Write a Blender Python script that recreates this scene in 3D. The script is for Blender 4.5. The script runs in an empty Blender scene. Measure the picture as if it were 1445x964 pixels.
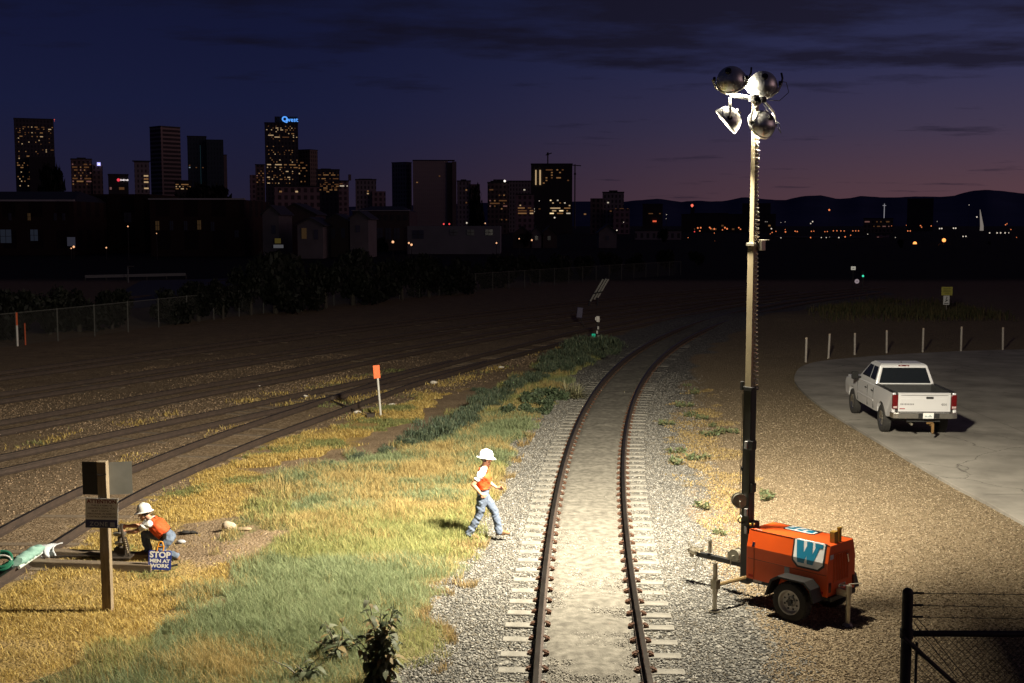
import bpy, bmesh, math, random
import numpy as np
from mathutils import Vector, Matrix
from mathutils.bvhtree import BVHTree
random.seed(7); RNG = np.random.default_rng(11)
R = math.radians
sc = bpy.context.scene; COL = sc.collection
# ------------------------------------------------------------------ camera
CAM_H, F_PX, HOR = 6.15, 1710.0, 318.0
PITCH = math.atan((482 - HOR) / F_PX)
cd = bpy.data.cameras.new('camera'); cam = bpy.data.objects.new('camera', cd); COL.objects.link(cam)
cam.location = (0, 0, CAM_H); cam.rotation_euler = (math.pi/2 - PITCH, 0, 0)
cd.sensor_width = 36; cd.lens = 36 * F_PX / 1445; cd.clip_start = 0.1; cd.clip_end = 30000
sc.camera = cam
# ------------------------------------------------------------------ colour management
vs = sc.view_settings
vs.view_transform = 'Standard'; vs.look = 'None'; vs.exposure = 0; vs.gamma = 1
# ------------------------------------------------------------------ world: dusk sky
def build_world():
    w = bpy.data.worlds.new('World'); sc.world = w; w.use_nodes = True
    nt = w.node_tree; nt.nodes.clear(); N = nt.nodes.new; L = nt.links.new
    out = N('ShaderNodeOutputWorld'); bg = N('ShaderNodeBackground'); L(bg.outputs[0], out.inputs[0])
    tc = N('ShaderNodeTexCoord'); sep = N('ShaderNodeSeparateXYZ'); L(tc.outputs['Generated'], sep.inputs[0])
    def math_(op, a, b=None, clamp=False):
        n = N('ShaderNodeMath'); n.operation = op; n.use_clamp = clamp
        for i, v in enumerate((a, b)):
            if v is None: continue
            if isinstance(v, (int, float)): n.inputs[i].default_value = v
            else: L(v, n.inputs[i])
        return n.outputs[0]
    def ramp(fac, stops):
        n = N('ShaderNodeValToRGB'); el = n.color_ramp.elements
        while len(el) < len(stops): el.new(0.5)
        for e, (p, c) in zip(el, stops): e.position = p; e.color = (*c, 1)
        L(fac, n.inputs[0]); return n.outputs[0]
    ele = sep.outputs['Z']
    e = math_('MULTIPLY', math_('MAXIMUM', ele, 0), 4.0, True)          # 0..1 over 0..14.5 degrees
    left = ramp(e, [(0, (.0170, .0130, .0270)), (.16, (.0130, .0122, .0330)), (.38, (.0088, .0110, .0390)), (.62, (.0068, .0086, .0340)), (1, (.0060, .0072, .0200))])
    right = ramp(e, [(0, (.112, .050, .056)), (.14, (.088, .046, .060)), (.30, (.054, .040, .074)), (.50, (.030, .031, .082)), (.72, (.018, .021, .060)), (1, (.008, .009, .024))])
    mr = N('ShaderNodeMapRange'); mr.interpolation_type = 'SMOOTHSTEP'
    L(sep.outputs['X'], mr.inputs[0]); mr.inputs[1].default_value = -.22; mr.inputs[2].default_value = .46
    yfac = N('ShaderNodeMapRange'); yfac.interpolation_type = 'SMOOTHSTEP'; L(sep.outputs['Y'], yfac.inputs[0]); yfac.inputs[1].default_value = -.4; yfac.inputs[2].default_value = .75
    f = math_('MULTIPLY', mr.outputs[0], yfac.outputs[0])
    mix = N('ShaderNodeMixRGB'); L(f, mix.inputs[0]); L(left, mix.inputs[1]); L(right, mix.inputs[2])
    # clouds: noise on a flat layer far above, seen at grazing angle
    zz = math_('ADD', math_('MAXIMUM', ele, 0), .045)
    comb = N('ShaderNodeCombineXYZ')
    L(math_('DIVIDE', sep.outputs['X'], zz), comb.inputs[0]); L(math_('DIVIDE', sep.outputs['Y'], zz), comb.inputs[1])
    mp = N('ShaderNodeMapping'); L(comb.outputs[0], mp.inputs[0]); mp.inputs['Rotation'].default_value = (0, 0, R(-24)); mp.inputs['Scale'].default_value = (.55, .75, 1); mp.inputs['Location'].default_value = (2.2, .6, 0)
    nz = N('ShaderNodeTexNoise'); L(mp.outputs[0], nz.inputs[0]); nz.inputs['Scale'].default_value = 1.9; nz.inputs['Detail'].default_value = 9; nz.inputs['Roughness'].default_value = .60
    eb = N('ShaderNodeMapRange'); eb.interpolation_type = 'SMOOTHSTEP'; L(ele, eb.inputs[0]); eb.inputs[1].default_value = .090; eb.inputs[2].default_value = .150
    xb = N('ShaderNodeMapRange'); xb.interpolation_type = 'SMOOTHSTEP'; L(sep.outputs['X'], xb.inputs[0]); xb.inputs[1].default_value = -.35; xb.inputs[2].default_value = .15
    thr = math_('SUBTRACT', math_('SUBTRACT', .74, math_('MULTIPLY', xb.outputs[0], .15)), math_('MULTIPLY', eb.outputs[0], .23))
    cl = math_('MULTIPLY', math_('SUBTRACT', nz.outputs[0], thr), 6.0, True)
    cl = math_('MULTIPLY', cl, .88)
    ccol = N('ShaderNodeMixRGB'); L(f, ccol.inputs[0]); ccol.inputs[1].default_value = (.0058, .0055, .0140, 1); ccol.inputs[2].default_value = (.0125, .0105, .0230, 1)
    mx2 = N('ShaderNodeMixRGB'); L(cl, mx2.inputs[0]); L(mix.outputs[0], mx2.inputs[1]); L(ccol.outputs[0], mx2.inputs[2])
    # below the horizon: dark
    dn = math_('GREATER_THAN', ele, -.002)
    mx3 = N('ShaderNodeMixRGB'); L(dn, mx3.inputs[0]); mx3.inputs[1].default_value = (.004, .004, .008, 1); L(mx2.outputs[0], mx3.inputs[2])
    # glow lobe added right of and slightly behind the camera, to light the facades
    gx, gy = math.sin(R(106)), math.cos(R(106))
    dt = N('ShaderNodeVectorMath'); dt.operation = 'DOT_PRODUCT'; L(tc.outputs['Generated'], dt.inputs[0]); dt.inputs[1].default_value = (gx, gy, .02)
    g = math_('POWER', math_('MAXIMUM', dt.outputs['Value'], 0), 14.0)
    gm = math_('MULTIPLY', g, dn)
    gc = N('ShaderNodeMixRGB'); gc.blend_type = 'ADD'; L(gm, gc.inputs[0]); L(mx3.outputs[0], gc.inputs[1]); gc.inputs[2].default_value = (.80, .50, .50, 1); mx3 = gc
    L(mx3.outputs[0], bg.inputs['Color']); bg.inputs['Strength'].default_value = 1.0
build_world()

# ------------------------------------------------------------------ projection: photo pixel -> point in the place
CP, SP = math.cos(PITCH), math.sin(PITCH)
def ray(px, py):
    x = (px - 722.5) / F_PX; y = -(py - 482) / F_PX
    return x, CP + y*SP, -SP + y*CP
def gp(px, py, z=0.0):
    dx, dy, dz = ray(px, py); t = (z - CAM_H) / dz
    return (dx*t, dy*t)
def at(px, py, Y):                       # point at forward distance Y
    dx, dy, dz = ray(px, py); t = Y/dy
    return Vector((dx*t, Y, CAM_H + dz*t))
def V(*a): return Vector(a)

# ------------------------------------------------------------------ helpers
def link(o): COL.objects.link(o); return o
def tag(o, label=None, cat=None, group=None, kind=None):
    if label: o['label'] = label
    if cat: o['category'] = cat
    if group: o['group'] = group
    if kind: o['kind'] = kind
    return o
def thing(name, label, cat, loc=(0, 0, 0), rz=0.0, group=None):
    o = link(bpy.data.objects.new(name, None)); o.location = loc; o.rotation_euler = (0, 0, rz); o.empty_display_size = .2
    return tag(o, label, cat, group)
def copy_tree(o, parent=None):
    c = o.copy(); COL.objects.link(c); c.parent = parent
    for ch in list(o.children): copy_tree(ch, c)
    return c
class MB:
    def __init__(s): s.v = []; s.f = []; s.m = []; s.mi = 0
    def add(s, vs, fs):
        b = len(s.v); s.v += [tuple(p) for p in vs]
        for f in fs: s.f.append([b+i for i in f]); s.m.append(s.mi)
        return s
    def box(s, c, d, rot=None, taper=1.0):
        hx, hy, hz = d[0]/2, d[1]/2, d[2]/2; c = Vector(c); vs = []
        for z, t in ((-hz, 1.0), (hz, taper)):
            for x, y in ((-hx, -hy), (hx, -hy), (hx, hy), (-hx, hy)):
                p = Vector((x*t, y*t, z))
                if rot is not None: p = rot @ p
                vs.append(c + p)
        return s.add(vs, [(3, 2, 1, 0), (4, 5, 6, 7), (0, 1, 5, 4), (1, 2, 6, 5), (2, 3, 7, 6), (3, 0, 4, 7)])
    def tube(s, pts, r, n=8, caps=True):
        pts = [Vector(p) for p in pts]; k = len(pts)
        rs = r if isinstance(r, (list, tuple)) else [r]*k
        base = len(s.v); up = None; vs = []
        for i, p in enumerate(pts):
            t = (pts[min(i+1, k-1)] - pts[max(i-1, 0)])
            t = t.normalized() if t.length > 1e-9 else V(0, 0, 1)
            if up is None: up = V(0, 0, 1) if abs(t.z) < .9 else V(1, 0, 0)
            a = t.cross(up)
            if a.length < 1e-6: a = t.cross(V(1, 0, 0))
            a.normalize(); b = a.cross(t); up = b
            for j in range(n):
                q = 2*math.pi*j/n; vs.append(p + (a*math.cos(q) + b*math.sin(q))*rs[i])
        fs = []
        for i in range(k-1):
            for j in range(n):
                fs.append((i*n+j, i*n+(j+1) % n, (i+1)*n+(j+1) % n, (i+1)*n+j))
        if caps: fs.append(tuple(range(n-1, -1, -1))); fs.append(tuple((k-1)*n+j for j in range(n)))
        return s.add(vs, fs)
    def cyl(s, a, b, r, n=16, r2=None): return s.tube([a, b], [r, r if r2 is None else r2], n)
    def lathe(s, prof, axis_o, axis_d, n=24, closed=False):
        o = Vector(axis_o); d = Vector(axis_d).normalized()
        a = d.cross(V(0, 0, 1) if abs(d.z) < .95 else V(1, 0, 0)).normalized(); b = d.cross(a)
        vs = []
        for r, h in prof:
            for j in range(n):
                q = 2*math.pi*j/n; vs.append(o + d*h + (a*math.cos(q) + b*math.sin(q))*r)
        fs = []; k = len(prof)
        for i in range(k if closed else k-1):
            i2 = (i+1) % k
            for j in range(n): fs.append((i*n+j, i*n+(j+1) % n, i2*n+(j+1) % n, i2*n+j))
        return s.add(vs, fs)
    def prism(s, poly, fn, t0, t1):
        """poly of (a,b); fn(a,b,t) -> point"""
        n = len(poly); vs = [fn(a, b, t0) for a, b in poly] + [fn(a, b, t1) for a, b in poly]
        fs = [tuple(range(n-1, -1, -1)), tuple(range(n, 2*n))] + [(i, (i+1) % n, n+(i+1) % n, n+i) for i in range(n)]
        return s.add(vs, fs)
    def ball(s, c, r, n=12, m=8, sc3=(1, 1, 1), rot=None):
        c = Vector(c); vs = []; fs = []
        for i in range(m+1):
            t = math.pi*i/m
            for j in range(n):
                q = 2*math.pi*j/n; p = Vector((math.sin(t)*math.cos(q)*sc3[0], math.sin(t)*math.sin(q)*sc3[1], math.cos(t)*sc3[2]))*r
                if rot is not None: p = rot @ p
                vs.append(c + p)
        for i in range(m):
            for j in range(n): fs.append((i*n+j, (i+1)*n+j, (i+1)*n+(j+1) % n, i*n+(j+1) % n))
        return s.add(vs, fs)
    def build(s, name, mats, parent=None, smooth=False, bevel=0.0, world=False, seg=2, loc=None):
        me = bpy.data.meshes.new(name); vs = s.v
        if world and parent is not None:
            inv = (Matrix.Translation(parent.location) @ parent.rotation_euler.to_matrix().to_4x4()).inverted()
            vs = [tuple(inv @ Vector(p)) for p in vs]
        me.from_pydata(vs, [], s.f)
        mats = mats if isinstance(mats, (list, tuple)) else [mats]
        for m in mats: me.materials.append(m)
        if len(mats) > 1: me.polygons.foreach_set('material_index', s.m)
        bm = bmesh.new(); bm.from_mesh(me); bmesh.ops.remove_doubles(bm, verts=bm.verts, dist=1e-5)
        bmesh.ops.recalc_face_normals(bm, faces=bm.faces); bm.to_mesh(me); bm.free()
        if smooth:
            me.polygons.foreach_set('use_smooth', [True]*len(me.polygons))
            try: me.set_sharp_from_angle(angle=R(40))
            except Exception: pass
        me.update()
        o = link(bpy.data.objects.new(name, me)); o.parent = parent
        if loc is not None: o.location = loc
        if bevel:
            md = o.modifiers.new('bevel', 'BEVEL'); md.width = bevel; md.segments = seg; md.limit_method = 'ANGLE'; md.angle_limit = R(35)
        return o
def np_mesh(name, verts, quads=None, tris=None, mat=None, parent=None, col=None, smooth=False):
    me = bpy.data.meshes.new(name); nv = len(verts)
    me.vertices.add(nv); me.vertices.foreach_set('co', np.asarray(verts, np.float32).ravel())
    nq = 0 if quads is None else len(quads); nt_ = 0 if tris is None else len(tris)
    loops = np.concatenate([np.asarray(a, np.int32).ravel() for a in (quads, tris) if a is not None and len(a)])
    me.loops.add(len(loops)); me.loops.foreach_set('vertex_index', loops)
    tot = np.concatenate([np.full(nq, 4, np.int32), np.full(nt_, 3, np.int32)]); st = np.concatenate([[0], np.cumsum(tot)[:-1]]).astype(np.int32)
    me.polygons.add(nq+nt_); me.polygons.foreach_set('loop_start', st); me.polygons.foreach_set('loop_total', tot)
    if smooth: me.polygons.foreach_set('use_smooth', np.ones(nq+nt_, bool))
    if col is not None:
        ca = me.color_attributes.new('Col', 'FLOAT_COLOR', 'POINT')
        c4 = np.ones((nv, 4), np.float32); c4[:, :3] = col; ca.data.foreach_set('color', c4.ravel())
    if mat: me.materials.append(mat)
    me.update(calc_edges=True); me.validate()
    o = link(bpy.data.objects.new(name, me)); o.parent = parent
    return o
# ------------------------------------------------------------------ materials
MATS = {}
def M(name, c, c2=None, scale=8.0, rough=.6, metal=0.0, bump=0.0, bscale=None, detail=4.0, spec=.5, stretch=None, contrast=.25, coat=0.0):
    if name in MATS: return MATS[name]
    m = bpy.data.materials.new(name); m.use_nodes = True; nt = m.node_tree; N = nt.nodes.new; L = nt.links.new
    b = nt.nodes['Principled BSDF']; b.inputs['Roughness'].default_value = rough; b.inputs['Metallic'].default_value = metal
    b.inputs['Specular IOR Level'].default_value = spec; b.inputs['Coat Weight'].default_value = coat
    tc = N('ShaderNodeTexCoord'); vec = tc.outputs['Object']
    if stretch:
        mp = N('ShaderNodeMapping'); L(vec, mp.inputs[0]); mp.inputs['Scale'].default_value = stretch; vec = mp.outputs[0]
    nz = N('ShaderNodeTexNoise'); L(vec, nz.inputs[0]); nz.inputs['Scale'].default_value = scale; nz.inputs['Detail'].default_value = detail
    rp = N('ShaderNodeValToRGB'); L(nz.outputs[0], rp.inputs[0])
    rp.color_ramp.elements[0].position = .5-contrast; rp.color_ramp.elements[1].position = .5+contrast
    c2 = c2 or tuple(x*.75 for x in c)
    rp.color_ramp.elements[0].color = (*c2, 1); rp.color_ramp.elements[1].color = (*c, 1)
    L(rp.outputs[0], b.inputs['Base Color'])
    if bump:
        nb = N('ShaderNodeTexNoise'); L(vec, nb.inputs[0]); nb.inputs['Scale'].default_value = bscale or scale*4; nb.inputs['Detail'].default_value = 5
        bp = N('ShaderNodeBump'); bp.inputs['Strength'].default_value = bump; bp.inputs['Distance'].default_value = .02; L(nb.outputs[0], bp.inputs['Height']); L(bp.outputs[0], b.inputs['Normal'])
    MATS[name] = m; return m
def EM(name, c, s):
    if name in MATS: return MATS[name]
    m = bpy.data.materials.new(name); m.use_nodes = True; nt = m.node_tree; nt.nodes.clear()
    e = nt.nodes.new('ShaderNodeEmission'); o = nt.nodes.new('ShaderNodeOutputMaterial'); nt.links.new(e.outputs[0], o.inputs[0])
    e.inputs[0].default_value = (*c, 1); e.inputs[1].default_value = s; m.cycles.emission_sampling = 'NONE'
    MATS[name] = m; return m
def MCOL(name, rough=.8, mul=1.0, trans=.25):
    """vertex coloured leaf or blade with a little light passing through"""
    m = bpy.data.materials.new(name); m.use_nodes = True; nt = m.node_tree; N = nt.nodes.new; L = nt.links.new
    b = nt.nodes['Principled BSDF']; b.inputs['Roughness'].default_value = rough; b.inputs['Specular IOR Level'].default_value = .25
    a = N('ShaderNodeAttribute'); a.attribute_name = 'Col'; L(a.outputs['Color'], b.inputs['Base Color'])
    t = N('ShaderNodeBsdfTranslucent'); L(a.outputs['Color'], t.inputs[0]); mx = N('ShaderNodeMixShader'); mx.inputs[0].default_value = trans
    L(b.outputs[0], mx.inputs[1]); L(t.outputs[0], mx.inputs[2]); L(mx.outputs[0], nt.nodes['Material Output'].inputs[0])
    return m
def glass(name='dark_glass', c=(.01, .012, .015)):
    return M(name, c, c, rough=.06, spec=.6)

# ------------------------------------------------------------------ track lines (world metres)
def catmull(P, step=.5):
    P = [np.array(p, float) for p in P]; P = [2*P[0]-P[1]] + P + [2*P[-1]-P[-2]]; out = []
    for i in range(1, len(P)-2):
        p0, p1, p2, p3 = P[i-1:i+3]; n = max(2, int(np.linalg.norm(p2-p1)/step))
        for k in range(n):
            t = k/n
            out.append(.5*((2*p1)+(-p0+p2)*t+(2*p0-5*p1+4*p2-p3)*t*t+(-p0+3*p1-3*p2+p3)*t**3))
    out.append(P[-2]); return np.array(out)
def resample(P, step):
    d = np.r_[0, np.cumsum(np.linalg.norm(np.diff(P, axis=0), axis=1))]
    s = np.arange(0, d[-1], step); return np.stack([np.interp(s, d, P[:, 0]), np.interp(s, d, P[:, 1])], 1)
def tangents(P):
    T = np.gradient(P, axis=0); return T/np.linalg.norm(T, axis=1)[:, None]
def offs(P, d):
    T = tangents(P); return P + np.stack([T[:, 1], -T[:, 0]], 1)*d
mainc = [1.91147267e-05, 4.22308910e-04, 1.70958148e-02, 6.26194413e-01]
ys = np.linspace(9, 110, 300)
MAIN = resample(np.stack([np.polyval(mainc, ys), ys], 1), .4)
TR = {
 'A': [(-9.6, 9), (-9.55, 15), (-9.5, 20.3), (-9.25, 26.2), (-8.65, 29.95), (-7.65, 34.6), (-6.07, 40.3), (-4.51, 45.85), (-2.74, 50.6), (-.97, 55.4), (.6, 59.2), (4.33, 68.3), (6.72, 72.9), (10.35, 80), (16.4, 91.8), (25, 105), (36, 119)],
 'B': [(-22, 12.5), (-17.2, 22), (-12.7, 30.9), (-10.42, 35.55), (-7.7, 41.1), (-6.1, 44.35), (-4.7, 47.3), (-3.2, 50.6), (-1.2, 55.2)],
 'C': [(-23, 21.5), (-15.05, 36.5), (-11.8, 43.4), (-9.2, 48.6), (-5.9, 56.3), (-2.2, 64.0), (2.3, 72.8), (9, 84), (17, 97), (27, 111)],
 'D': [(-26, 27.5), (-17.75, 42.8), (-13.75, 50.5), (-8.4, 60.7), (-2.6, 72), (5, 85), (14, 99), (25, 114)],
 'E': [(-27, 36), (-19.4, 51.1), (-15.9, 58), (-10.5, 68.5), (-4, 80), (4, 93), (15, 109), (25, 122)]}
TRK = {k: resample(catmull(v), .5) for k, v in TR.items()}

def poly_px(pts): return np.array([gp(*p) for p in pts])
def inside(P, poly):
    x, y = P[:, 0], P[:, 1]; r = np.zeros(len(P), bool); n = len(poly)
    for i in range(n):
        x1, y1 = poly[i]; x2, y2 = poly[(i+1) % n]
        c = ((y1 > y) != (y2 > y)) & (x < (x2-x1)*(y-y1)/((y2-y1)+1e-12)+x1); r ^= c
    return r
def edge_dist(P, poly, closed=True):
    d = np.full(len(P), 1e9); n = len(poly)
    for i in range(n if closed else n-1):
        a = np.array(poly[i]); b = np.array(poly[(i+1) % n]); ab = b-a
        t = np.clip(((P-a)@ab)/(ab@ab+1e-12), 0, 1); d = np.minimum(d, np.linalg.norm(P-(a+t[:, None]*ab), axis=1))
    return d
def sdist(P, poly): d = edge_dist(P, poly); return np.where(inside(P, poly), d, -d)
def vnoise(P, scale, seed=0):
    """smooth value noise on 2-D points"""
    g = np.random.default_rng(seed).random((64, 64)); q = P*scale; i = np.floor(q).astype(int); f = q-i; f = f*f*(3-2*f)
    a = g[i[:, 0] % 64, i[:, 1] % 64]; b = g[(i[:, 0]+1) % 64, i[:, 1] % 64]; c = g[i[:, 0] % 64, (i[:, 1]+1) % 64]; d = g[(i[:, 0]+1) % 64, (i[:, 1]+1) % 64]
    return (a*(1-f[:, 0])+b*f[:, 0])*(1-f[:, 1])+(c*(1-f[:, 0])+d*f[:, 0])*f[:, 1]

def ragged(P):
    """points shifted by noise, so that zone borders come out ragged"""
    return P+np.c_[vnoise(P, .9, 81)-.5+.6*(vnoise(P, 2.7, 83)-.5), vnoise(P, .9, 82)-.5+.6*(vnoise(P, 2.7, 84)-.5)]*1.3
GREEN = poly_px([(850, 487), (838, 520), (826, 548), (790, 572), (766, 610), (757, 650), (742, 690), (690, 782), (632, 842), (602, 900), (582, 964), (570, 1100), (-60, 1100), (110, 950), (200, 895), (330, 800), (385, 740), (372, 682), (440, 662), (520, 642), (600, 622), (650, 590), (700, 552), (770, 512)])
LAWN = poly_px([(0, 832), (60, 800), (180, 715), (300, 660), (360, 650), (400, 668), (385, 740), (330, 800), (200, 895), (110, 950), (-60, 1100), (-400, 1100), (-200, 880)])
STRIP = poly_px([(300, 660), (420, 612), (520, 583), (600, 560), (640, 548), (600, 585), (520, 615), (440, 640), (380, 655)])
DIRTPATCH = poly_px([(232, 762), (262, 742), (330, 734), (392, 746), (420, 765), (370, 790), (290, 800), (228, 790)])
PAVE = np.array([(10.6, 8), (10.58, 24.5), (10.45, 28.5), (10.45, 33.4), (10.52, 40.7), (10.95, 46), (11.64, 49.5), (12.9, 53), (14.9, 55.3), (19.7, 58), (26, 59.8), (40, 61), (70, 58), (70, 8)])

# ------------------------------------------------------------------ ground
def ground_material():
    m = bpy.data.materials.new('ground_soil_and_gravel'); m.use_nodes = True; nt = m.node_tree; N = nt.nodes.new; L = nt.links.new
    b = nt.nodes['Principled BSDF']; b.inputs['Roughness'].default_value = .92; b.inputs['Specular IOR Level'].default_value = .15
    tc = N('ShaderNodeTexCoord'); vec = tc.outputs['Object']
    def noise(s, d=5, r=.55):
        n = N('ShaderNodeTexNoise'); L(vec, n.inputs[0]); n.inputs['Scale'].default_value = s; n.inputs['Detail'].default_value = d; n.inputs['Roughness'].default_value = r; return n.outputs[0]
    def vor(s):
        n = N('ShaderNodeTexVoronoi'); L(vec, n.inputs[0]); n.inputs['Scale'].default_value = s; return n
    def ramp(fac, stops):
        n = N('ShaderNodeValToRGB'); el = n.color_ramp.elements
        while len(el) < len(stops): el.new(.5)
        for e, (p, c) in zip(el, stops): e.position = p; e.color = (*c, 1)
        L(fac, n.inputs[0]); return n.outputs[0]
    def mix(f, a, c, mode='MIX'):
        n = N('ShaderNodeMixRGB'); n.blend_type = mode
        if isinstance(f, float): n.inputs[0].default_value = f
        else: L(f, n.inputs[0])
        for i, q in ((1, a), (2, c)):
            if isinstance(q, tuple): n.inputs[i].default_value = (*q, 1)
            else: L(q, n.inputs[i])
        return n.outputs[0]
    n1 = noise(1.3, 8, .65); n2 = noise(.22, 4); n3 = noise(30, 4); n4 = noise(6, 6, .65)
    big = vor(17.0); small = vor(34.0)
    sepb = N('ShaderNodeSeparateColor'); L(big.outputs['Color'], sepb.inputs[0]); seps = N('ShaderNodeSeparateColor'); L(small.outputs['Color'], seps.inputs[0])
    rb = sepb.outputs[0]; rs = seps.outputs[0]
    dirt = mix(.45, ramp(n1, [(.3, (.17, .115, .068)), (.7, (.34, .245, .15))]), ramp(rs, [(0, (.06, .042, .028)), (.75, (.17, .125, .08)), (1, (.36, .30, .22))]))
    lot = mix(.5, ramp(n4, [(.3, (.15, .11, .064)), (.7, (.27, .21, .128))]), ramp(rs, [(0, (.08, .058, .034)), (.6, (.21, .16, .10)), (1, (.44, .36, .245))]))
    ball = ramp(rb, [(0, (.055, .053, .048)), (.5, (.135, .128, .112)), (.85, (.21, .20, .175)), (1, (.34, .32, .285))])
    yard = mix(.55, ramp(n1, [(.3, (.12, .082, .048)), (.7, (.25, .18, .108))]), ramp(rb, [(0, (.08, .055, .034)), (.6, (.235, .168, .105)), (1, (.40, .31, .215))]))
    grn = ramp(n1, [(.3, (.085, .080, .034)), (.7, (.17, .15, .066))])
    lawn = mix(.4, ramp(n1, [(.3, (.20, .135, .05)), (.55, (.36, .25, .09)), (.75, (.28, .205, .11))]), ramp(n3, [(.3, (.1, .07, .03)), (.7, (.30, .22, .09))]))
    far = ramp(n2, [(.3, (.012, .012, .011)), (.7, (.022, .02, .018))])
    col = dirt
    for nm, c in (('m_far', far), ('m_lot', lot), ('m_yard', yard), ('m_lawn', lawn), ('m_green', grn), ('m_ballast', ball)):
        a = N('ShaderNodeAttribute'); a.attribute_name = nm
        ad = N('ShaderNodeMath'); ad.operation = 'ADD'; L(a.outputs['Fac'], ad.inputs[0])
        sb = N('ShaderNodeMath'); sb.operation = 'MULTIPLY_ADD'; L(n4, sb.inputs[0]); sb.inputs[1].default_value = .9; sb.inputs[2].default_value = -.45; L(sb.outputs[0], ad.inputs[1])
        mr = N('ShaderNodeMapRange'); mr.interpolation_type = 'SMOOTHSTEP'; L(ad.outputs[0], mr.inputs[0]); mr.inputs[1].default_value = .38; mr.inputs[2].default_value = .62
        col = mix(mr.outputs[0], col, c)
    L(col, b.inputs['Base Color'])
    hb = N('ShaderNodeMath'); hb.operation = 'MULTIPLY'; L(big.outputs['Distance'], hb.inputs[0]); hb.inputs[1].default_value = -1.0
    hs = N('ShaderNodeMath'); hs.operation = 'MULTIPLY_ADD'; L(small.outputs['Distance'], hs.inputs[0]); hs.inputs[1].default_value = -.5; L(hb.outputs[0], hs.inputs[2])
    h2 = N('ShaderNodeMath'); h2.operation = 'ADD'; L(hs.outputs[0], h2.inputs[0]); L(n3, h2.inputs[1])
    bp = N('ShaderNodeBump'); bp.inputs['Strength'].default_value = .9; bp.inputs['Distance'].default_value = .035; L(h2.outputs[0], bp.inputs['Height']); L(bp.outputs[0], b.inputs['Normal'])
    return m
MGROUND = ground_material()
def make_ground():
    def axis(lo, hi, step, ext_lo, ext_hi, g=1.25):
        a = list(np.arange(lo, hi+1e-6, step)); s = step; x = hi
        while x < ext_hi: s *= g; x += s; a.append(x)
        s = step; x = lo; pre = []
        while x > ext_lo: s *= g; x -= s; pre.append(x)
        return np.array(pre[::-1]+a)
    xs = axis(-32, 34, .3, -9000, 9000); ys_ = axis(9, 78, .3, -300, 14000)
    X, Y = np.meshgrid(xs, ys_); P = np.stack([X.ravel(), Y.ravel()], 1); nx, ny = len(xs), len(ys_)
    dm = edge_dist(P, MAIN[::4], False)
    lat = np.interp(P[:, 1], ys, np.polyval(mainc, ys)); right = P[:, 0] > lat
    near = (P[:, 1] < 160) & (P[:, 1] > 0)
    def sm(d, w): return np.clip(.5+d/(2*w), 0, 1)
    mb = sm(np.where(right, 2.45, 3.4)-dm + (vnoise(P, .7, 3)-.5)*1.1, .6)*near
    Q = ragged(P); gr = sm(np.minimum(sdist(Q, GREEN), dm-1.95-.7*vnoise(P, 1.3, 63)), .3); lw = np.maximum(sm(sdist(Q, LAWN), .6), sm(sdist(Q, STRIP), .5))
    dp = sm(sdist(P, DIRTPATCH), .6); lw = lw*(1-dp)
    mb = mb*(1-gr)
    lot = sm(np.minimum(dm-2.4, np.where(right, 5, -5)), .5)*np.clip((120-P[:, 1])/30, 0, 1)*near
    ytr = np.full(len(P), 1e9)
    for k in 'ABCDE': ytr = np.minimum(ytr, edge_dist(P, TRK[k][::3], False))
    yd = sm(2.6-ytr, .8)*near*(1-gr)*(1-lw)
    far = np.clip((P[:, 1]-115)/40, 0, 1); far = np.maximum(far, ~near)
    z = (vnoise(P, .9, 1)-.5)*.045 + (vnoise(P, .25, 2)-.5)*.06
    z = np.where(near, z, 0)
    z = np.where(dm < 2.0, -.02, z*(np.clip((dm-2.0)/1.5, 0, 1)))
    z = np.where(ytr < 1.3, -.01, z)
    z += gr*(.05+.06*vnoise(P, .5, 4)) + dp*.08
    # gentle weedy mound far right, low bank beyond the bollards
    z += .55*np.exp(-(((P[:, 0]-22)/9)**2+((P[:, 1]-78)/6)**2))
    pv = sdist(P, PAVE); z = np.where(pv > -.25, -.05, np.where(pv > -1.2, np.minimum(z, .02), z))
    z = np.where(far >= 1, 0, z)
    idx = np.arange(nx*ny).reshape(ny, nx)
    q = np.stack([idx[:-1, :-1], idx[:-1, 1:], idx[1:, 1:], idx[1:, :-1]], -1).reshape(-1, 4)
    o = np_mesh('ground', np.c_[P, z], q, None, MGROUND, smooth=True); o['kind'] = 'structure'
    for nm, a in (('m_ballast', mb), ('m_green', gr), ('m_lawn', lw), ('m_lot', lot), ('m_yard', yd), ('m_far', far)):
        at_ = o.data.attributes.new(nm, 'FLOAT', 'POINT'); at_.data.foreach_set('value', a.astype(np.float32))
    return o
GROUND = make_ground()
def ground_z_fn():
    me = GROUND.data; n = len(me.vertices); co = np.empty(n*3, np.float32); me.vertices.foreach_get('co', co); co = co.reshape(-1, 3)
    nx = int(np.argmax(np.diff(co[:, 1]) != 0))+1; xs = co[:nx, 0]; ys_ = co[::nx, 1]; Z = co[:, 2].reshape(-1, nx)
    def f(P):
        P = np.atleast_2d(np.asarray(P, float)); i = np.clip(np.searchsorted(xs, P[:, 0])-1, 0, nx-2); j = np.clip(np.searchsorted(ys_, P[:, 1])-1, 0, len(ys_)-2)
        u = (P[:, 0]-xs[i])/(xs[i+1]-xs[i]); v = (P[:, 1]-ys_[j])/(ys_[j+1]-ys_[j])
        return (Z[j, i]*(1-u)+Z[j, i+1]*u)*(1-v)+(Z[j+1, i]*(1-u)+Z[j+1, i+1]*u)*v
    return f
GZ = ground_z_fn()
def gz(x, y): return float(GZ([(x, y)])[0])

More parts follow.
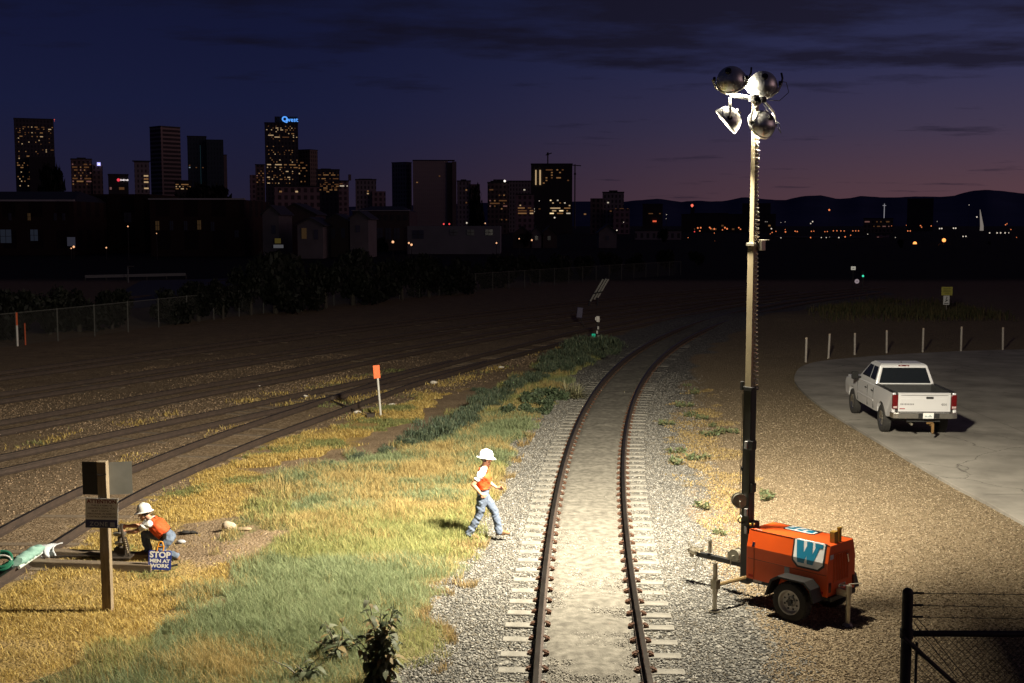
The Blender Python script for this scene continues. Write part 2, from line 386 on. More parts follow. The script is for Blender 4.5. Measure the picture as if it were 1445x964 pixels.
# concrete pavement
def make_pavement():
    m = M('pavement_concrete', (.37, .345, .30), (.22, .205, .178), scale=.7, rough=.85, bump=.12, bscale=40, detail=9, spec=.25, contrast=.22)
    nt = m.node_tree; N = nt.nodes.new; L = nt.links.new; bs = nt.nodes['Principled BSDF']; src = bs.inputs['Base Color'].links[0].from_socket
    tc = N('ShaderNodeTexCoord'); wn = N('ShaderNodeTexNoise'); L(tc.outputs['Object'], wn.inputs[0]); wn.inputs['Scale'].default_value = 1.1; wn.inputs['Detail'].default_value = 6
    wa = N('ShaderNodeMixRGB'); wa.blend_type = 'ADD'; wa.inputs[0].default_value = .9; L(tc.outputs['Object'], wa.inputs[1]); L(wn.outputs['Color'], wa.inputs[2])
    vo = N('ShaderNodeTexVoronoi'); vo.feature = 'DISTANCE_TO_EDGE'; L(wa.outputs[0], vo.inputs[0]); vo.inputs['Scale'].default_value = .16
    cr = N('ShaderNodeMapRange'); L(vo.outputs['Distance'], cr.inputs[0]); cr.inputs[1].default_value = .0; cr.inputs[2].default_value = .0035; cr.inputs[3].default_value = .35; cr.inputs[4].default_value = 1.0
    st = N('ShaderNodeTexNoise'); L(tc.outputs['Object'], st.inputs[0]); st.inputs['Scale'].default_value = .33; st.inputs['Detail'].default_value = 7; st.inputs['Roughness'].default_value = .7
    sr = N('ShaderNodeMapRange'); L(st.outputs[0], sr.inputs[0]); sr.inputs[1].default_value = .30; sr.inputs[2].default_value = .52; sr.inputs[3].default_value = .62; sr.inputs[4].default_value = 1.0
    mm = N('ShaderNodeMath'); mm.operation = 'MULTIPLY'; L(cr.outputs[0], mm.inputs[0]); L(sr.outputs[0], mm.inputs[1])
    mu = N('ShaderNodeMixRGB'); mu.blend_type = 'MULTIPLY'; mu.inputs[0].default_value = 1; L(src, mu.inputs[1]); L(mm.outputs[0], mu.inputs[2]); L(mu.outputs[0], bs.inputs['Base Color'])
    P = catmull(PAVE[:13], .5); poly = [tuple(p) for p in P]+[(70, 8)]
    b = MB(); b.prism(poly, lambda x, y, t: (x, y, t), -.12, .035); o = b.build('pavement', m, bevel=.012); o['kind'] = 'structure'
    # sawn joints as thin dark sheets lying on the slab
    j = MB(); z = .039
    for x in (15.2, 19.8, 24.4):
        j.add([(x, 12, z), (x+.018, 12, z), (x+.018, 56.5 if x < 20 else 59, z), (x, 56.5 if x < 20 else 59, z)], [(0, 1, 2, 3)])
    for y in (18, 22.6, 27.2, 31.8, 36.4, 41, 45.6, 50.2):
        j.add([(12.2 if y > 45 else 10.75, y, z+.002), (40, y, z+.002), (40, y+.018, z+.002), (12.2 if y > 45 else 10.75, y+.018, z+.002)], [(0, 1, 2, 3)])
    o2 = j.build('joints', M('joint_dark', (.07, .065, .055)), o)
make_pavement()

# hills on the horizon
def make_hills():
    D = 11000.0
    rid = [(-900, 303), (-500, 300), (0, 300), (300, 298), (560, 290), (690, 286), (760, 286), (820, 284), (880, 285), (905, 283), (928, 280.5), (960, 285), (985, 283.5), (1020, 284), (1045, 278), (1080, 281.5), (1110, 282), (1135, 276), (1160, 275.5), (1180, 281), (1215, 276.5), (1260, 279), (1300, 277), (1320, 277.5), (1345, 276), (1370, 270), (1395, 267.5), (1420, 270), (1445, 273), (1600, 279), (2000, 272), (2500, 280)]
    xs = np.arange(-900, 2500, 7.0); yy = np.interp(xs, [r[0] for r in rid], [r[1] for r in rid])
    yy += (vnoise(np.c_[xs, xs*0], .05, 8)-.5)*1.6+(vnoise(np.c_[xs, xs*0], .2, 9)-.5)*.7
    rows = []
    for frac, dd in ((0, -2600), (.35, -1500), (.7, -600), (1, 0), (.6, 900), (0, 2400)):
        row = []
        for x, y in zip(xs, yy):
            p = at(x, y, D); n = 1+.25*(vnoise(np.array([[x, dd*.01]]), .03, 5)[0]-.5)*(0 if frac == 1 else 1)
            row.append((p.x*(1+dd/D), D+dd, p.z*frac*n))
        rows.append(row)
    n = len(xs); v = [p for r in rows for p in r]; k = np.arange(len(rows)*n).reshape(len(rows), n)
    q = np.stack([k[:-1, :-1], k[:-1, 1:], k[1:, 1:], k[1:, :-1]], -1).reshape(-1, 4)
    m = M('hill_haze_blue', (.085, .10, .20), (.06, .075, .15), scale=.002, rough=1, spec=0)  # blue of the night haze is put into the hill colour
    o = np_mesh('hills', v, q, None, m, smooth=True); o['kind'] = 'structure'
make_hills()

# ------------------------------------------------------------------ railway tracks
M_RAILSIDE = M('rail_rust', (.055, .036, .026), (.03, .02, .015), scale=6, rough=.75, bump=.15)
M_RAILTOP = M('rail_head_steel', (.13, .115, .10), (.06, .05, .042), scale=2.5, rough=.34, metal=.9, contrast=.3)
M_CONC = M('tie_concrete', (.225, .212, .183), (.115, .107, .09), scale=5, rough=.9, bump=.3, bscale=60)
M_CLIP = M('clip_rust', (.12, .055, .028), (.055, .026, .015), scale=20, rough=.8, metal=.2)
M_TIMB = M('tie_timber', (.20, .15, .10), (.09, .066, .044), scale=4, rough=.95, bump=.5, bscale=30, stretch=(.6, 6, 6))
RAILPROF = [(-.07, 0), (.07, 0), (.07, .012), (.012, .035), (.012, .115), (.036, .13), (.036, .165), (.028, .172), (-.028, .172), (-.036, .165), (-.036, .13), (-.012, .115), (-.012, .035), (-.07, .012)]
def sweep_rail(P, zbase, parent, name='rail'):
    P = np.asarray(P); T = tangents(P); n = len(RAILPROF); b = MB(); vs = []
    for p, t in zip(P, T):
        for a, z in RAILPROF: vs.append((p[0]+t[1]*a, p[1]-t[0]*a, zbase+z))
    fs = []; mi = []
    for i in range(len(P)-1):
        for j in range(n):
            fs.append((i*n+j, i*n+(j+1) % n, (i+1)*n+(j+1) % n, (i+1)*n+j)); mi.append(1 if j in (6, 7, 8) else 0)
    b.v = vs; b.f = [list(f) for f in fs]; b.m = mi
    b.f += [list(range(n)), list(range((len(P)-1)*n, len(P)*n))]; b.m += [0, 0]
    return b.build(name, [M_RAILSIDE, M_RAILTOP], parent)
def place(o, p, t, z=0):
    o.location = (p[0], p[1], z); o.rotation_euler = (0, 0, math.atan2(t[1], t[0]))   # local X along the track
def main_track():
    tr = thing('railway_track', 'single curving track on pale concrete ties running away from the camera through grey ballast', 'railway track')
    P = MAIN; sweep_rail(offs(P, -.752), .03, tr); sweep_rail(offs(P, .752), .03, tr)
    C = resample(MAIN[:], .61)[2:]; T = tangents(C)
    # concrete tie, chamfered
    tb = MB()
    prof = [(-1.3, .10), (-1.3, .125), (-.2, .02), (.2, .02), (1.3, .125), (1.3, .10)]
    def tie_at(b, jx=0):
        pts = [(-1.3, .02), (-.95, .02), (-.4, -.02), (.4, -.02), (.95, .02), (1.3, .02)]
        vs = []; fs = []
        for yv, zt in pts:
            vs += [(-.14, yv, -.15), (-.105, yv, zt), (.105, yv, zt), (.14, yv, -.15)]
        for i in range(len(pts)-1):
            for j in range(4): fs.append((i*4+j, i*4+(j+1) % 4, (i+1)*4+(j+1) % 4, (i+1)*4+j))
        fs += [(3, 2, 1, 0), tuple(len(pts)*4-4+j for j in range(4))]
        b.add(vs, fs)
    tie_at(tb); tie0 = tb.build('concrete_tie', M_CONC, tr, bevel=.012)
    cb = MB(); cb.box((0, 0, .03), (.09, .075, .02)); cb.box((0, -.012, .05), (.05, .04, .025))
    cb.tube([(-.04, .03, .04), (-.045, -.02, .065), (-.02, -.05, .07), (.02, -.05, .07), (.045, -.02, .065), (.04, .03, .04)], .009, 6)
    clip0 = cb.build('rail_clip', M_CLIP, tie0)
    clips = [clip0]
    for sgn, yy in ((1, -.632), (-1, -.872), (1, .872), (-1, .632)):
        if yy != -.632:
            c = clip0.copy(); COL.objects.link(c); c.parent = tie0; clips.append(c)
        else: c = clip0
        c.location = (0, yy, 0); c.rotation_euler = (0, 0, 0 if sgn > 0 else math.pi)
    rest = MB(); N = 100
    for i, (p, t) in enumerate(zip(C, T)):
        jit = (0, random.uniform(-.02, .02), random.uniform(-.022, .004)-.03*min(1, max(0, (p[1]-34)/22)))
        if i < N:
            if i == 0: o = tie0
            else:
                o = tie0.copy(); COL.objects.link(o); o.parent = tr
                for c in clips:
                    k = c.copy(); COL.objects.link(k); k.parent = o
            place(o, p, t, jit[2]); o.rotation_euler.z += jit[1]
        else:
            b2 = MB(); tie_at(b2); a = math.atan2(t[1], t[0]); ca, sa = math.cos(a), math.sin(a)
            rest.add([(p[0]+x*ca-y*sa, p[1]+x*sa+y*ca, z-.035) for x, y, z in b2.v], b2.f)
    o = rest.build('far_ties', M_CONC, tr); o['kind'] = 'stuff'
    # fine pale dust that fills the space between the rails
    S = resample(MAIN, .12)[:560]; T = tangents(S); na = 15; aa = np.linspace(-.655, .655, na)
    v = np.zeros((len(S), na, 3))
    for j, a in enumerate(aa):
        v[:, j, 0] = S[:, 0]+T[:, 1]*a; v[:, j, 1] = S[:, 1]-T[:, 0]*a
    flat = v.reshape(-1, 3); P2 = flat[:, :2]
    A = np.tile(np.abs(aa), len(S))
    dd = np.repeat(np.arange(len(S))*.12, na)
    fill = np.clip((dd-3)/14, 0, 1)                                   # nearer the bridge the ties show more
    h = -.020+.044*fill + .009*np.cos(2*np.pi*dd/.61)*(1-.5*fill) + (vnoise(P2, 1.7, 21)-.5)*.05 + (vnoise(P2, 6, 22)-.5)*.02 + .016*(1-(A/.65)**2)
    flat[:, 2] = np.where(A > .62, -.03, h)
    k = np.arange(len(S)*na).reshape(len(S), na)
    q = np.stack([k[:-1, :-1], k[:-1, 1:], k[1:, 1:], k[1:, :-1]], -1).reshape(-1, 4)
    m = M('track_dust', (.185, .172, .145), (.095, .088, .074), scale=7, rough=.95, bump=.8, bscale=30, detail=13, spec=.1, contrast=.17)
    o = np_mesh('sand', flat, q, None, m, smooth=True); o['kind'] = 'structure'
main_track()
def yard_track(key, label, tie_p, zb=.0, nmax=95, seed=0):
    rnd = random.Random(seed); P = TRK[key]
    tr = thing('railway_track', label, 'railway track', group='old yard tracks left of the lit track')
    if key == 'A':
        sweep_rail(offs(P, -.752), zb, tr); sweep_rail(offs(P, .752), zb, tr)
    elif key == 'B':
        sweep_rail(offs(P, -.752)[:-4], zb+.001, tr)
        R2 = offs(P, .752); sweep_rail(R2[:-3], zb-.002, tr)
    else:
        sweep_rail(offs(P, -.752), zb, tr); sweep_rail(offs(P, .752), zb, tr)
    C = resample(P, .56); T = tangents(C); b = MB()
    b.box((0, 0, -.085), (.21, 2.5, .18)); t0 = None; n = 0
    for p, t in zip(C, T):
        if p[1] < 12 or rnd.random() > tie_p or n >= nmax: continue
        if t0 is None: o = t0 = b.build('timber_tie', M_TIMB, tr, bevel=.015)
        else: o = t0.copy(); COL.objects.link(o); o.parent = tr
        q = p + np.array([t[1], -t[0]])*rnd.uniform(-.12, .12)
        place(o, q, t, rnd.uniform(-.012, .012)); o.rotation_euler.z += rnd.uniform(-.03, .03); n += 1
    return tr
yard_track('A', 'rusty siding curving past the switch stand and the crouching worker', .34, .015, seed=1)
yard_track('B', 'dusty yard track joining the siding at a frog behind the orange marker', .30, .01, seed=2)
yard_track('C', 'middle yard track half sunk in dark dirt, third from the grass', .28, .008, seed=3)
yard_track('D', 'dim yard track between the middle yard track and the one nearest the fence', .25, .004, seed=4)
yard_track('E', 'nearly black yard track closest to the chain link fence', .2, .002, seed=5)

# ------------------------------------------------------------------ loose stones (real pebbles over the ballast and the lot)
def pebbles(name, label, P, size, cols, seed, zoff=0.0):
    rng = np.random.default_rng(seed); n = len(P)
    base = np.array([(1, 0, 0), (-1, 0, 0), (0, 1, 0), (0, -1, 0), (0, 0, 1), (0, 0, -1)], float)
    tri = np.array([(0, 2, 4), (2, 1, 4), (1, 3, 4), (3, 0, 4), (2, 0, 5), (1, 2, 5), (3, 1, 5), (0, 3, 5)])
    s = size*rng.uniform(.55, 1.35, (n, 1, 1))*np.stack([rng.uniform(.7, 1.3, n), rng.uniform(.7, 1.3, n), rng.uniform(.5, .9, n)], -1)[:, None, :]
    v = base[None]*(1+rng.uniform(-.25, .25, (n, 6, 1)))*s
    a = rng.uniform(0, 2*np.pi, n); tilt = rng.uniform(-.6, .6, n); ca, sa, ct, st = np.cos(a), np.sin(a), np.cos(tilt), np.sin(tilt)
    y = v[:, :, 1]*ct[:, None]-v[:, :, 2]*st[:, None]; z = v[:, :, 1]*st[:, None]+v[:, :, 2]*ct[:, None]; x = v[:, :, 0]
    w = np.stack([x*ca[:, None]-y*sa[:, None], x*sa[:, None]+y*ca[:, None], z], -1)
    w[:, :, :2] += P[:, None, :]; w[:, :, 2] += (GZ(P)+zoff)[:, None]+s[:, 0, 2:3]*.35
    c = np.asarray(cols)[rng.integers(0, len(cols), n)]*rng.uniform(.7, 1.25, (n, 1))
    f = (tri[None]+np.arange(n)[:, None, None]*6).reshape(-1, 3)
    o = np_mesh(name, w.reshape(-1, 3), None, f, MSTONE, col=np.repeat(c, 6, 0))
    tag(o, label, 'gravel', kind='stuff'); return o
MSTONE = MCOL('stone_faces', rough=.9, trans=0.0)
def scatter_stones():
    rng = np.random.default_rng(5)
    # ballast both sides of the lit track
    n = 210000; y = 13+rng.random(n)**1.6*40; lat = rng.uniform(-3.9, 3.6, n)
    cx = np.polyval(mainc, y); sl = np.polyval(np.polyder(mainc), y); P = np.c_[cx+lat, y-lat*sl]
    keep = (np.abs(lat) > .86) & (rng.random(n) < np.clip((52-y)/16, 0, 1)) & ~(inside(ragged(P), GREEN) & (np.abs(lat) > 1.95+.7*vnoise(P, 1.3, 63))) & (rng.random(n) < np.where(lat > 1.6, np.clip(1-(lat-1.6)/1.7, 0, 1), np.clip(1.35-np.abs(lat)*.12, .2, 1)))
    tie = (np.abs(lat) < 1.32); keep &= ~(tie & (rng.random(n) < .45))
    P = P[keep][:95000]
    pebbles('ballast_stones', 'loose grey ballast stones on both shoulders of the lit track', P, .021, [(.20, .192, .172), (.14, .136, .123), (.085, .082, .074), (.27, .258, .23), (.13, .115, .09)], 6)
    n = 34000; y = 12+rng.random(n)**1.3*26; lat = rng.uniform(-.6, .6, n); cx = np.polyval(mainc, y); sl = np.polyval(np.polyder(mainc), y)
    P = np.c_[cx+lat, y-lat*sl]; keep = rng.random(n) < np.clip(1.15-(y-12)/14, .06, 1)*np.clip(vnoise(P, 1.7, 21)*-2.2+1.7, .05, 1); P = P[keep]
    pebbles('track_stones', 'small stones scattered in the dust between the two lit rails', P, .013, [(.27, .25, .215), (.20, .185, .16), (.11, .10, .085), (.36, .335, .29)], 9, zoff=.022)
    # tan gravel lot
    n = 330000; y = 12+rng.random(n)**1.7*38; x = rng.uniform(1, 10.8, n); P = np.c_[x, y]
    keep = (x-np.polyval(mainc, y) > 2.1+.8*vnoise(P, .8, 33)) & (sdist(P, PAVE) < .3) & (rng.random(n) < np.clip((46-y)/24, 0, 1)); P = P[keep][:125000]
    pebbles('lot_gravel', 'tan gravel spread round the light tower trailer', P, .0155, [(.25, .19, .12), (.18, .135, .083), (.11, .08, .048), (.37, .30, .205)], 7)
    # brownish yard ballast between the old tracks
    n = 160000; x = rng.uniform(-24, 4, n); y = 20+rng.random(n)*52; P = np.c_[x, y]; d = np.full(n, 1e9)
    for k in 'ABCD': d = np.minimum(d, edge_dist(P, TRK[k][::4], False))
    keep = (d > .9) & (d < 2.9) & ~inside(P, GREEN) & ~inside(P, LAWN) & ~inside(P, STRIP) & (vnoise(P, .35, 31)+rng.uniform(-.35, .35, n) > .45) & (P[:, 1] < 58) & (np.abs(P[:, 0]/P[:, 1]) < .46); P = P[keep][:45000]
    pebbles('yard_stones', 'brownish stones lying between the old yard tracks', P, .024, [(.26, .18, .11), (.17, .12, .075), (.34, .25, .165), (.11, .078, .05)], 8)
scatter_stones()

# ------------------------------------------------------------------ the light tower trailer
TW_O = V(4.61, 18.97, 0); TW_RZ = R(133.9)
M_ORANGE = M('orange_paint', (.70, .088, .005), (.60, .072, .005), scale=2.5, rough=.45, bump=.03, bscale=120, coat=.04, contrast=.3)
M_BLACK = M('black_steel', (.018, .018, .018), (.009, .009, .009), scale=12, rough=.5, bump=.05)
M_RUBBER = M('tyre_rubber', (.03, .028, .025), (.018, .017, .016), scale=14, rough=.9, bump=.2)
M_GALV = M('galvanised_steel', (.52, .48, .38), (.36, .33, .26), scale=9, rough=.42, metal=.85, contrast=.35)
M_RIM = M('grey_rim', (.42, .41, .38), (.32, .31, .29), scale=9, rough=.5, metal=.3)
M_WHITE = M('white_vinyl', (.80, .80, .78), (.74, .74, .72), scale=4, rough=.45)
M_TEAL = M('teal_vinyl', (.012, .20, .33), (.010, .17, .29), scale=4, rough=.45)
M_GREYV = M('grey_label', (.42, .42, .40), (.22, .22, .22), scale=30, rough=.6)
M_REDREF = M('red_reflector', (.42, .018, .012), (.3, .012, .01), scale=30, rough=.25)
M_BRASS = M('ochre_metal', (.48, .30, .05), (.34, .20, .035), scale=10, rough=.5, metal=.35)
M_CHROME = M('polished_aluminium', (.75, .74, .70), (.62, .61, .58), scale=5, rough=.2, metal=1.0)
M_SHELL = M('lamp_shell_aluminium', (.72, .72, .70), (.58, .58, .57), scale=6, rough=.30, metal=.8)
M_CABLE = M('cable_black', (.02, .02, .02), (.012, .012, .012), rough=.45)
M_BULB = EM('lamp_glow', (1.0, .90, .70), 900.0); M_BULB.cycles.emission_sampling = 'AUTO'

def text_mesh(txt, size=1.0, offset=0.0, align='CENTER', shear=0.0, spacing=1.0):
    """flat lettering -> (verts 2-D, faces)"""
    cu = bpy.data.curves.new('lettering', 'FONT'); cu.body = txt; cu.size = size; cu.offset = offset; cu.align_x = align; cu.align_y = 'CENTER'; cu.shear = shear; cu.space_character = spacing; cu.resolution_u = 3
    o = bpy.data.objects.new('lettering', cu); COL.objects.link(o)
    dg = bpy.context.evaluated_depsgraph_get(); me = o.evaluated_get(dg).to_mesh()
    v = [(p.co.x, p.co.y) for p in me.vertices]; f = [tuple(p.vertices) for p in me.polygons]
    o.evaluated_get(dg).to_mesh_clear(); bpy.data.objects.remove(o); bpy.data.curves.remove(cu)
    return v, f
def add_text(b, txt, fn, size, **k):
    v, f = text_mesh(txt, size, **k); b.add([fn(x, y) for x, y in v], f)

def light_tower():
    root = thing('light_tower', 'orange towed lighting trailer with tall mast and four floodlights on the gravel', 'light tower', TW_O, TW_RZ)
    L_, W0, W1 = .75, .40, .33
    # housing cross section (y, z)
    sec = [(-W0, .45), (W0, .45), (W0, .98), (W1, 1.25), (-W1, 1.25), (-W0, .98)]
    b = MB(); b.prism(sec, lambda y, z, t: (t, y, z), -L_, L_)
    body = b.build('housing', M_ORANGE, root, bevel=.012)
    # panel seams and door gaps
    s = MB(); s.mi = 0
    for sy in (1, -1):
        s.box((0, sy*(W0+.001), .79), (1.44, .006, .007))
        s.box((.60, sy*(W0+.001), .72), (.006, .006, .5))
    s.box((0, .33, 1.2515), (1.46, .01, .005)); s.box((0, -.33, 1.2515), (1.46, .01, .005))
    s.build('panel_seams', M('seam_dark', (.08, .018, .004)), body)
    # under-frame
    f = MB(); f.box((0, .33, .42), (1.56, .06, .07)); f.box((0, -.33, .42), (1.56, .06, .07)); f.box((.76, 0, .42), (.06, .72, .07)); f.box((-.76, 0, .42), (.06, .72, .07)); f.box((-.25, 0, .36), (.08, 1.0, .06))
    f.tube([(.52, .37, .39), (.52, .37, .30), (.42, .37, .30), (.42, .37, .39)], .008, 6)
    f.build('chassis', M_BLACK, root, bevel=.006)
    # decal, mapped on the folded side: arc coordinate q runs from the roof down the side
    qs = [0, .07, .07+.279, .07+.279+.53]                       # roof band, upper panel, lower panel
    def side_pt(x, q, sgn, lift):
        nr = V(0, 0, 1); ang = math.atan2(.27, .07); nu = V(0, sgn*math.sin(ang), math.cos(ang)); nl = V(0, sgn, 0)
        if q < .07: return V(x, sgn*(W1-(.07-q)), 1.25)+nr*lift
        if q < .349:
            k = (q-.07)/.279; return V(x, sgn*(W1+.07*k), 1.25-.27*k)+nu*lift
        return V(x, sgn*W0, .98-(q-.349))+nl*lift
    def mapped(polys, name, mat, sgn, lift, parent):
        bm = bmesh.new()
        for vs, fs in polys:
            vv = [bm.verts.new((x, q, 0)) for x, q in vs]
            for ff in fs:
                try: bm.faces.new([vv[i] for i in ff])
                except Exception: pass
        for q in (.07, .349): bmesh.ops.bisect_plane(bm, geom=bm.verts[:]+bm.edges[:]+bm.faces[:], plane_co=(0, q, 0), plane_no=(0, 1, 0), dist=1e-5)
        bm.verts.ensure_lookup_table(); bm.faces.ensure_lookup_table()
        b = MB(); b.add([side_pt(v.co.x, v.co.y, sgn, lift) for v in bm.verts], [[v.index for v in (bm.verts.index_update() or f.verts)] for f in bm.faces]); bm.free()
        return b.build(name, mat, parent)
    def octo(x0, x1, q0, q1, c, d):
        return ([(x0+c, q0), (x1-c, q0), (x1, q0+c*.8), (x1-.015, q1-d), (x1-d-.02, q1), (x0+d+.01, q1), (x0, q1-d), (x0, q0+c*.8)], [tuple(range(8))])
    for sgn, xc, q0 in ((1, -.39, .0), (-1, .10, -.22)):
        x0, x1 = xc-.30, xc+.30
        outl = mapped([octo(x0, x1, q0+.005, .50, .06, .09)], 'emblem_panel', M_BLACK, sgn, .004, root)
        mapped([octo(x0+.03, x1-.03, q0+.035, .47, .045, .08)], 'emblem_field', M_WHITE, sgn, .007, outl)
        # slab W: x mirrored on the near side because the tow end lies to the left in view
        w = [(-.235, 0), (-.105, 0), (-.07, .215), (-.035, .215), (-.035, 0), (.035, 0), (.07, .215), (.105, .215), (.13, 0), (.235, 0), (.16, .33), (.03, .33), (-.005, .15), (-.03, .33), (-.165, .33)]
        qoff = q0+.075
        quads = []
        def strip(a, b2, c, d): quads.append(([a, b2, c, d], [(0, 1, 2, 3)]))
        # built from four slanted strokes + serifs so that every face is convex
        sx = -1 if sgn > 0 else 1
        def P_(x, y): return (xc+sx*(x*.98-.008), qoff+y*1.04)
        strip(P_(-.235, 0), P_(-.105, 0), P_(-.05, .33), P_(-.175, .33))
        strip(P_(-.05, .33), P_(-.175, .33), P_(-.045, .03), P_(.02, .03)) if False else None
        strip(P_(-.06, .33), P_(-.145, .33), P_(-.03, .05), P_(.035, .05))
        strip(P_(-.045, 0), P_(.06, 0), P_(.105, .33), P_(.0, .33))
        strip(P_(.02, .33), P_(.105, .33), P_(.20, .05), P_(.13, .05))
        strip(P_(.105, 0), P_(.255, 0), P_(.245, .06), P_(.115, .06))
        strip(P_(.0, .33), P_(.105, .33), P_(.105, .331), P_(.0, .331))
        for i, qd in enumerate(quads): pass
        # separate lifts avoid overlapping coplanar strokes
        lw = None
        for i, qd in enumerate(quads):
            o = mapped([qd], 'emblem_letter', M_TEAL, sgn, .010+.0006*i, outl) if lw is None else None
            if lw is None: lw = o; acc = [o]
            else: acc.append(mapped([qd], 'emblem_letter', M_TEAL, sgn, .010+.0006*i, outl))
        vs = []; fs = []
        for o in acc:
            bb = len(vs); vs += [tuple(v.co) for v in o.data.vertices]; fs += [[bb+k for k in p.vertices] for p in o.data.polygons]
        for o in acc: bpy.data.objects.remove(o)
        b = MB(); b.add(vs, fs); b.build('emblem_letter', M_TEAL, outl)
    # small labels and reflectors on the near side
    s = MB(); s.box((-.02, .401, .73), (.09, .004, .12)); s.build('label', M_GREYV, root)
    s = MB(); s.box((.62, .388, 1.03), (.05, .012, .07), rot=Matrix.Rotation(R(14), 3, 'X')); s.build('latch', M_CHROME, root)
    for x in (.66, -.63):
        s = MB(); s.box((x, .401, .51), (.085, .005, .04)); s.build('reflector', M_REDREF, root)
    s = MB(); s.box((.55, .366, .425), (.16, .006, .035)); s.build('data_plate', M_GREYV, root)
    for x, y in ((.60, .29), (-.50, .30)):
        s = MB(); s.box((x, y, 1.2545), (.14, .02, .004)); s.build('hinge', M_GREYV, root)
    # rear face: louvre panel, handle, lamps, stickers
    g = MB(); g.box((-.752, .02, .88), (.008, .46, .46))
    g.build('louvre_frame', M('orange_shade_panel', (.55, .085, .012), (.45, .07, .01), rough=.5), root)
    g = MB()
    for k in range(9): g.box((-.760, -.17+k*.048, .88), (.012, .018, .42), rot=Matrix.Rotation(R(25), 3, 'Z'))
    g.build('louvre', M_ORANGE, root)
    g = MB(); g.tube([(-.765, -.10, 1.06), (-.785, -.105, 1.06), (-.785, -.14, .93), (-.765, -.145, .92)], .008, 6); g.build('door_handle', M_CHROME, root)
    g = MB(); g.box((-.758, .0, .585), (.012, .20, .05)); g.tube([(-.765, .06, .585), (-.80, .03, .57), (-.80, -.05, .575), (-.765, -.08, .59)], .009, 6); g.build('lifting_handle', M_CHROME, root)
    for sy in (1, -1):
        g = MB(); g.box((-.757, sy*.345, .60), (.02, .055, .15)); g.build('tail_light', M('lens_dark_red', (.10, .006, .006), rough=.2), root, bevel=.005)
    g = MB(); g.box((-.7535, .30, 1.07), (.005, .09, .07)); g.build('sticker', M('sticker_pale', (.55, .56, .60), (.35, .36, .42), scale=40), root)
    # fender and wheel, both sides
    for sy in (1, -1):
        cy, cx, zz = sy*.55, -.22, .31
        arc = [(-.46, .40), (-.40, .60), (-.28, .70), (.20, .70), (.33, .62), (.44, .34)]
        inn = [(.40, .34), (.30, .59), (.18, .665), (-.265, .665), (-.37, .58), (-.43, .40)]
        b = MB(); b.prism(arc+inn, lambda x, z, t: (cx+x, t, z), sy*.405, sy*.67)
        b.build('fender', M('black_plastic', (.014, .013, .012), (.010, .009, .009), rough=.5, spec=.3), root, bevel=.006)
        b = MB(); prof = [(.19, -.085), (.25, -.092), (.295, -.08), (.31, -.05), (.312, 0), (.31, .05), (.295, .08), (.25, .092), (.19, .085)]
        b.lathe(prof, (cx, cy, zz), (0, 1, 0), 36, closed=True)
        for k in range(36):
            a = 2*math.pi*k/36
            for w_ in (-.045, .045): b.box((cx+math.cos(a)*.311, cy+w_, zz+math.sin(a)*.311), (.03, .05, .012), rot=Matrix.Rotation(-a+math.pi/2, 3, 'Y'))
        ty = b.build('wheel', M_RUBBER, root, smooth=True)
        b = MB(); s_ = sy
        prof = [(.0, .02), (.05, .022), (.06, .05), (.075, .05), (.085, .02), (.15, .03), (.165, .055), (.175, .085), (.195, .09), (.20, .07), (.195, -.085)]
        b.lathe([(r, h*s_) for r, h in prof], (cx, cy, zz), (0, 1, 0), 32)
        rim = b.build('rim', M_RIM, ty, smooth=True)
        b = MB()
        for k in range(8):
            a = 2*math.pi*(k+.5)/8; b.ball((cx+math.cos(a)*.118, cy+s_*.031, zz+math.sin(a)*.118), .017, 8, 4, (1, .3, 1))
        b.build('rim_hole', M_BLACK, rim)
        b = MB()
        for k in range(5):
            a = 2*math.pi*k/5; b.cyl((cx+math.cos(a)*.062, cy+s_*.04, zz+math.sin(a)*.062), (cx+math.cos(a)*.062, cy+s_*.062, zz+math.sin(a)*.062), .011, 6)
        b.cyl((cx, cy+s_*.02, zz), (cx, cy+s_*.066, zz), .035, 12)
        b.build('wheel_nuts', M_BLACK, rim)
    # tow bar with coupler, winch, jack, chains
    b = MB(); b.box((1.38, 0, .52), (1.35, .085, .085)); b.box((.80, 0, .47), (.14, .3, .10)); t = b.build('tow_bar', M_BLACK, root, bevel=.008)
    b = MB(); b.tube([(2.02, 0, .53), (2.14, 0, .55), (2.22, 0, .54)], [.055, .06, .045], 10); b.box((2.10, 0, .61), (.16, .03, .03)); b.cyl((2.16, 0, .50), (2.16, 0, .44), .04, 10); b.box((2.0, 0, .585), (.10, .11, .05))
    b.build('coupler', M_GALV, root, smooth=True)
    b = MB()
    for sy in (-1, 1):
        pts = [(1.98, sy*.05, .49)]+[(1.98+.03*math.sin(k), sy*(.06+.02*k), .46-.06*k) for k in range(5)]
        b.tube(pts, .009, 5)
    b.tube([(2.02, .06, .57), (2.12, .10, .68), (2.2, .02, .70), (2.26, -.03, .60)], .010, 6); b.tube([(1.95, .05, .56), (2.05, .13, .64), (2.16, .1, .60), (2.26, .12, .52)], .007, 6)
    b.build('safety_chain', M_GALV, root)
    b = MB(); b.cyl((1.22, -.05, .665), (1.22, .07, .665), .085, 18); b.cyl((1.22, -.07, .665), (1.22, -.055, .665), .105, 18); b.cyl((1.22, .075, .665), (1.22, .09, .665), .105, 18); b.box((1.22, 0, .585), (.18, .15, .05)); b.box((1.33, .02, .64), (.05, .12, .14)); b.tube([(1.22, .09, .665), (1.22, .14, .665), (1.25, .145, .49), (1.25, .20, .48)], .010, 6)
    b.build('winch', M('winch_grey', (.36, .34, .27), (.2, .19, .15), scale=25, rough=.5, metal=.6), root, smooth=True)
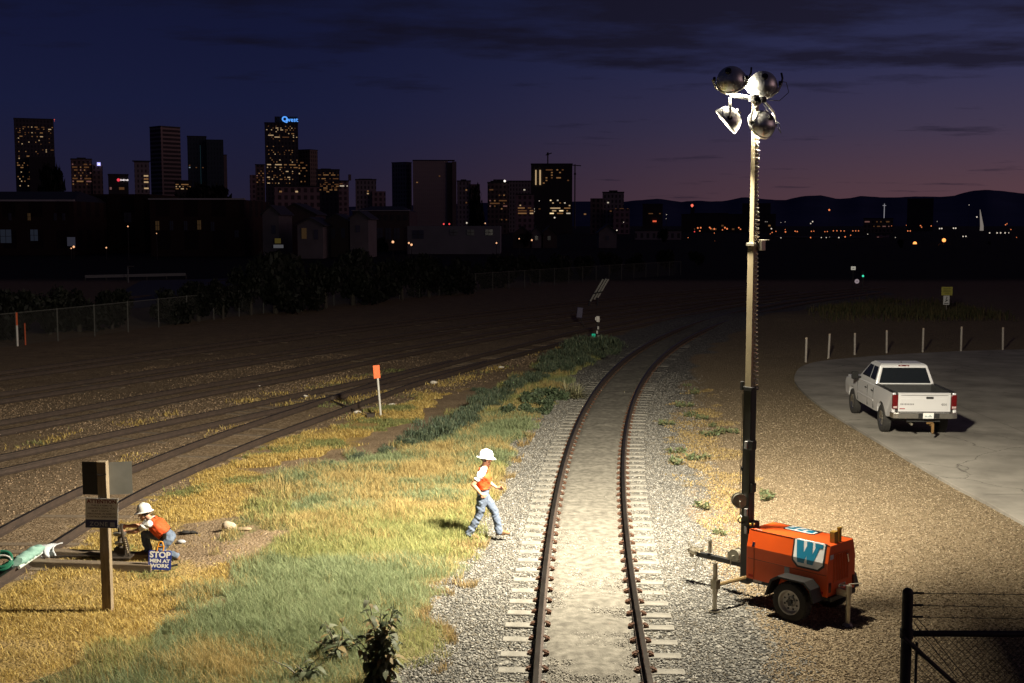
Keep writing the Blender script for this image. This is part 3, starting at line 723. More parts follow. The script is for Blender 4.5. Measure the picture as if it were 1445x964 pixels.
    b = MB(); b.cyl((1.76, .02, .60), (1.76, .02, .80), .032, 12); b.cyl((1.76, .02, .80), (1.76, .02, .815), .042, 12); b.tube([(1.76, .02, .815), (1.76, .02, .83), (1.70, .05, .83), (1.70, .05, .78)], .008, 6); b.build('tongue_jack', M_GALV, root, smooth=True)
    # front outrigger arm and jack
    b = MB(); b.tube([(.80, .34, .43), (.88, 1.0, .43)], .034, 8); b.build('outrigger_arm', M('arm_tan', (.26, .18, .075), (.17, .115, .05), scale=12, rough=.6, metal=.2), root)
    b = MB(); b.cyl((.885, 1.05, .03), (.885, 1.05, .80), .036, 12); b.cyl((.885, 1.05, .30), (.885, 1.05, .55), .046, 12); b.box((.885, 1.04, .45), (.11, .11, .16)); b.cyl((.885, 1.05, .005), (.885, 1.05, .028), .10, 14); b.tube([(.885, 1.05, .80), (.885, 1.05, .83), (.92, 1.12, .84), (.94, 1.12, .78)], .008, 6)
    b.build('front_jack', M_GALV, root, smooth=True)
    # rear jack
    b = MB(); b.cyl((-.96, .14, .03), (-.96, .14, .60), .036, 12); b.cyl((-.96, .14, .50), (-.96, .14, .64), .05, 12); b.cyl((-.96, .14, .005), (-.96, .14, .05), .085, 14, .05); b.box((-.86, .14, .52), (.16, .10, .10)); b.tube([(-.96, .14, .64), (-.96, .14, .66), (-1.05, .05, .67), (-1.10, .0, .67)], .010, 6)
    b.build('rear_jack', M_GALV, root, smooth=True)
    # ochre control box standing on the rear edge of the roof
    b = MB(); b.box((-.66, .10, 1.34), (.09, .11, .18)); b.box((-.69, -.005, 1.365), (.05, .06, .23)); b.box((-.69, -.01, 1.47), (.06, .08, .02)); b.build('roof_bracket', M_BRASS, root, bevel=.006)
    # ---- mast (local x .88, y .20)
    mx, my = .88, .20
    def wz(px, py):
        p = root_mat @ V(mx, my, 0); return at(px, py, p.y).z
    root_mat = Matrix.Translation(TW_O) @ Matrix.Rotation(TW_RZ, 4, 'Z')
    z1, z2, z3 = wz(1055, 548), wz(1056, 345), wz(1057, 138)
    ms = M('mast_black', (.02, .02, .02), (.012, .012, .012), rough=.42)
    b = MB(); b.box((mx, my, (.30+z1)/2), (.155, .155, z1-.30)); low = b.build('lower_mast', ms, root, bevel=.008)
    M_MAST = M('mast_zinc', (.40, .335, .21), (.28, .235, .15), scale=3, rough=.42, metal=.35, contrast=.35)
    b = MB(); b.box((mx, my, (z1-.05+z2)/2), (.115, .115, z2-z1+.05)); b.build('middle_mast', M_MAST, root, bevel=.006)
    b = MB(); b.box((mx, my, (z2-.05+z3)/2), (.08, .08, z3-z2+.05)); b.build('upper_mast', M_MAST, root, bevel=.005)
    b = MB(); b.box((mx, my, z1+.0), (.20, .20, .06)); b.box((mx+.09, my+.09, z1+.04), (.05, .05, .14)); b.build('mast_collar', M_BLACK, root, bevel=.005)
    b = MB(); b.box((mx, my, z2), (.15, .15, .05)); b.box((mx-.09, my-.09, z2-.01), (.11, .11, .17)); b.box((mx-.12, my-.12, z2+.07), (.14, .14, .012)); b.build('mast_bracket', M_GALV, root, bevel=.005)
    # pieces in a frame seen from the photographer: right vector u in the place, mapped into the trailer frame
    inv3 = root_mat.to_3x3().inverted(); u = inv3 @ V(1, 0, 0); fwd = inv3 @ V(0, 1, 0)
    base = V(mx, my, 0)
    def q(px, py, back=0.0):
        """point near the mast axis shown at this pixel"""
        w = root_mat @ base; p = at(px, py, w.y+back); return root_mat.inverted() @ p
    for px, py, w_, h_ in ((1060, 628, .12, .15), (1060, 688, .10, .15), (1063, 742, .17, .16)):
        b = MB(); b.box(q(px, py, -.06), (.13, w_, h_)); b.build('mast_bracket', M_BLACK, root, bevel=.006)
    b = MB(); p = q(1059, 740, -.16); b.ball(p, .022, 10, 6); b.ball(p+u*.06, .016, 10, 6); b.build('control_knob', M_BRASS, root, smooth=True)
    for py in (628, 723, 748):
        b = MB(); b.box(q(1053, py, -.085), (.05, .05, .12)); b.build('mast_label', M_GREYV, root)
    b = MB(); p = q(1043, 706); b.cyl(p-fwd*.05, p+fwd*.05, .10, 18); b.cyl(p-fwd*.07, p-fwd*.06, .12, 18); b.cyl(p+fwd*.06, p+fwd*.07, .12, 18); b.tube([p-fwd*.07, p-fwd*.11, q(1043, 724)-fwd*.11, q(1044, 727)-fwd*.16], .012, 6); b.box((p+V(mx, my, p.z))/2, (.09, .09, .12))
    b.build('mast_winch', M('winch_grey', (.3, .3, .3)), root, smooth=True)
    b = MB(); b.tube([q(1044, 697), q(1046.5, 620), q(1048, 556)], .005, 5); b.build('winch_cable', M_BLACK, root)
    b = MB(); b.tube([q(1051, 657), q(1046, 660), q(1047, 664), q(1051, 665)], .014, 6); b.build('cable_guide', M_BLACK, root)
    b = MB(); b.tube([q(1052, 738), q(1044, 738, -.1), q(1041, 734, -.1), q(1045, 729, -.1), q(1053, 727)], .011, 6); b.build('lead', M_CABLE, root)
    # coiled cable
    def coil(pxa, pya, pyb, rad, turns, name):
        n = turns*10; pts = []
        for i in range(n+1):
            t = i/n; a = 2*math.pi*turns*t; c = q(pxa, pya+(pyb-pya)*t); sag = 1+.15*math.sin(t*9)
            pts.append(c+u*(math.cos(a)*rad*sag)+fwd*(math.sin(a)*rad*sag))
        b = MB(); b.tube(pts, .0125, 5); b.build(name, M('coil_cable', (.60, .58, .52), (.45, .43, .38), rough=.3, spec=.7), root, smooth=True)
    coil(1066.5, 190, 340, .042, 26, 'coiled_cable'); coil(1065.5, 352, 548, .040, 32, 'coiled_cable')
    b = MB(); b.tube([q(1064, 548), q(1065, 575), q(1064, 600), q(1062, 622)], .011, 6); b.build('lead', M_CABLE, root)
    # ---- cross arm and four floodlights
    A, B = q(1031, 134, .12), q(1081, 142, -.10)
    b = MB(); d = (B-A); b.tube([A, B], .035, 4); b.box(q(1064, 139, -.05), (.12, .12, .10)); b.box(q(1075, 141, -.08), (.10, .10, .09)); b.build('cross_arm', M_BLACK, root)
    specs = [((1031, 111, -.08), (.34, .76, -.55), (1030, 133)), ((1077, 118, .08), (.04, .865, -.50), (1077, 138)),
             ((1029, 168, .05), (-.76, .10, -.64), (1030, 139)), ((1077, 174, -.02), (-.50, .74, -.45), (1077, 143))]
    power = [850, 2050, 3400, 2900]; spread = [118, 146, 156, 146]
    for k, ((px, py, bk), aim, piv) in enumerate(specs):
        c = q(px, py, bk); ad = (inv3 @ Vector(aim)).normalized()
        # bowl: back pole behind the mouth
        n_ = 10; prof = []
        for i in range(n_+1):
            t = i/n_; prof.append((.230*math.sin(t*math.pi/2)**.9, -.23*math.cos(t*math.pi/2)+.06))
        b = MB(); b.lathe([(.0, -.19)]+prof+[(.243, .06), (.243, .085), (.226, .085), (.221, .055)], c, ad, 30)
        lamp = b.build('floodlight', M_SHELL, root, smooth=True)
        # reflective inside and glass
        b = MB(); b.lathe([(max(.005, r-.012), h+.012) for r, h in prof], c, ad, 30); b.build('reflector', M_CHROME, lamp, smooth=True)
        b = MB(); b.ball(c+ad*(-.03), .055, 14, 8); b.build('bulb', M_BULB, lamp, smooth=True)
        # ballast can and knob at the back, yoke
        side = ad.cross(V(0, 0, 1)).normalized(); upv = side.cross(ad)
        b = MB(); b.cyl(c+side*.245, c+side*.275, .04, 10); b.tube([c+side*.29, c+side*.31+upv*.10, c+side*.30+upv*.2], .016, 6); b.build('trunnion', M_BLACK, lamp)
        b = MB(); b.cyl(c-side*.245, c-side*.275, .04, 10); b.build('trunnion', M_BLACK, lamp)
        b = MB(); b.cyl(c-ad*.20, c-ad*.15, .05, 12); b.build('lamp_socket', M_BLACK, lamp)
        pv = q(piv[0], piv[1]); b = MB(); b.tube([c+side*.29, (c+side*.29)*.45+pv*.55+side*.10, pv+side*.03], .019, 6); b.tube([c-side*.29, (c-side*.29)*.45+pv*.55-side*.10, pv-side*.03], .019, 6)
        b.build('yoke', M('yoke_zinc', (.62, .60, .54), (.5, .48, .42), scale=9, rough=.4, metal=.6), lamp)
        b = MB(); s0 = c+side*.275 if k % 2 else c-ad*.18; sd = side if k % 2 else V(0, 0, 0)
        b.tube([s0+upv*.04, s0+sd*.09+upv*.02, s0+sd*.13-V(0, 0, .14), s0*.5+pv*.5+sd*.12-V(0, 0, .16), pv+V(0, 0, -.03)], .006, 5); b.build('lead', M_CABLE, lamp)
        # the lamp's own light at the mouth
        ld = bpy.data.lights.new('floodlight_beam', 'AREA'); ld.shape = 'DISK'; ld.size = .30; ld.energy = power[k]; ld.color = (1.0, .90, .71); ld.spread = R(spread[k])
        lo = link(bpy.data.objects.new('floodlight_beam', ld)); pos = root_mat @ (c+ad*.088); lo.location = pos
        lo.rotation_euler = (Vector(aim).normalized()).to_track_quat('-Z', 'Y').to_euler()
        lo.parent = root; lo.matrix_parent_inverse = root_mat.inverted()
    return root
light_tower()

# ------------------------------------------------------------------ pickup truck
def pickup():
    root = thing('pickup_truck', 'silver double cab pickup parked on the concrete with its tailgate towards the camera', 'pickup truck', (11.98, 37.35, .035), R(-2.2)); root.scale = (.955, 1, 1)
    paint = M('silver_paint', (.70, .70, .71), (.66, .66, .67), scale=2, rough=.32, metal=.25, coat=.5)
    dark = M('black_trim', (.02, .02, .02), (.014, .014, .014), rough=.5)
    bedm = M('bed_liner', (.03, .03, .03), (.02, .02, .02), rough=.8)
    gl = glass(); chrome = M('bumper_chrome', (.62, .60, .56), (.5, .49, .46), scale=3, rough=.22, metal=.95)
    yr, yf = -2.78, 2.85; ra, fa, zr = -1.66, 1.90, .40
    def arch(cy, r, n=9, z0=.52):
        return [(cy+r*math.cos(a), zr+r*math.sin(a)) for a in np.linspace(math.pi-.25, .25, n)]
    # side skins with wheel arches
    low = .50
    prof = [(yr, low+.12)]+arch(ra, .50)+[(-.9, low), (1.2, low)]+arch(fa, .50)+[(yf-.02, low+.08), (yf, .95), (yf-.12, 1.10), (1.5, 1.22), (1.35, 1.25), (-.80, 1.27), (-.84, 1.31), (yr, 1.31)]
    b = MB()
    for sx in (1, -1):
        # bulged side: three slices
        b.prism(prof, lambda y, z, t, sx=sx: (sx*(t-.045*abs((z-.88)/.45)**2), y, z), .885, .985)
    b.build('side_panel', paint, root, bevel=.02)
    b = MB(); b.box((0, 2.08, .86), (1.80, 1.48, .62)); b.prism([(1.35, 1.14), (2.75, 1.02), (2.80, 1.06), (2.2, 1.20), (1.35, 1.26)], lambda y, z, t: (t, y, z), -.80, .80)
    b.box((0, 2.80, .80), (1.72, .10, .42)); b.build('bonnet', paint, root, bevel=.04)
    b = MB(); b.box((0, .26, .86), (1.82, 2.16, .72)); b.build('cab_floor', dark, root)
    # cab greenhouse
    def ring(y0, y1, hw, z): return [(-hw, y0, z), (hw, y0, z), (hw, y1, z), (-hw, y1, z)]
    lo, mi, hi, tp = ring(-.80, 1.36, .93, 1.24), ring(-.76, 1.10, .90, 1.40), ring(-.62, .42, .745, 1.86), ring(-.50, .28, .66, 1.905)
    b = MB(); b.add(lo+mi+hi+tp, [(0, 1, 2, 3)]+[(4*k+i, 4*k+(i+1) % 4, 4*k+4+(i+1) % 4, 4*k+4+i) for k in range(3) for i in range(4)]+[(12, 13, 14, 15)])
    b.build('cab', paint, root, bevel=.035, seg=3)
    def quad_on(pts, name, m, lift=.006, th=.012):
        p = [Vector(x) for x in pts]; n = (p[1]-p[0]).cross(p[2]-p[0]).normalized()
        b = MB(); b.prism([(0, 0), (1, 0), (1, 1), (0, 1)], lambda a, c, t: (p[0]*(1-a)+p[1]*a)*(1-c)+(p[3]*(1-a)+p[2]*a)*c+n*t, -th, lift); return b.build(name, m, root)
    # rear window between mi and hi rows: y from -.76 (z1.40) to -.62 (z1.86)
    def ry(z): return -.80+(z-1.24)*.04/.16 if z < 1.40 else -.76+(z-1.40)*.14/.46
    def rx(z): return .93-(z-1.24)*.03/.16 if z < 1.4 else .90-(z-1.40)*.155/.46
    z0, z1 = 1.335, 1.79
    quad_on([(-rx(z0)+.10, ry(z0)+.004, z0), (rx(z0)-.10, ry(z0)+.004, z0), (rx(z1)-.09, ry(z1)-.004, z1), (-rx(z1)+.09, ry(z1)-.004, z1)], 'rear_window', gl, lift=.010)
    # windscreen
    fyy = lambda z: 1.10-(z-1.40)*(1.10-.42)/.46
    quad_on([(.80, fyy(1.42), 1.42), (-.80, fyy(1.42), 1.42), (-.68, fyy(1.82), 1.82), (.68, fyy(1.82), 1.82)], 'windscreen', gl, lift=.008)
    for sx in (-1, 1):
        for ya, yb, yc, yd, nm in ((-.66, -.08, -.08, -.56, 'rear_side_window'), (.0, .90, .40, .0, 'front_side_window')):
            pts = [(sx*(rx(1.41)+.002), ya, 1.41), (sx*(rx(1.41)+.002), yb, 1.41), (sx*(rx(1.80)+.002), min(yc, .42), 1.80), (sx*(rx(1.80)+.002), yd, 1.80)]
            if sx < 0: pts = [pts[1], pts[0], pts[3], pts[2]]
            quad_on(pts, 'side_window', gl, lift=.006)
        # doors: seams and handles
        b = MB()
        for y in (-.74, -.04, 1.18): b.box((sx*.978, y, .88), (.02, .012, .62))
        b.build('door_gap', dark, root)
        for y in (-.60, .16):
            b = MB(); b.box((sx*.985, y, 1.09), (.03, .17, .035)); b.build('door_handle', dark, root, bevel=.006)
        b = MB(); b.box((sx*.983, .25, .80), (.022, 2.0, .05)); b.build('side_moulding', paint, root, bevel=.006)
        # mirror
        b = MB(); b.box((sx*1.13, .98, 1.36), (.22, .10, .24)); b.box((sx*.99, 1.0, 1.30), (.16, .05, .06)); b.build('wing_mirror', M('mirror_black', (.012, .012, .012), rough=.7, spec=.2), root, bevel=.025)
        # wheel
        for cy in (ra, fa):
            b = MB(); prof2 = [(.24, -.10), (.33, -.125), (.385, -.11), (.405, -.06), (.405, .06), (.385, .11), (.33, .125), (.24, .10)]
            c = (sx*.865, cy, zr); b.lathe(prof2, c, (1, 0, 0), 32, closed=True)
            for k in range(40):
                a = 2*math.pi*k/40
                for w in (-.07, 0, .07): b.box((c[0]+w, cy+math.cos(a)*.403, zr+math.sin(a)*.403), (.05, .035, .016), rot=Matrix.Rotation(a-math.pi/2, 3, 'X'))
            ty = b.build('wheel', M_RUBBER, root, smooth=True)
            b = MB(); b.lathe([(r, sx*h) for r, h in [(0, .07), (.06, .075), (.09, .05), (.17, .05), (.20, .08), (.245, .10), (.25, -.10)]], c, (1, 0, 0), 28)
            for k in range(5):
                a = 2*math.pi*k/5; b.box((c[0]+sx*.07, cy+math.cos(a)*.14, zr+math.sin(a)*.14), (.02, .07, .16), rot=Matrix.Rotation(a-math.pi/2, 3, 'X'))
            b.build('rim', chrome, ty, smooth=True)
        # tail light
        b = MB(); b.box((sx*.875, yr-.005, 1.05), (.165, .09, .42)); tl = b.build('tail_light', M('lens_red', (.13, .004, .006), (.07, .003, .004), scale=25, rough=.15), root, bevel=.02)
        b = MB(); b.box((sx*.875, yr-.053, .90), (.12, .012, .06)); b.build('reversing_lens', M('lens_white', (.5, .4, .38), (.35, .25, .25), scale=20, rough=.2), tl, bevel=.004)
    # bed
    b = MB(); b.box((0, -1.75, .70), (1.62, 1.90, .05)); b.box((0, -.86, 1.0), (1.76, .06, .58)); b.box((.83, -1.8, 1.0), (.08, 1.92, .60)); b.box((-.83, -1.8, 1.0), (.08, 1.92, .60))
    for sx in (1, -1): b.box((sx*.68, ra, .82), (.26, .8, .22))
    b.box((0, -1.75, .55), (1.0, 2.0, .16)); b.build('cargo_bed', bedm, root)
    for sx in (1, -1):
        b = MB(); b.box((sx*.89, -1.79, 1.318), (.13, 1.94, .02)); b.build('bed_rail_cap', dark, root, bevel=.006)
    # tailgate with pressed panel, handle and badges
    b = MB(); b.box((0, yr+.03, 1.035), (1.57, .075, .55)); b.box((0, yr-.012, .985), (1.40, .02, .32)); b.box((0, yr+.02, 1.30), (1.57, .10, .03)); tg = b.build('tailgate', paint, root, bevel=.012)
    b = MB(); b.box((.16, yr-.018, 1.17), (.22, .03, .065)); b.build('tailgate_handle', dark, tg, bevel=.012)
    bt = MB()
    for k, wd in enumerate((.030, .034, .026, .036, .030, .034, .028, .034, .030)): bt.box((-.70+k*.046, yr-.0245, .985), (wd, .005, .045 if k % 3 else .052))
    bt.build('badge', M('badge_grey', (.24, .24, .25), (.2, .2, .2), rough=.4), tg)
    bt = MB(); add_text(bt, '4X4', lambda x, y: (.58+x, yr-.0245, .975+y), .095, offset=.004); bt.build('badge', M('badge_grey', (.24, .24, .25)), tg)
    bt = MB(); bt.box((-.66, yr-.0245, .855), (.16, .006, .025)); bt.build('badge', M('badge_red', (.3, .02, .02), rough=.4), tg)
    b = MB()
    for sx in (-1, 1): b.box((sx*.79, yr-.010, 1.03), (.010, .02, .55))
    b.box((0, yr-.010, .765), (1.58, .02, .012)); b.box((0, yr-.0235, 1.245), (1.40, .006, .008)); b.build('tailgate_gap', dark, tg)
    b = MB(); b.box((0, -.80, 1.30), (1.80, .012, .012)); b.build('cab_gap', dark, root)
    # bumper, plate, hitch
    b = MB()
    b.prism([(-.99, yr+.14), (-.96, yr-.10), (-.80, yr-.16), (.80, yr-.16), (.96, yr-.10), (.99, yr+.14)], lambda x, y, t: (x, y, t), .585, .755)
    bp = b.build('rear_bumper', chrome, root, bevel=.02)
    b = MB(); b.box((0.10, yr-.163, .67), (.62, .02, .14)); b.build('bumper_step', dark, bp)
    b = MB(); b.box((.08, yr-.178, .675), (.32, .010, .165)); pl = b.build('number_plate', M('plate_white', (.78, .78, .74), (.70, .70, .68), rough=.5), root, bevel=.004)
    b = MB(); b.add([(x+.08, yr-.1845, z) for x, z in ((-.13, .63), (-.08, .69), (-.02, .65), (.05, .705), (.13, .63))], [(0, 1, 2, 3, 4)]); b.build('plate_emblem', M('plate_grey_green', (.40, .46, .46), (.3, .36, .36), scale=30), pl)
    b = MB(); b.box((.20, yr-.08, .42), (.09, .26, .09)); b.box((.20, yr-.22, .34), (.075, .06, .24)); b.box((.14, yr-.14, .46), (.2, .05, .05)); b.ball((.20, yr-.24, .20), .035, 10, 6); b.build('tow_hitch', M('hitch_rust', (.26, .15, .05), (.14, .08, .03), scale=12, rough=.6, metal=.3), root, bevel=.005)
    b = MB(); b.cyl((-.36, yr-.02, .40), (-.36, yr+.9, .44), .035, 10); b.build('exhaust_pipe', M_GALV, root)
    b = MB(); b.box((0, 0, .50), (.9, 5.0, .16)); b.cyl((-.8, ra, zr), (.8, ra, zr), .07, 10); b.ball((0, ra, zr), .16, 12, 8); b.cyl((-.8, fa, zr), (.8, fa, zr), .05, 10); b.build('chassis', dark, root)
    # roof lamp
    b = MB(); b.box((0, -.612, 1.846), (.34, .03, .05)); tl = b.build('brake_light', M('lens_red', (.45, .01, .01)), root, bevel=.006)
    for sx in (1, -1):
        b = MB(); b.box((sx*.095, -.629, 1.846), (.05, .008, .032)); b.build('brake_lens', M('lens_white', (.7, .6, .6)), tl)
    b = MB(); b.cyl((0, -.30, 1.90), (0, -.30, 1.945), .02, 8); b.build('roof_aerial', dark, root)
    for sx in (1, -1):
        b = MB(); b.box((sx*.72, yf-.02, .92), (.30, .05, .20)); b.build('headlight', gl, root, bevel=.01)
    # seats seen dimly through the panes are left to the dark glass
    return root
pickup()

# ------------------------------------------------------------------ signs and posts
M_WOOD = M('weathered_wood', (.30, .235, .15), (.13, .095, .06), scale=5, rough=.9, bump=.5, bscale=26, stretch=(7, 7, .8), contrast=.3)
def sign_post():
    x, y = gp(153, 860); root = thing('sign_post', 'weathered square timber post carrying the attention board and two blank grey plates', 'sign post', (x, y, 0), R(1))
    b = MB()
    n = 7; hs = [-.1+i*2.52/n for i in range(n+1)]; vs = []; fs = []
    for i, h in enumerate(hs):
        for a, c in ((-1, -1), (1, -1), (1, 1), (-1, 1)): vs.append((a*.073+random.uniform(-.005, .005)-.015*h/2.4, c*.073+random.uniform(-.005, .005), h))
    for i in range(n):
        for j in range(4): fs.append((i*4+j, i*4+(j+1) % 4, i*4+4+(j+1) % 4, i*4+4+j))
    fs += [(3, 2, 1, 0), tuple(n*4+j for j in range(4))]; b.add(vs, fs); b.build('post', M_WOOD, root, bevel=.008)
    def plate(cx, ang, z, w, h, m, nm, side):
        d = V(math.cos(ang), math.sin(ang), 0); nrm = V(math.sin(ang), -math.cos(ang), 0)
        b = MB(); o = V(cx, .078 if side else .082, z)
        for px_ in (0,):
            b.prism([(0, -h/2), (side*w, -h/2), (side*w, h/2), (0, h/2)], lambda a, c, t: o+d*a+V(0, 0, c)+nrm*t, 0, .004)
        return b.build(nm, m, root)
    pm = M('plate_back_grey', (.23, .225, .20), (.17, .165, .145), scale=5, rough=.5, metal=.3)
    plate(-.02, R(-9), 2.12, .375, .535, M('plate_back_shade', (.035, .034, .034), (.025, .025, .025), rough=.6), 'blank_plate', -1)  # darker copy of the grey plate: its unlit side is put into the colour
    plate(.02, R(14), 2.12, .385, .525, pm, 'blank_plate', 1)
    b = MB(); b.tube([(-.09, -.085, 2.22), (-.02, -.088, 2.205), (.06, -.088, 2.225)], .008, 6); b.build('wire', M_BLACK, root)
    # attention board
    bd = thing('board_tmp', None, None); bpy.data.objects.remove(bd)
    ang = R(1); ux = V(math.cos(ang), math.sin(ang), 0); nz_ = V(math.sin(ang), -math.cos(ang), 0); c0 = V(-.025, -.100, 1.60); tl = R(-2.0)
    def on(xx, zz, t=0.0):
        X = xx*math.cos(tl)-zz*math.sin(tl); Z = xx*math.sin(tl)+zz*math.cos(tl); return c0+ux*X+V(0, 0, Z)+nz_*t
    w, h = .255, .24
    b = MB(); b.prism([(-w, -h), (w, -h), (w, h), (-w, h)], on, -.006, 0); board = b.build('board', M('board_grey_white', (.62, .60, .58), (.48, .465, .44), scale=5, rough=.6), root)
    b = MB(); b.prism([(-w+.006, -h+.004), (w-.006, -h+.004), (w-.006, -h+.135), (-w+.006, -h+.135)], on, .0, .003); band = b.build('blue_band', M('band_navy', (.018, .022, .11), (.012, .015, .08), rough=.6), board)
    fn = lambda cx, cz, l: (lambda xx, yy: on(cx+xx, cz+yy, l))
    b = MB(); add_text(b, 'ATTENTION', fn(0, .185, .0025), .082, offset=.0035); b.build('lettering', M('letters_dark_red', (.17, .02, .015), (.10, .012, .01), scale=30), board)
    b = MB()
    for t, z in (('THIS IS A REMOTE', .122), ('CONTROL ZONE. YOU', .077), ('MUST CONTACT', .032), ('PERSONNEL IN REMOTE', -.013), ('CONTROL OPERATIONS', -.058)): add_text(b, t, fn(0, z, .0025), .041, offset=.0012)
    b.build('lettering', M('letters_grey', (.16, .13, .12), (.11, .09, .085), scale=30), board)
    b = MB(); add_text(b, 'ZONE', fn(-.045, -.178, .0055), .095, offset=.002, spacing=1.15); b.prism([(.135, -.215), (.205, -.215), (.205, -.145), (.135, -.145)], on, .003, .0055); b.build('lettering', M('letters_pale_blue', (.26, .27, .34), (.18, .19, .26), scale=30), band)
sign_post()

def stop_sign():
    x, y = gp(226, 806); root = thing('warning_sign', 'small blue board reading STOP MEN AT WORK standing in dry grass', 'sign', (x, y, 0), R(4))
    w, h, r = .20, .175, .035; z0 = .20; tl = R(-4)
    def on(a, c, t): return V(a*math.cos(tl)-c*math.sin(tl), -t, z0+a*-math.sin(tl)*-1+c*math.cos(tl))
    poly = []
    for cx, cz, a0 in ((w-r, h-r, 0), (-w+r, h-r, 90), (-w+r, -h+r, 180), (w-r, -h+r, 270)):
        for k in range(5): a = R(a0+k*22.5); poly.append((cx+r*math.cos(a), cz+r*math.sin(a)))
    poly = poly[::-1]
    b = MB(); b.prism(poly, on, -.005, .005); bd = b.build('board', M('sign_blue', (.018, .042, .30), (.012, .034, .24), rough=.45), root)
    b = MB()
    add_text(b, 'STOP', lambda a, c: on(a, c+.095, .0065), .152, offset=.0065)
    add_text(b, 'MEN AT', lambda a, c: on(a*1.12, c-.015, .0065), .088, offset=.004)
    add_text(b, 'WORK', lambda a, c: on(a*1.12, c-.105, .0065), .092, offset=.004); b.build('lettering', M_WHITE, bd)
    b = MB()
    for sx in (-1, 1): b.tube([(.01+sx*.055, .0, .37), (.02+sx*.05, .0, .46), (.025+sx*.03, 0, .525), (.03, 0, .54)], .014, 6)
    b.tube([(-.03, 0, .45), (.09, 0, .45)], .010, 6); b.build('handle', M('handle_orange', (.62, .27, .03), (.5, .2, .02), rough=.5), root)
    b = MB(); b.tube([(0, .012, .3), (0, .012, -.1)], .012, 6); b.tube([(.19, .03, .08), (.30, .05, .10)], .02, 6); b.build('stake', M_BLACK, root)
stop_sign()

def switch_stand():
    x, y = gp(172, 796); y -= .0; root = thing('switch_stand', 'low iron switch stand with upright hand lever on two dark timbers', 'switch stand', (x, y, 0))
    iron = M('stand_iron', (.075, .06, .045), (.04, .03, .024), scale=14, rough=.6, metal=.4, bump=.2); b = MB()
    b.box((-.06, .12, .12), (.46, .40, .03)); b.box((-.06, .12, .20), (.24, .22, .16), taper=.75); b.cyl((-.06, .12, .26), (-.06, .12, .70), .045, 12, .035); b.build('pedestal', iron, root, bevel=.006)
    b = MB(); b.lathe([(.055, 0), (.11, .01), (.12, .05), (.06, .07), (.05, .07)], (-.06, .12, .50), (0, 0, 1), 18); b.lathe([(.05, 0), (.10, .01), (.10, .04), (.05, .05)], (-.06, .12, .34), (0, 0, 1), 18); b.build('cam_housing', M('stand_worn', (.34, .31, .25), (.16, .14, .11), scale=12, rough=.45, metal=.6), root, smooth=True)
    b = MB(); b.tube([(.06, .05, .16), (.055, .02, .35), (.03, .0, .56), (.015, 0, .68), (.02, 0, .75)], [.035, .032, .028, .024, .03], 8); b.tube([(.13, .04, .14), (.12, .02, .32), (.08, .01, .50)], .018, 6); b.build('hand_lever', iron, root, smooth=True)
    b = MB()
    for k in range(7): b.ball((.115-.008*k, -.01, .22+.04*k), .02, 8, 5, (1, .6, .8))
    b.build('chain', M('chain_pale', (.5, .42, .3), (.2, .15, .1), scale=20, metal=.5, rough=.4), root)
    b = MB(); b.tube([(-.2, .12, .14), (-1.35, .12, .10)], .02, 8); b.build('connecting_rod', iron, root)
    for (pxa, pya), (pxb, pyb), nm in (((25, 801), (214, 807), 'dusty head timber nearer the camera under the switch stand'), ((45, 786), (238, 793), 'dark head timber farther from the camera under the switch stand')):
        a = V(*gp(pxa, pya), .0); c = V(*gp(pxb, pyb), .0); d = (c-a); m = (a+c)/2; ang = math.atan2(d.y, d.x)
        b = MB(); b.box((0, 0, 0), (d.length, .21, .20)); o = b.build('switch_timber', M_TIMB, None, bevel=.012); o.location = (m.x, m.y+.1, .02); o.rotation_euler = (0, 0, ang); tag(o, nm, 'timber', 'head timbers under the switch stand')
switch_stand()

def orange_marker():
    x, y = gp(538, 590); root = thing('marker_post', 'grey pipe marker with an orange plate beside the dark yard tracks', 'marker post', (x, y, 0), R(12))
    b = MB(); b.tube([(0, 0, -.1), (-.10, 0, 1.30)], .035, 10); b.build('pipe', M('pipe_grey', (.50, .49, .45), (.38, .37, .34), rough=.5), root, smooth=True)
    b = MB(); b.box((-.135, -.03, 1.50), (.21, .02, .42), rot=Matrix.Rotation(R(-4), 3, 'Y')); b.build('orange_plate', M('plate_orange', (.75, .13, .015), (.66, .10, .012), rough=.45), root, bevel=.004)
orange_marker()
def throw_rod():
    a = V(*gp(466, 566), .04); c = V(*gp(522, 592), .04); b = MB(); b.tube([a, a*.5+c*.5+V(0, 0, .03), c], .03, 6); b.box(c+V(.03, .05, .06), (.25, .2, .16)); b.box(a+V(0, 0, .08), (.3, .2, .12))
    o = b.build('throw_rod', M('rod_rust', (.05, .035, .025), (.03, .02, .015), rough=.8)); tag(o, 'rusty throw rod lying under the siding just left of the orange marker', 'throw rod')
throw_rod()

def simple_post(name, label, cat, px, pyb, pyt, r, parts, group=None, rz=0):
    x, y = gp(px, pyb); h = at(px, pyt, y).z; root = thing(name, label, cat, (x, y, 0), rz, group)
    z0 = -.1
    for f0, f1, m, nm in parts:
        b = MB(); b.cyl((0, 0, z0 if f0 == 0 else f0*h), (0, 0, f1*h), r, 10); b.build(nm, m, root, smooth=True)
    return root, h
M_PW = M('post_white', (.66, .64, .60), (.48, .46, .43), scale=6, rough=.6)
M_PO = M('post_orange_red', (.60, .10, .02), (.5, .08, .015), rough=.6)
simple_post('marker_post', 'white marker post with a red orange top at the far left fence', 'marker post', 25, 489, 441, .05, [(0, .62, M_PW, 'post'), (.62, 1, M_PO, 'post_cap')])
simple_post('marker_post', 'short all orange marker post right of the white and orange one', 'marker post', 36, 487, 456, .04, [(0, .9, M_PO, 'post'), (.9, 1, M_PO, 'post_cap')])
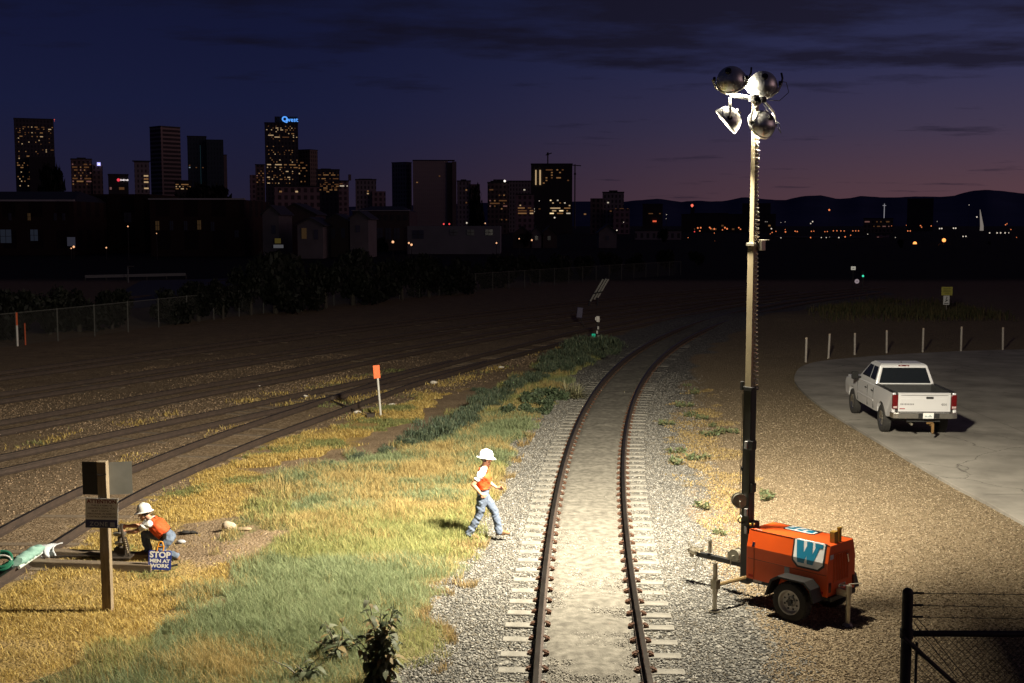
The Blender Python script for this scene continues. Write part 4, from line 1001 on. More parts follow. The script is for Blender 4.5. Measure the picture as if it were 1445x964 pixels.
ordn = ['first', 'second', 'third', 'fourth', 'fifth', 'sixth', 'seventh']
for i, (px, pb, pt) in enumerate(((1137, 511, 476), (1169, 505, 471), (1206, 500, 470), (1251, 498, 466), (1302, 497, 463), (1356, 496, 461), (1415, 494, 462))):
    r_, h = simple_post('bollard', f'thin pale steel bollard behind the concrete, {ordn[i]} of seven from the left', 'bollard', px, pb, pt, .05, [(0, .93, M('bollard_paint', (.46, .42, .36), (.33, .30, .26), scale=5, rough=.6), 'post'), (.93, 1, M('bollard_cap', (.55, .45, .33), (.4, .33, .25), rough=.6), 'post_cap')], 'bollards along the far edge of the concrete')
    r_.rotation_euler = (R(random.uniform(-1.5, 1.5)), R(random.uniform(-2, 2)), 0)

def yellow_sign():
    x, y = gp(1335, 446); root = thing('road_sign', 'yellow green board above a small white board on a thin pole', 'sign', (x, y, 0), R(-12))
    ztop = at(1335, 405, y).z; k = y/F_PX
    b = MB(); b.cyl((0, 0, -.1), (0, 0, ztop), .03, 8); b.build('pole', M_GALV, root)
    b = MB(); b.box((.0, -.04, ztop-.28), (.72, .012, .58)); p = b.build('yellow_board', M('board_yellow_green', (.50, .46, .06), (.40, .36, .045), scale=5, rough=.6), root)
    b = MB()
    for z, w in ((.16, .5), (.06, .42), (-.04, .5), (-.14, .3)): b.box((0, -.0475, ztop-.28+z), (w, .004, .045))
    b.build('text_lines', M('board_olive', (.22, .20, .03)), p)
    b = MB(); b.box((-.02, -.04, ztop-.90), (.40, .012, .62)); p = b.build('white_board', M_WHITE, root)
    b = MB(); b.box((-.02, -.0475, ztop-.80), (.05, .004, .16), rot=Matrix.Rotation(R(25), 3, 'Y')); b.box((.02, -.0475, ztop-.93), (.18, .004, .045), rot=Matrix.Rotation(R(-35), 3, 'Y')); b.box((-.05, -.0475, ztop-.95), (.045, .004, .15), rot=Matrix.Rotation(R(35), 3, 'Y')); b.ball((.0, -.047, ztop-.69), .035, 8, 5, (1, .15, 1)); b.box((-.02, -.0475, ztop-1.12), (.28, .004, .05)); b.build('walker_symbol', M_BLACK, p)
yellow_sign()
def small_signals():
    # switch stand with white target and green lens among the far bushes
    x, y = gp(843, 484); zt = at(843, 446, y).z; root = thing('switch_signal', 'slim switch target with white top and green lens behind the dark bushes', 'switch signal', (x, y, 0))
    b = MB(); b.cyl((0, 0, -.1), (0, 0, zt-.1), .035, 8); b.build('pole', M_BLACK, root)
    b = MB(); b.box((.02, -.03, zt-.16), (.16, .03, .30)); b.box((-.10, -.02, zt-.14), (.06, .03, .16)); b.build('white_target', M_PW, root)
    b = MB(); b.box((.03, -.03, zt-.62), (.09, .03, .16)); b.box((-.02, -.03, zt-.85), (.09, .03, .16)); b.box((.05, -.03, zt-1.12), (.10, .03, .22)); b.build('reflector_strip', M('strip_grey', (.5, .48, .45), (.35, .33, .31)), root)
    xg = gp(838, 487)[0]; g = thing('green_marker', 'little bright green lens marker low beside the slim switch target', 'marker', (xg, y-.8, 0))
    b = MB(); b.cyl((0, 0, -.1), (0, 0, .28), .03, 8); b.build('stake', M_BLACK, g)
    b = MB(); b.box((0, -.02, .40), (.20, .06, .32)); b.build('green_lens', EM('lens_green_glow', (.02, .55, .30), .55), g, bevel=.03)
    # slanted slats
    x, y = gp(832, 432); root = thing('leaning_slats', 'stack of three long pale slats leaning to the right in the dark yard', 'slats', (x, y, 0))
    p0, p1 = at(834, 425, y), at(852, 394, y); o = V(x, y, 0); d = (p1-p0)
    for k, (s0, s1, off) in enumerate(((0, 1, -.05), (.08, 1.02, .17), (.16, 1.0, .36))):
        b = MB(); a = p0+d*s0+V(off, 0, 0)-o; c = p0+d*s1+V(off, 0, 0)-o; b.tube([a, c], .062, 4); b.build('slat', M('slat_pale', (.52, .51, .45), (.4, .39, .34), rough=.7), root)
    b = MB(); b.tube([p0+d*.55+V(.0, .08, 0)-o, V(.62, .35, -.1)], .06, 6); b.tube([p0+d*.1+V(-.1, .1, 0)-o, V(-.1, .1, -.1)], .07, 6); b.tube([p0+d*.35+V(-.15, -.07, 0)-o, p0+d*.42+V(.45, -.07, 0)-o], .05, 4); b.build('stand', M('stand_dark', (.03, .028, .035)), root)
    x, y = gp(826, 462); m = thing('relay_box', 'dark purplish trackside box on a leaning pole left of the pale slats', 'relay box', (x, y, 0))
    b = MB(); b.box(at(818, 441, y)-V(x, y, 0), (.34, .25, .62), rot=Matrix.Rotation(R(6), 3, 'Y')); b.build('box', M('box_purple', (.06, .05, .11), (.04, .035, .08), rough=.6), m, bevel=.02)
    b = MB(); b.tube([at(819, 450, y)-V(x, y, 0), V(0, 0, -.1)], .035, 6); b.build('pole', M_BLACK, m)
    # far signs right of the mast
    x, y = gp(1203, 412); r_ = thing('track_sign', 'far white rectangular track sign standing in the dark beyond the mast', 'sign', (x, y, 0)); z = at(1203, 378.5, y).z
    b = MB(); b.cyl((0, 0, -.1), (0, 0, z), .04, 6); b.build('pole', M_BLACK, r_)
    b = MB(); b.box((0, -.06, z), (.42, .02, .32)); s = b.build('board', EM('sign_self_lit', (.75, .70, .58), .45), r_); b = MB(); b.box((.0, -.075, z), (.2, .006, .06)); b.build('text_bar', M_BLACK, s)  # board emits by itself, standing in for light falling on it
    x, y = gp(1200, 414); r_ = thing('track_sign', 'far small round white sign just below the rectangular track sign', 'sign', (x-.02, y-2, 0)); z = at(1200, 397, y-2).z
    b = MB(); b.cyl((0, 0, -.1), (0, 0, z), .03, 6); b.build('pole', M_BLACK, r_)
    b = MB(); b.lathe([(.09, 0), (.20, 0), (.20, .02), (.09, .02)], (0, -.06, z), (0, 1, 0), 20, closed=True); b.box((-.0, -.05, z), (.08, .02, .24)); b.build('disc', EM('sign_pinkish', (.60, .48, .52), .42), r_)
    x, y = gp(1217, 412); r_ = thing('signal_lamp', 'tiny distant green signal lamp right of the white track signs', 'signal', (x, y, 0)); z = at(1217, 389.5, y).z
    b = MB(); b.cyl((0, 0, -.1), (0, 0, z+.3), .05, 6); b.box((0, .05, z+.1), (.24, .12, .7)); b.build('mast', M_BLACK, r_)
    b = MB(); b.ball((0, -.06, z), .10, 10, 6); b.build('lens', EM('signal_green', (.05, .75, .45), 1.2), r_)
small_signals()

# litter and bits on the ground
def rock(px, py, s, label, m, sc3=(1.2, .8, .7)):
    x, y = gp(px, py); b = MB(); b.ball((0, 0, 0), s, 12, 8, sc3); o = b.build('rock', m, smooth=True); o.location = (x, y, gz(x, y)+s*.35)
    for v in o.data.vertices: v.co *= 1+.25*(math.sin(v.co.x*31/s*.1+px)+math.cos(v.co.y*27/s*.1+v.co.z*20/s*.1))*.5
    tag(o, label, 'rock'); return o
rock(324, 757, .13, 'pale angular rock on the bare dirt patch right of the crouching worker', M('rock_pale', (.52, .42, .32), (.35, .28, .2), scale=9, rough=.9, bump=.4), (1.0, .7, 1.0))
o = rock(345, 757, .10, 'flat brown stone lying just right of the pale angular rock', M('rock_brown', (.30, .23, .14), (.2, .15, .09), scale=9, rough=.9, bump=.4), (1.5, .8, .4))
for i, (px, py, s, lab) in enumerate(((362, 546, .10, 'small pale box in the dark between the yard tracks'), (553, 573, .09, 'white pebble sized rock right of the orange marker post'), (504, 584, .10, 'pale flat rock left of the foot of the orange marker'), (612, 541, .12, 'pale flat stone beside the merged yard rails left of the shrubs'), (707, 520, .09, 'tiny whitish stone farthest along the dirt beside the siding'), (430, 560, .09, 'small grey stone lying by the siding near the throw rod'))):
    rock(px, py, s, lab, M('rock_white', (.60, .56, .48), (.45, .42, .36), scale=9, rough=.9), (1.3, .9, .55))
def work_gloves():
    x, y = gp(262, 758); b = MB(); b.ball((0, 0, .04), .07, 10, 6, (1.4, .9, .5)); b.ball((.13, .02, .035), .06, 10, 6, (1.3, .8, .5)); b.tube([(-.08, 0, .03), (-.16, .03, .02)], .022, 6); b.tube([(.18, 0, .03), (.25, -.02, .02)], .02, 6)
    o = b.build('work_glove', M('glove_black', (.02, .018, .016), (.012, .011, .01), rough=.9), smooth=True); o.location = (x, y, .06); tag(o, 'dark crumpled work gloves on the dirt right of the crouching worker', 'gloves')
    x, y = gp(256, 771); b = MB(); b.ball((0, 0, .04), .07, 9, 6, (1.3, .8, .6)); o = b.build('rag', M('rag_grey', (.45, .46, .48), (.3, .31, .33), scale=20, rough=.9), smooth=True); o.location = (x, y, .05); tag(o, 'small grey rag on the dirt below the dark work gloves', 'rag')
work_gloves()
def rail_stuff():
    a, c = V(*gp(24, 797, .2), .24), V(*gp(56, 776, .2), .24)
    root = thing('rolled_tarp', 'folded teal tarp roll lying along the near rail at the left edge', 'tarp', a)
    b = MB(); n = 25; pts = [V(0, 0, 0)+(c-a)*(i/(n-1)) for i in range(n)]; b.tube(pts, [.07+.05*min(1, i/3, (n-1-i)/3)+.012*math.sin(i*1.7) for i in range(n)], 20); o_ = b.build('roll', M('tarp_teal', (.25, .40, .35), (.14, .27, .22), scale=7, rough=.7, bump=.3, bscale=20), root, smooth=True)
    for v in o_.data.vertices:
        c_ = v.co; f_ = math.sin(c_.x*23+c_.z*17)*math.cos(c_.y*19+c_.x*7)+.6*math.sin(c_.y*41+c_.z*33); v.co = Vector((c_.x+.018*f_, c_.y+.022*f_, c_.z*.72+.02*f_))
    b = MB(); b.tube([p+V(.06, -.07, -.07) for p in pts], .03, 8); b.build('hem', M('tarp_pale', (.6, .66, .6), (.5, .55, .5), rough=.7), root, smooth=True)
    x, y = gp(3, 806, .15); r2 = thing('hose_coil', 'green hose looped in a coil on the rail at the left edge', 'hose', (x, y, .2))
    b = MB(); pts = [(.17*math.cos(t), .10*math.sin(t), .06+.10*math.sin(t*1.0)+.008*t) for t in np.linspace(0, 6.28*2.3, 60)]; b.tube(pts, .03, 8); b.build('hose', M('hose_green', (.025, .17, .10), (.015, .10, .06), rough=.35), r2, smooth=True)
    b = MB(); b.tube([(.19*math.cos(t), -.05+.08*math.sin(t), .12+.10*math.sin(t)) for t in np.linspace(.3, 2.6, 20)], .018, 8); b.build('pale_hose', M_PW, r2, smooth=True)
    # white cloth draped over the rail
    p = V(*gp(64, 779, .1), .10); b = MB(); na, nb = 12, 10; vs = []
    for i in range(na):
        for j in range(nb):
            s_, t = i/(na-1), j/(nb-1); ang = (t-.35)*2.4; vs.append((-.24+.5*s_+.05*math.sin(t*7), -.16*math.sin(ang)-.05*t+.02*math.sin(s_*19+t*5), (.13*math.cos(ang) if ang > -.9 else .08)-.01-.16*max(0, t-.5)*t+.03*math.sin(s_*13)*t+.05*s_))
    b.add(vs, [(i*nb+j, (i+1)*nb+j, (i+1)*nb+j+1, i*nb+j+1) for i in range(na-1) for j in range(nb-1)]); o = b.build('cloth', M('cloth_white', (.66, .68, .72), (.5, .52, .56), scale=9, rough=.9), smooth=True)
    md = o.modifiers.new('thickness', 'SOLIDIFY'); md.thickness = .012; o.location = p; tag(o, 'crumpled white cloth hanging over the near rail beside the teal tarp', 'cloth')
rail_stuff()

# chain link gate close to the bridge, lower right
def near_gate():
    Y = 10.4; p0 = at(1281, 840, Y); root = thing('chain_link_gate', 'dark pipe and chain link fence end with three barbed wires above', 'fence', (p0.x, Y, 0))
    dk = M('gate_dark', (.018, .017, .016), (.012, .012, .012), scale=15, rough=.6)
    zt = at(1281, 829, Y).z; b = MB(); b.tube([(0, 0, -.2), (0, 0, zt-.045)], .047, 16); b.ball((0, 0, zt-.045), .047, 16, 8, (1, 1, .9)); b.build('post', dk, root, smooth=True)
    X1 = 3.2
    def zz(py): return at(1281, py, Y).z
    zr_ = zz(894); b = MB(); b.tube([(.04, 0, zr_), (X1, .1, zr_-.05)], .028, 10); b.cyl((0, 0, zr_-.04), (0, 0, zr_+.04), .058, 16); b.build('top_rail', dk, root, smooth=True)
    b = MB(); b.tube([(-.04, -.05, zz(897)), (.48, -.05, zz(970)), (1.5, -.05, zz(1110))], .020, 8); b.build('brace', dk, root, smooth=True)
    b = MB(); b.tube([(.085, -.02, zz(905)), (.085, -.02, 0)], .012, 6); b.build('tension_bar', dk, root)
    b = MB(); b.tube([(.05, -.03, zz(866)), (.18, -.03, zz(889)), (.5, -.03, zz(950)), (1.3, -.03, zz(1090))], .004, 5); b.tube([(.05, -.03, zz(876)), (.15, -.03, zz(897)), (.45, -.03, zz(955))], .004, 5); b.build('guy_wire', dk, root)
    for k, (pa, pb) in enumerate(((837, 838.5), (854, 858), (870.5, 874))):
        b = MB(); pts = []
        for i in range(60):
            t = i/59; pts.append((.03+t*X1, .0, zz(pa)+(zz(pb)-zz(pa))*t*3.2/1.0*.35-.012*math.sin(math.pi*t)+.003*math.sin(i*2.1)))
        b.tube(pts, .0032, 5)
        for i in range(3, 60, 4):
            p = Vector(pts[i]); b.tube([p+V(-.012, 0, .018), p+V(.012, 0, -.018)], .002, 4); b.tube([p+V(.012, .01, .016), p+V(-.012, -.01, -.016)], .002, 4)
        b.tube([(.03, 0, zz(pa)), (.14, 0, zz(pa))], .010, 6); b.build('barbed_wire', dk, root)
    # woven mesh
    b = MB(); s = .058; zlo, zhi = zr_-1.2, zr_+.035; n = int(X1/s)+22
    for i in range(-22, n):
        for dr in (1, -1):
            x0 = .06+i*s+(0 if dr > 0 else (zhi-zlo)); x1 = x0+dr*(zhi-zlo); pts = []
            z0, z1 = zlo, zhi
            a, c = V(x0, .03, z0), V(x1, .03, z1)
            def clip(a, c):
                lo, hi = .06, X1
                if a.x > c.x: a, c = c, a
                if c.x < lo or a.x > hi: return None
                if a.x < lo: a = a+(c-a)*((lo-a.x)/(c.x-a.x))
                if c.x > hi: c = a+(c-a)*((hi-a.x)/(c.x-a.x))
                return a, c
            q_ = clip(a, c)
            if q_: b.tube([q_[0], q_[1]], .0022, 4, caps=False)
    b.build('mesh_panel', dk, root)
near_gate()

# ------------------------------------------------------------------ people
SKIN = M('skin', (.52, .27, .17), (.44, .22, .135), scale=14, rough=.55)
SHIRT = M('shirt_white', (.74, .73, .70), (.62, .61, .59), scale=6, rough=.9, bump=.25, bscale=30)
DENIM = M('denim_blue', (.15, .19, .26), (.075, .10, .15), scale=9, rough=.9, bump=.35, bscale=40)
DENIM2 = M('denim_pale', (.135, .17, .24), (.07, .09, .135), scale=7, rough=.9, bump=.35, bscale=40)
BOOT = M('boot_tan', (.22, .12, .05), (.12, .065, .03), scale=12, rough=.8)
HAIR = M('hair_brown', (.05, .03, .02), (.03, .02, .014), scale=60, rough=.8)
VEST = M('vest_orange', (.66, .075, .008), (.54, .058, .006), scale=5, rough=.8, bump=.25, bscale=25)
HATM = M('hard_hat_white', (.82, .81, .77), (.76, .75, .71), scale=3, rough=.3, coat=.3)
BELT = M('belt_dark', (.03, .025, .02), (.02, .016, .013), rough=.7)
def person(label, loc, J, hat_aim, jeans, zones=None, group=None, rz=0.0):
    """J: joint positions (metres, local). One continuous surface grown round tapered bones."""
    J = {k: Vector(v) for k, v in J.items()}; caps = []       # (a, ra, b, rb, zone)
    def cap(a, ra, b, rb, zone): caps.append((Vector(a), ra, Vector(b), rb, zone))
    up = (J['neck']-J['pelvis']).normalized(); sd = (J['shL']-J['shR']).normalized(); fw = sd.cross(up).normalized()
    ch = J['pelvis']*.38+J['neck']*.62; wa = J['pelvis']*.72+J['neck']*.28
    for s in (-1, 1):
        cap(J['pelvis']+sd*s*.075, .112, wa+sd*s*.06, .108, 'hip'); cap(wa+sd*s*.06, .11, ch+sd*s*.085, .122, 'shirt'); cap(ch+sd*s*.085, .122, J['neck']+sd*s*.07-up*.07, .075, 'shirt')
    cap(J['shL']*.75+J['neck']*.25-up*.02, .07, J['shR']*.75+J['neck']*.25-up*.02, .07, 'shirt')
    cap(J['neck']-up*.04, .062, J['head']*.6+J['neck']*.4, .056, 'skin')
    hu = (J['head']-J['neck']).normalized() if 'hup' not in J else J['hup'].normalized(); hf = J['face'].normalized(); hf = (hf-hu*hf.dot(hu)).normalized(); hs = hu.cross(hf)
    H = J['head']
    cap(H+hu*.035-hf*.02, .088, H+hu*.03+hf*.012, .086, 'head'); cap(H-hu*.045+hf*.028, .062, H-hu*.085+hf*.055, .036, 'head')
    cap(H+hu*.012+hf*.088, .012, H-hu*.022+hf*.108, .014, 'head'); cap(H-hu*.055+hf*.083, .012, H-hu*.055+hf*.085+hs*.02, .011, 'head'); cap(H-hu*.055+hf*.083, .012, H-hu*.055+hf*.085-hs*.02, .011, 'head')
    for s in (-1, 1): cap(H+hs*s*.088+hu*.015-hf*.01, .017, H+hs*s*.088-hu*.025-hf*.005, .012, 'head'); cap(H+hs*s*.03+hf*.080+hu*.018, .013, H+hs*s*.035+hf*.080+hu*.018, .013, 'head')
    for k in ('L', 'R'):
        sh, el, wr = J['sh'+k], J['el'+k], J['wr'+k]; md = sh*.45+el*.55
        cap(sh, .066, md, .062, 'sleeve'); cap(md, .047, el, .040, 'skin'); cap(el, .041, el*.55+wr*.45, .040, 'skin'); cap(el*.55+wr*.45, .040, wr, .026, 'skin')
        hd = J.get('hd'+k); hd = (hd.normalized() if hd is not None else (wr-el).normalized()); pn = J.get('pn'+k); pn = pn.normalized() if pn is not None else V(0, 0, -1)
        pn = (pn-hd*pn.dot(hd)).normalized(); sp = hd.cross(pn)
        cap(wr, .024, wr+hd*.05, .026, 'skin')
        for i, (o, l) in enumerate(((-.033, .060), (-.011, .072), (.011, .068), (.033, .054))):
            b0 = wr+hd*.03+sp*o*.7; b1 = wr+hd*.09+sp*o; b2 = b1+(hd*.8+pn*.6).normalized()*l*.55; b3 = b2+(hd*.25+pn).normalized()*l*.5
            cap(b0, .014, b1, .0115, 'skin'); cap(b1, .0105, b2, .0095, 'skin'); cap(b2, .0095, b3, .0085, 'skin')
        ts = 1 if k == 'L' else -1
        t0 = wr+hd*.025+sp*ts*.022; t1 = t0+(hd*.6+sp*ts*.8).normalized()*.042; t2 = t1+(hd+pn*.5).normalized()*.035
        cap(t0, .016, t1, .0125, 'skin'); cap(t1, .0115, t2, .0095, 'skin')
        hp, kn, an, toe = J['hip'+k], J['kn'+k], J['an'+k], J['toe'+k]
        cap(hp, .108, hp*.5+kn*.5, .094, 'jeans'); cap(hp*.5+kn*.5, .094, kn, .078, 'jeans'); cap(kn, .078, kn*.65+an*.35, .078, 'jeans'); cap(kn*.65+an*.35, .078, an, .070, 'jeans')
        fd = (toe-an).normalized(); dn = J.get('sole'+k); dn = dn.normalized() if dn is not None else V(0, 0, -1)
        heel = an-fd*.045+dn*.045; cap(an, .052, heel, .043, 'boot'); cap(heel, .043, toe-fd*.02, .040, 'boot'); cap(an+fd*.03, .048, toe, .036, 'boot')
    b = MB()
    for a, ra, c, rb, z in caps:
        d = c-a; L_ = d.length
        if L_ < 1e-4: b.ball(a, max(ra, rb), 16, 10); continue
        prof = [(ra*math.sin(t), -ra*math.cos(t)) for t in np.linspace(0.02, math.pi/2, 5)]+[(rb*math.cos(t), L_+rb*math.sin(t)) for t in np.linspace(0, math.pi/2-.02, 5)]
        n0 = len(b.v); b.lathe(prof, a, d, 14)
        k = len(prof); b.f.append([n0+j for j in range(13, -1, -1)]); b.m.append(0); b.f.append([n0+(k-1)*14+j for j in range(14)]); b.m.append(0)
    tmp = b.build('body_tmp', SKIN, None)
    md = tmp.modifiers.new('r', 'REMESH'); md.mode = 'VOXEL'; md.voxel_size = .0085; md.use_smooth_shade = True
    ms = tmp.modifiers.new('s', 'SMOOTH'); ms.factor = .5; ms.iterations = 4
    dg = bpy.context.evaluated_depsgraph_get(); me = bpy.data.meshes.new_from_object(tmp.evaluated_get(dg)); bpy.data.objects.remove(tmp)
    me.name = 'person'; o = link(bpy.data.objects.new('person', me)); o.location = loc; o.rotation_euler = (0, 0, rz)
    me.materials.clear()
    for m in (SKIN, SHIRT, jeans, BOOT, HAIR): me.materials.append(m)
    nv = len(me.vertices); co = np.empty(nv*3, np.float32); me.vertices.foreach_get('co', co); co = co.reshape(-1, 3)
    # cloth folds: gentle displacement
    nr_ = np.empty(nv*3, np.float32); me.vertices.foreach_get('normal', nr_); nr_ = nr_.reshape(-1, 3)
    low = co[:, 2] < J['neck'].z-.05
    fold = (vnoise(np.c_[co[:, 0]*1.0+co[:, 1]*.7, co[:, 2]*2.2+co[:, 0]*1.5], 9, 71)-.5)*.022+(vnoise(np.c_[co[:, 1]+co[:, 0]*.4, co[:, 2]*1.6-co[:, 0]], 22, 72)-.5)*.010
    hands = np.zeros(nv, bool)
    for k in ('L', 'R'):
        for a_, b_ in ((J['el'+k], J['wr'+k]),):
            A, C = np.array(a_), np.array(b_); ab = C-A; t = np.clip((co-A)@ab/(ab@ab), 0, 1.6); hands |= np.linalg.norm(co-(A+t[:, None]*ab), axis=1) < .09
    co = co+nr_*np.where(low & ~hands, fold, 0)[:, None]; me.vertices.foreach_set('co', co.astype(np.float32).ravel()); me.update()
    npoly = len(me.polygons); cen = np.empty(npoly*3, np.float32); me.polygons.foreach_get('center', cen); cen = cen.reshape(-1, 3)
    best = np.full(npoly, 9.); zi = np.zeros(npoly, int); names = ['skin', 'shirt', 'jeans', 'boot', 'hair', 'hip', 'head', 'sleeve']
    for a, ra, c, rb, z in caps:
        A, C = np.array(a), np.array(c); ab = C-A; t = np.clip((cen-A)@ab/(ab@ab+1e-12), 0, 1); d = np.linalg.norm(cen-(A+t[:, None]*ab), axis=1)-(ra+(rb-ra)*t)
        if z == 'jeans': d = d-.004
        m_ = d < best; best[m_] = d[m_]; zi[m_] = names.index(z)
    rel = cen-np.array(J['pelvis']); hgt = rel@np.array(up)
    mi = zi.copy(); mi[zi == 5] = np.where(hgt[zi == 5] < .085, 2, 1)
    hd_ = (cen-np.array(H)); mi[zi == 7] = 1; isH = zi == 6; hairy = isH & ((hd_@np.array(hf)) < .02) & ((hd_@np.array(hu)) > -.05); mi[isH] = 0; mi[hairy & ((hd_@np.array(hf)) < -.005)] = 4
    me.polygons.foreach_set('material_index', mi.astype(np.int32)); me.polygons.foreach_set('use_smooth', [True]*npoly); me.update()
    tag(o, label, 'person')
    # vest: shell lifted off the torso
    nrm = np.empty(npoly*3, np.float32); me.polygons.foreach_get('normal', nrm); nrm = nrm.reshape(-1, 3)
    lat = rel@np.array(sd); sel = ((zi == 1) | (zi == 5)) & (hgt > .10) & (hgt < (J['neck']-J['pelvis']).length-.015) & (np.abs(lat) < .23)
    vn = np.empty(nv*3, np.float32); me.vertices.foreach_get('normal', vn); vn = vn.reshape(-1, 3)
    used = {}; vv = []; ff = []
    polys = me.polygons
    for i in np.nonzero(sel)[0]:
        f = []
        for k in polys[int(i)].vertices:
            if k not in used: used[k] = len(vv); vv.append(tuple(co[k]+vn[k]*.014))
            f.append(used[k])
        ff.append(f)
    bm_ = MB(); bm_.v = vv; bm_.f = ff; bm_.m = [0]*len(ff); ve = bm_.build('vest', VEST, o, smooth=True); s_ = ve.modifiers.new('t', 'SOLIDIFY'); s_.thickness = .008; s_.offset = 1
    # belt
    b = MB(); pts = [J['pelvis']+up*.10+(sd*math.cos(t)*.178+fw*math.sin(t)*.125) for t in np.linspace(0, 2*math.pi, 29)]; b.tube(pts, .014, 6); b.box(J['pelvis']+up*.08+sd*.19-fw*.03, (.05, .05, .09)); b.build('belt', BELT, o)
    # hard hat: dome, rib and brim
    ha = Vector(hat_aim).normalized(); hs2 = hs; ht = hf.cross(hs2)*-1
    hu2 = (hu*.97-hf*.05).normalized(); hf2 = (hf-hu2*hf.dot(hu2)).normalized(); c = H+hu2*.055-hf2*.012; b = MB(); n = 28; vs = []; fs = []
    rings = [(1.40, -.012, 0), (1.32, -.004, 0), (1.08, .004, 0), (1.05, .03, 0), (1.0, .07, 0), (.86, .108, 0), (.6, .134, 0), (.3, .146, 0), (.03, .15, 0)]
    for r, h, _ in rings:
        for j in range(n):
            q = 2*math.pi*j/n; ca, sa = math.cos(q), math.sin(q); rf = r*(1.0+(.10*max(0, ca) if r > 1.2 else 0)); vs.append(c+hf2*(ca*.128*rf)+hs2*(sa*.105*rf)+hu2*(h-(.02*max(0, ca)**2 if r > 1.2 else 0)))
    for i in range(len(rings)-1):
        for j in range(n): fs.append((i*n+j, i*n+(j+1) % n, (i+1)*n+(j+1) % n, (i+1)*n+j))
    fs.append(tuple((len(rings)-1)*n+j for j in range(n))); b.add(vs, fs)
    b.tube([c+hf2*.125+hu2*.05, c+hf2*.09+hu2*.115, c+hu2*.155, c-hf2*.09+hu2*.115, c-hf2*.125+hu2*.05], .013, 6)
    h_ = b.build('hard_hat', HATM, o, smooth=True); s_ = h_.modifiers.new('t', 'SOLIDIFY'); s_.thickness = .004
    return o
# walking worker: strides to the right towards the track
def walker():
    x, y = gp(667, 764)
    J = dict(pelvis=(.19, 0, .90), neck=(.22, .0, 1.41), head=(.255, -.0, 1.555), face=(1, .1, -.30), hup=(.16, 0, 1),
             shL=(.21, .19, 1.37), shR=(.20, -.19, 1.37), elL=(.24, .25, 1.10), elR=(.02, -.23, 1.11), wrL=(.45, .2, .95), wrR=(.16, -.22, .93), hdR=(.8, .2, -.5), hdL=(.9, -.2, .2), pnR=(.2, .9, -.3), pnL=(.2, -.9, -.3),
             hipL=(.19, .095, .86), hipR=(.19, -.095, .86), knL=(.41, .10, .49), knR=(.125, -.10, .47), anL=(.49, .10, .10), anR=(-.06, -.10, .115), toeL=(.66, .11, .07), toeR=(.10, -.12, .045), soleL=(.25, 0, -1), soleR=(-.25, 0, -1))
    person('worker in an orange vest and white hard hat striding towards the lit track', (x, y, gz(x, y)), J, (1, 0, 0), DENIM2).scale = (1.05, 1.08, 1.0)
walker()
# crouching worker: faces left, one knee down, both hands on the lever
def croucher():
    x, y = gp(218, 792); y0 = y
    J = dict(pelvis=(.25, 0, .40), neck=(-.075, -.0, .735), head=(-.195, .0, .84), face=(-1, .0, -.25), hup=(-.22, 0, 1),
             shL=(-.05, -.19, .70), shR=(-.08, .18, .70), elL=(-.30, -.20, .56), elR=(-.34, .16, .58), wrL=(-.51, -.08, .52), wrR=(-.53, .05, .60), hdL=(-1, .15, .05), hdR=(-1, -.1, .1), pnL=(-.3, .9, -.2), pnR=(-.3, -.9, -.2),
             hipL=(.23, -.10, .38), hipR=(.22, .10, .39), knR=(-.24, .14, .42), anR=(-.17, .13, .11), toeR=(-.37, .14, .045), knL=(.06, -.13, .10), anL=(.40, -.13, .11), toeL=(.45, -.13, .035), soleR=(0, 0, -1), soleL=(.9, 0, .1))
    person('worker in an orange vest and white hard hat crouching with both hands on a lever', (x, y+.1, gz(x, y)), J, (-1, 0, 0), DENIM)
croucher()

# ------------------------------------------------------------------ grass
MBLADE = MCOL('grass_blades', rough=.75, trans=.38)
def blades(name, label, P, hmin, hmax, wid, colfn, seed, lean=.5, clump=1):
    rng = np.random.default_rng(seed); n = len(P); az = rng.uniform(0, 2*np.pi, n); h = rng.uniform(hmin, hmax, n)*(.45+.6*vnoise(P, .8, seed+3)+.6*vnoise(P, 2.6, seed+5))
    ln = h*rng.uniform(.1, 1, n)*lean; d = np.stack([np.cos(az), np.sin(az)], 1); wv = np.stack([-np.sin(az), np.cos(az)], 1)
    dist = np.linalg.norm(P, axis=1); w = wid*np.clip(dist/22, .8, 3.0)*rng.uniform(.6, 1.3, n)
    z0 = GZ(P)-.01; B = np.zeros((n, 5, 3)); az2 = rng.uniform(-.5, .5, n)[:, None]
    B[:, 0, :2] = P-wv*w[:, None]/2; B[:, 1, :2] = P+wv*w[:, None]/2; mid = P+d*(ln*.35)[:, None]
    B[:, 2, :2] = mid+wv*w[:, None]*.4; B[:, 3, :2] = mid-wv*w[:, None]*.4; B[:, 4, :2] = P+d*ln[:, None]
    B[:, :2, 2] = z0[:, None]; B[:, 2:4, 2] = (z0+h*.6)[:, None]; B[:, 4, 2] = z0+h
    base = np.arange(n)*5; q = np.stack([base, base+1, base+2, base+3], 1); t = np.stack([base+3, base+2, base+4], 1)
    c = colfn(P, rng); c = np.repeat(c, 5, 0)
    o = np_mesh(name, B.reshape(-1, 3), q, t, MBLADE, col=c); tag(o, label, 'grass', kind='stuff'); return o
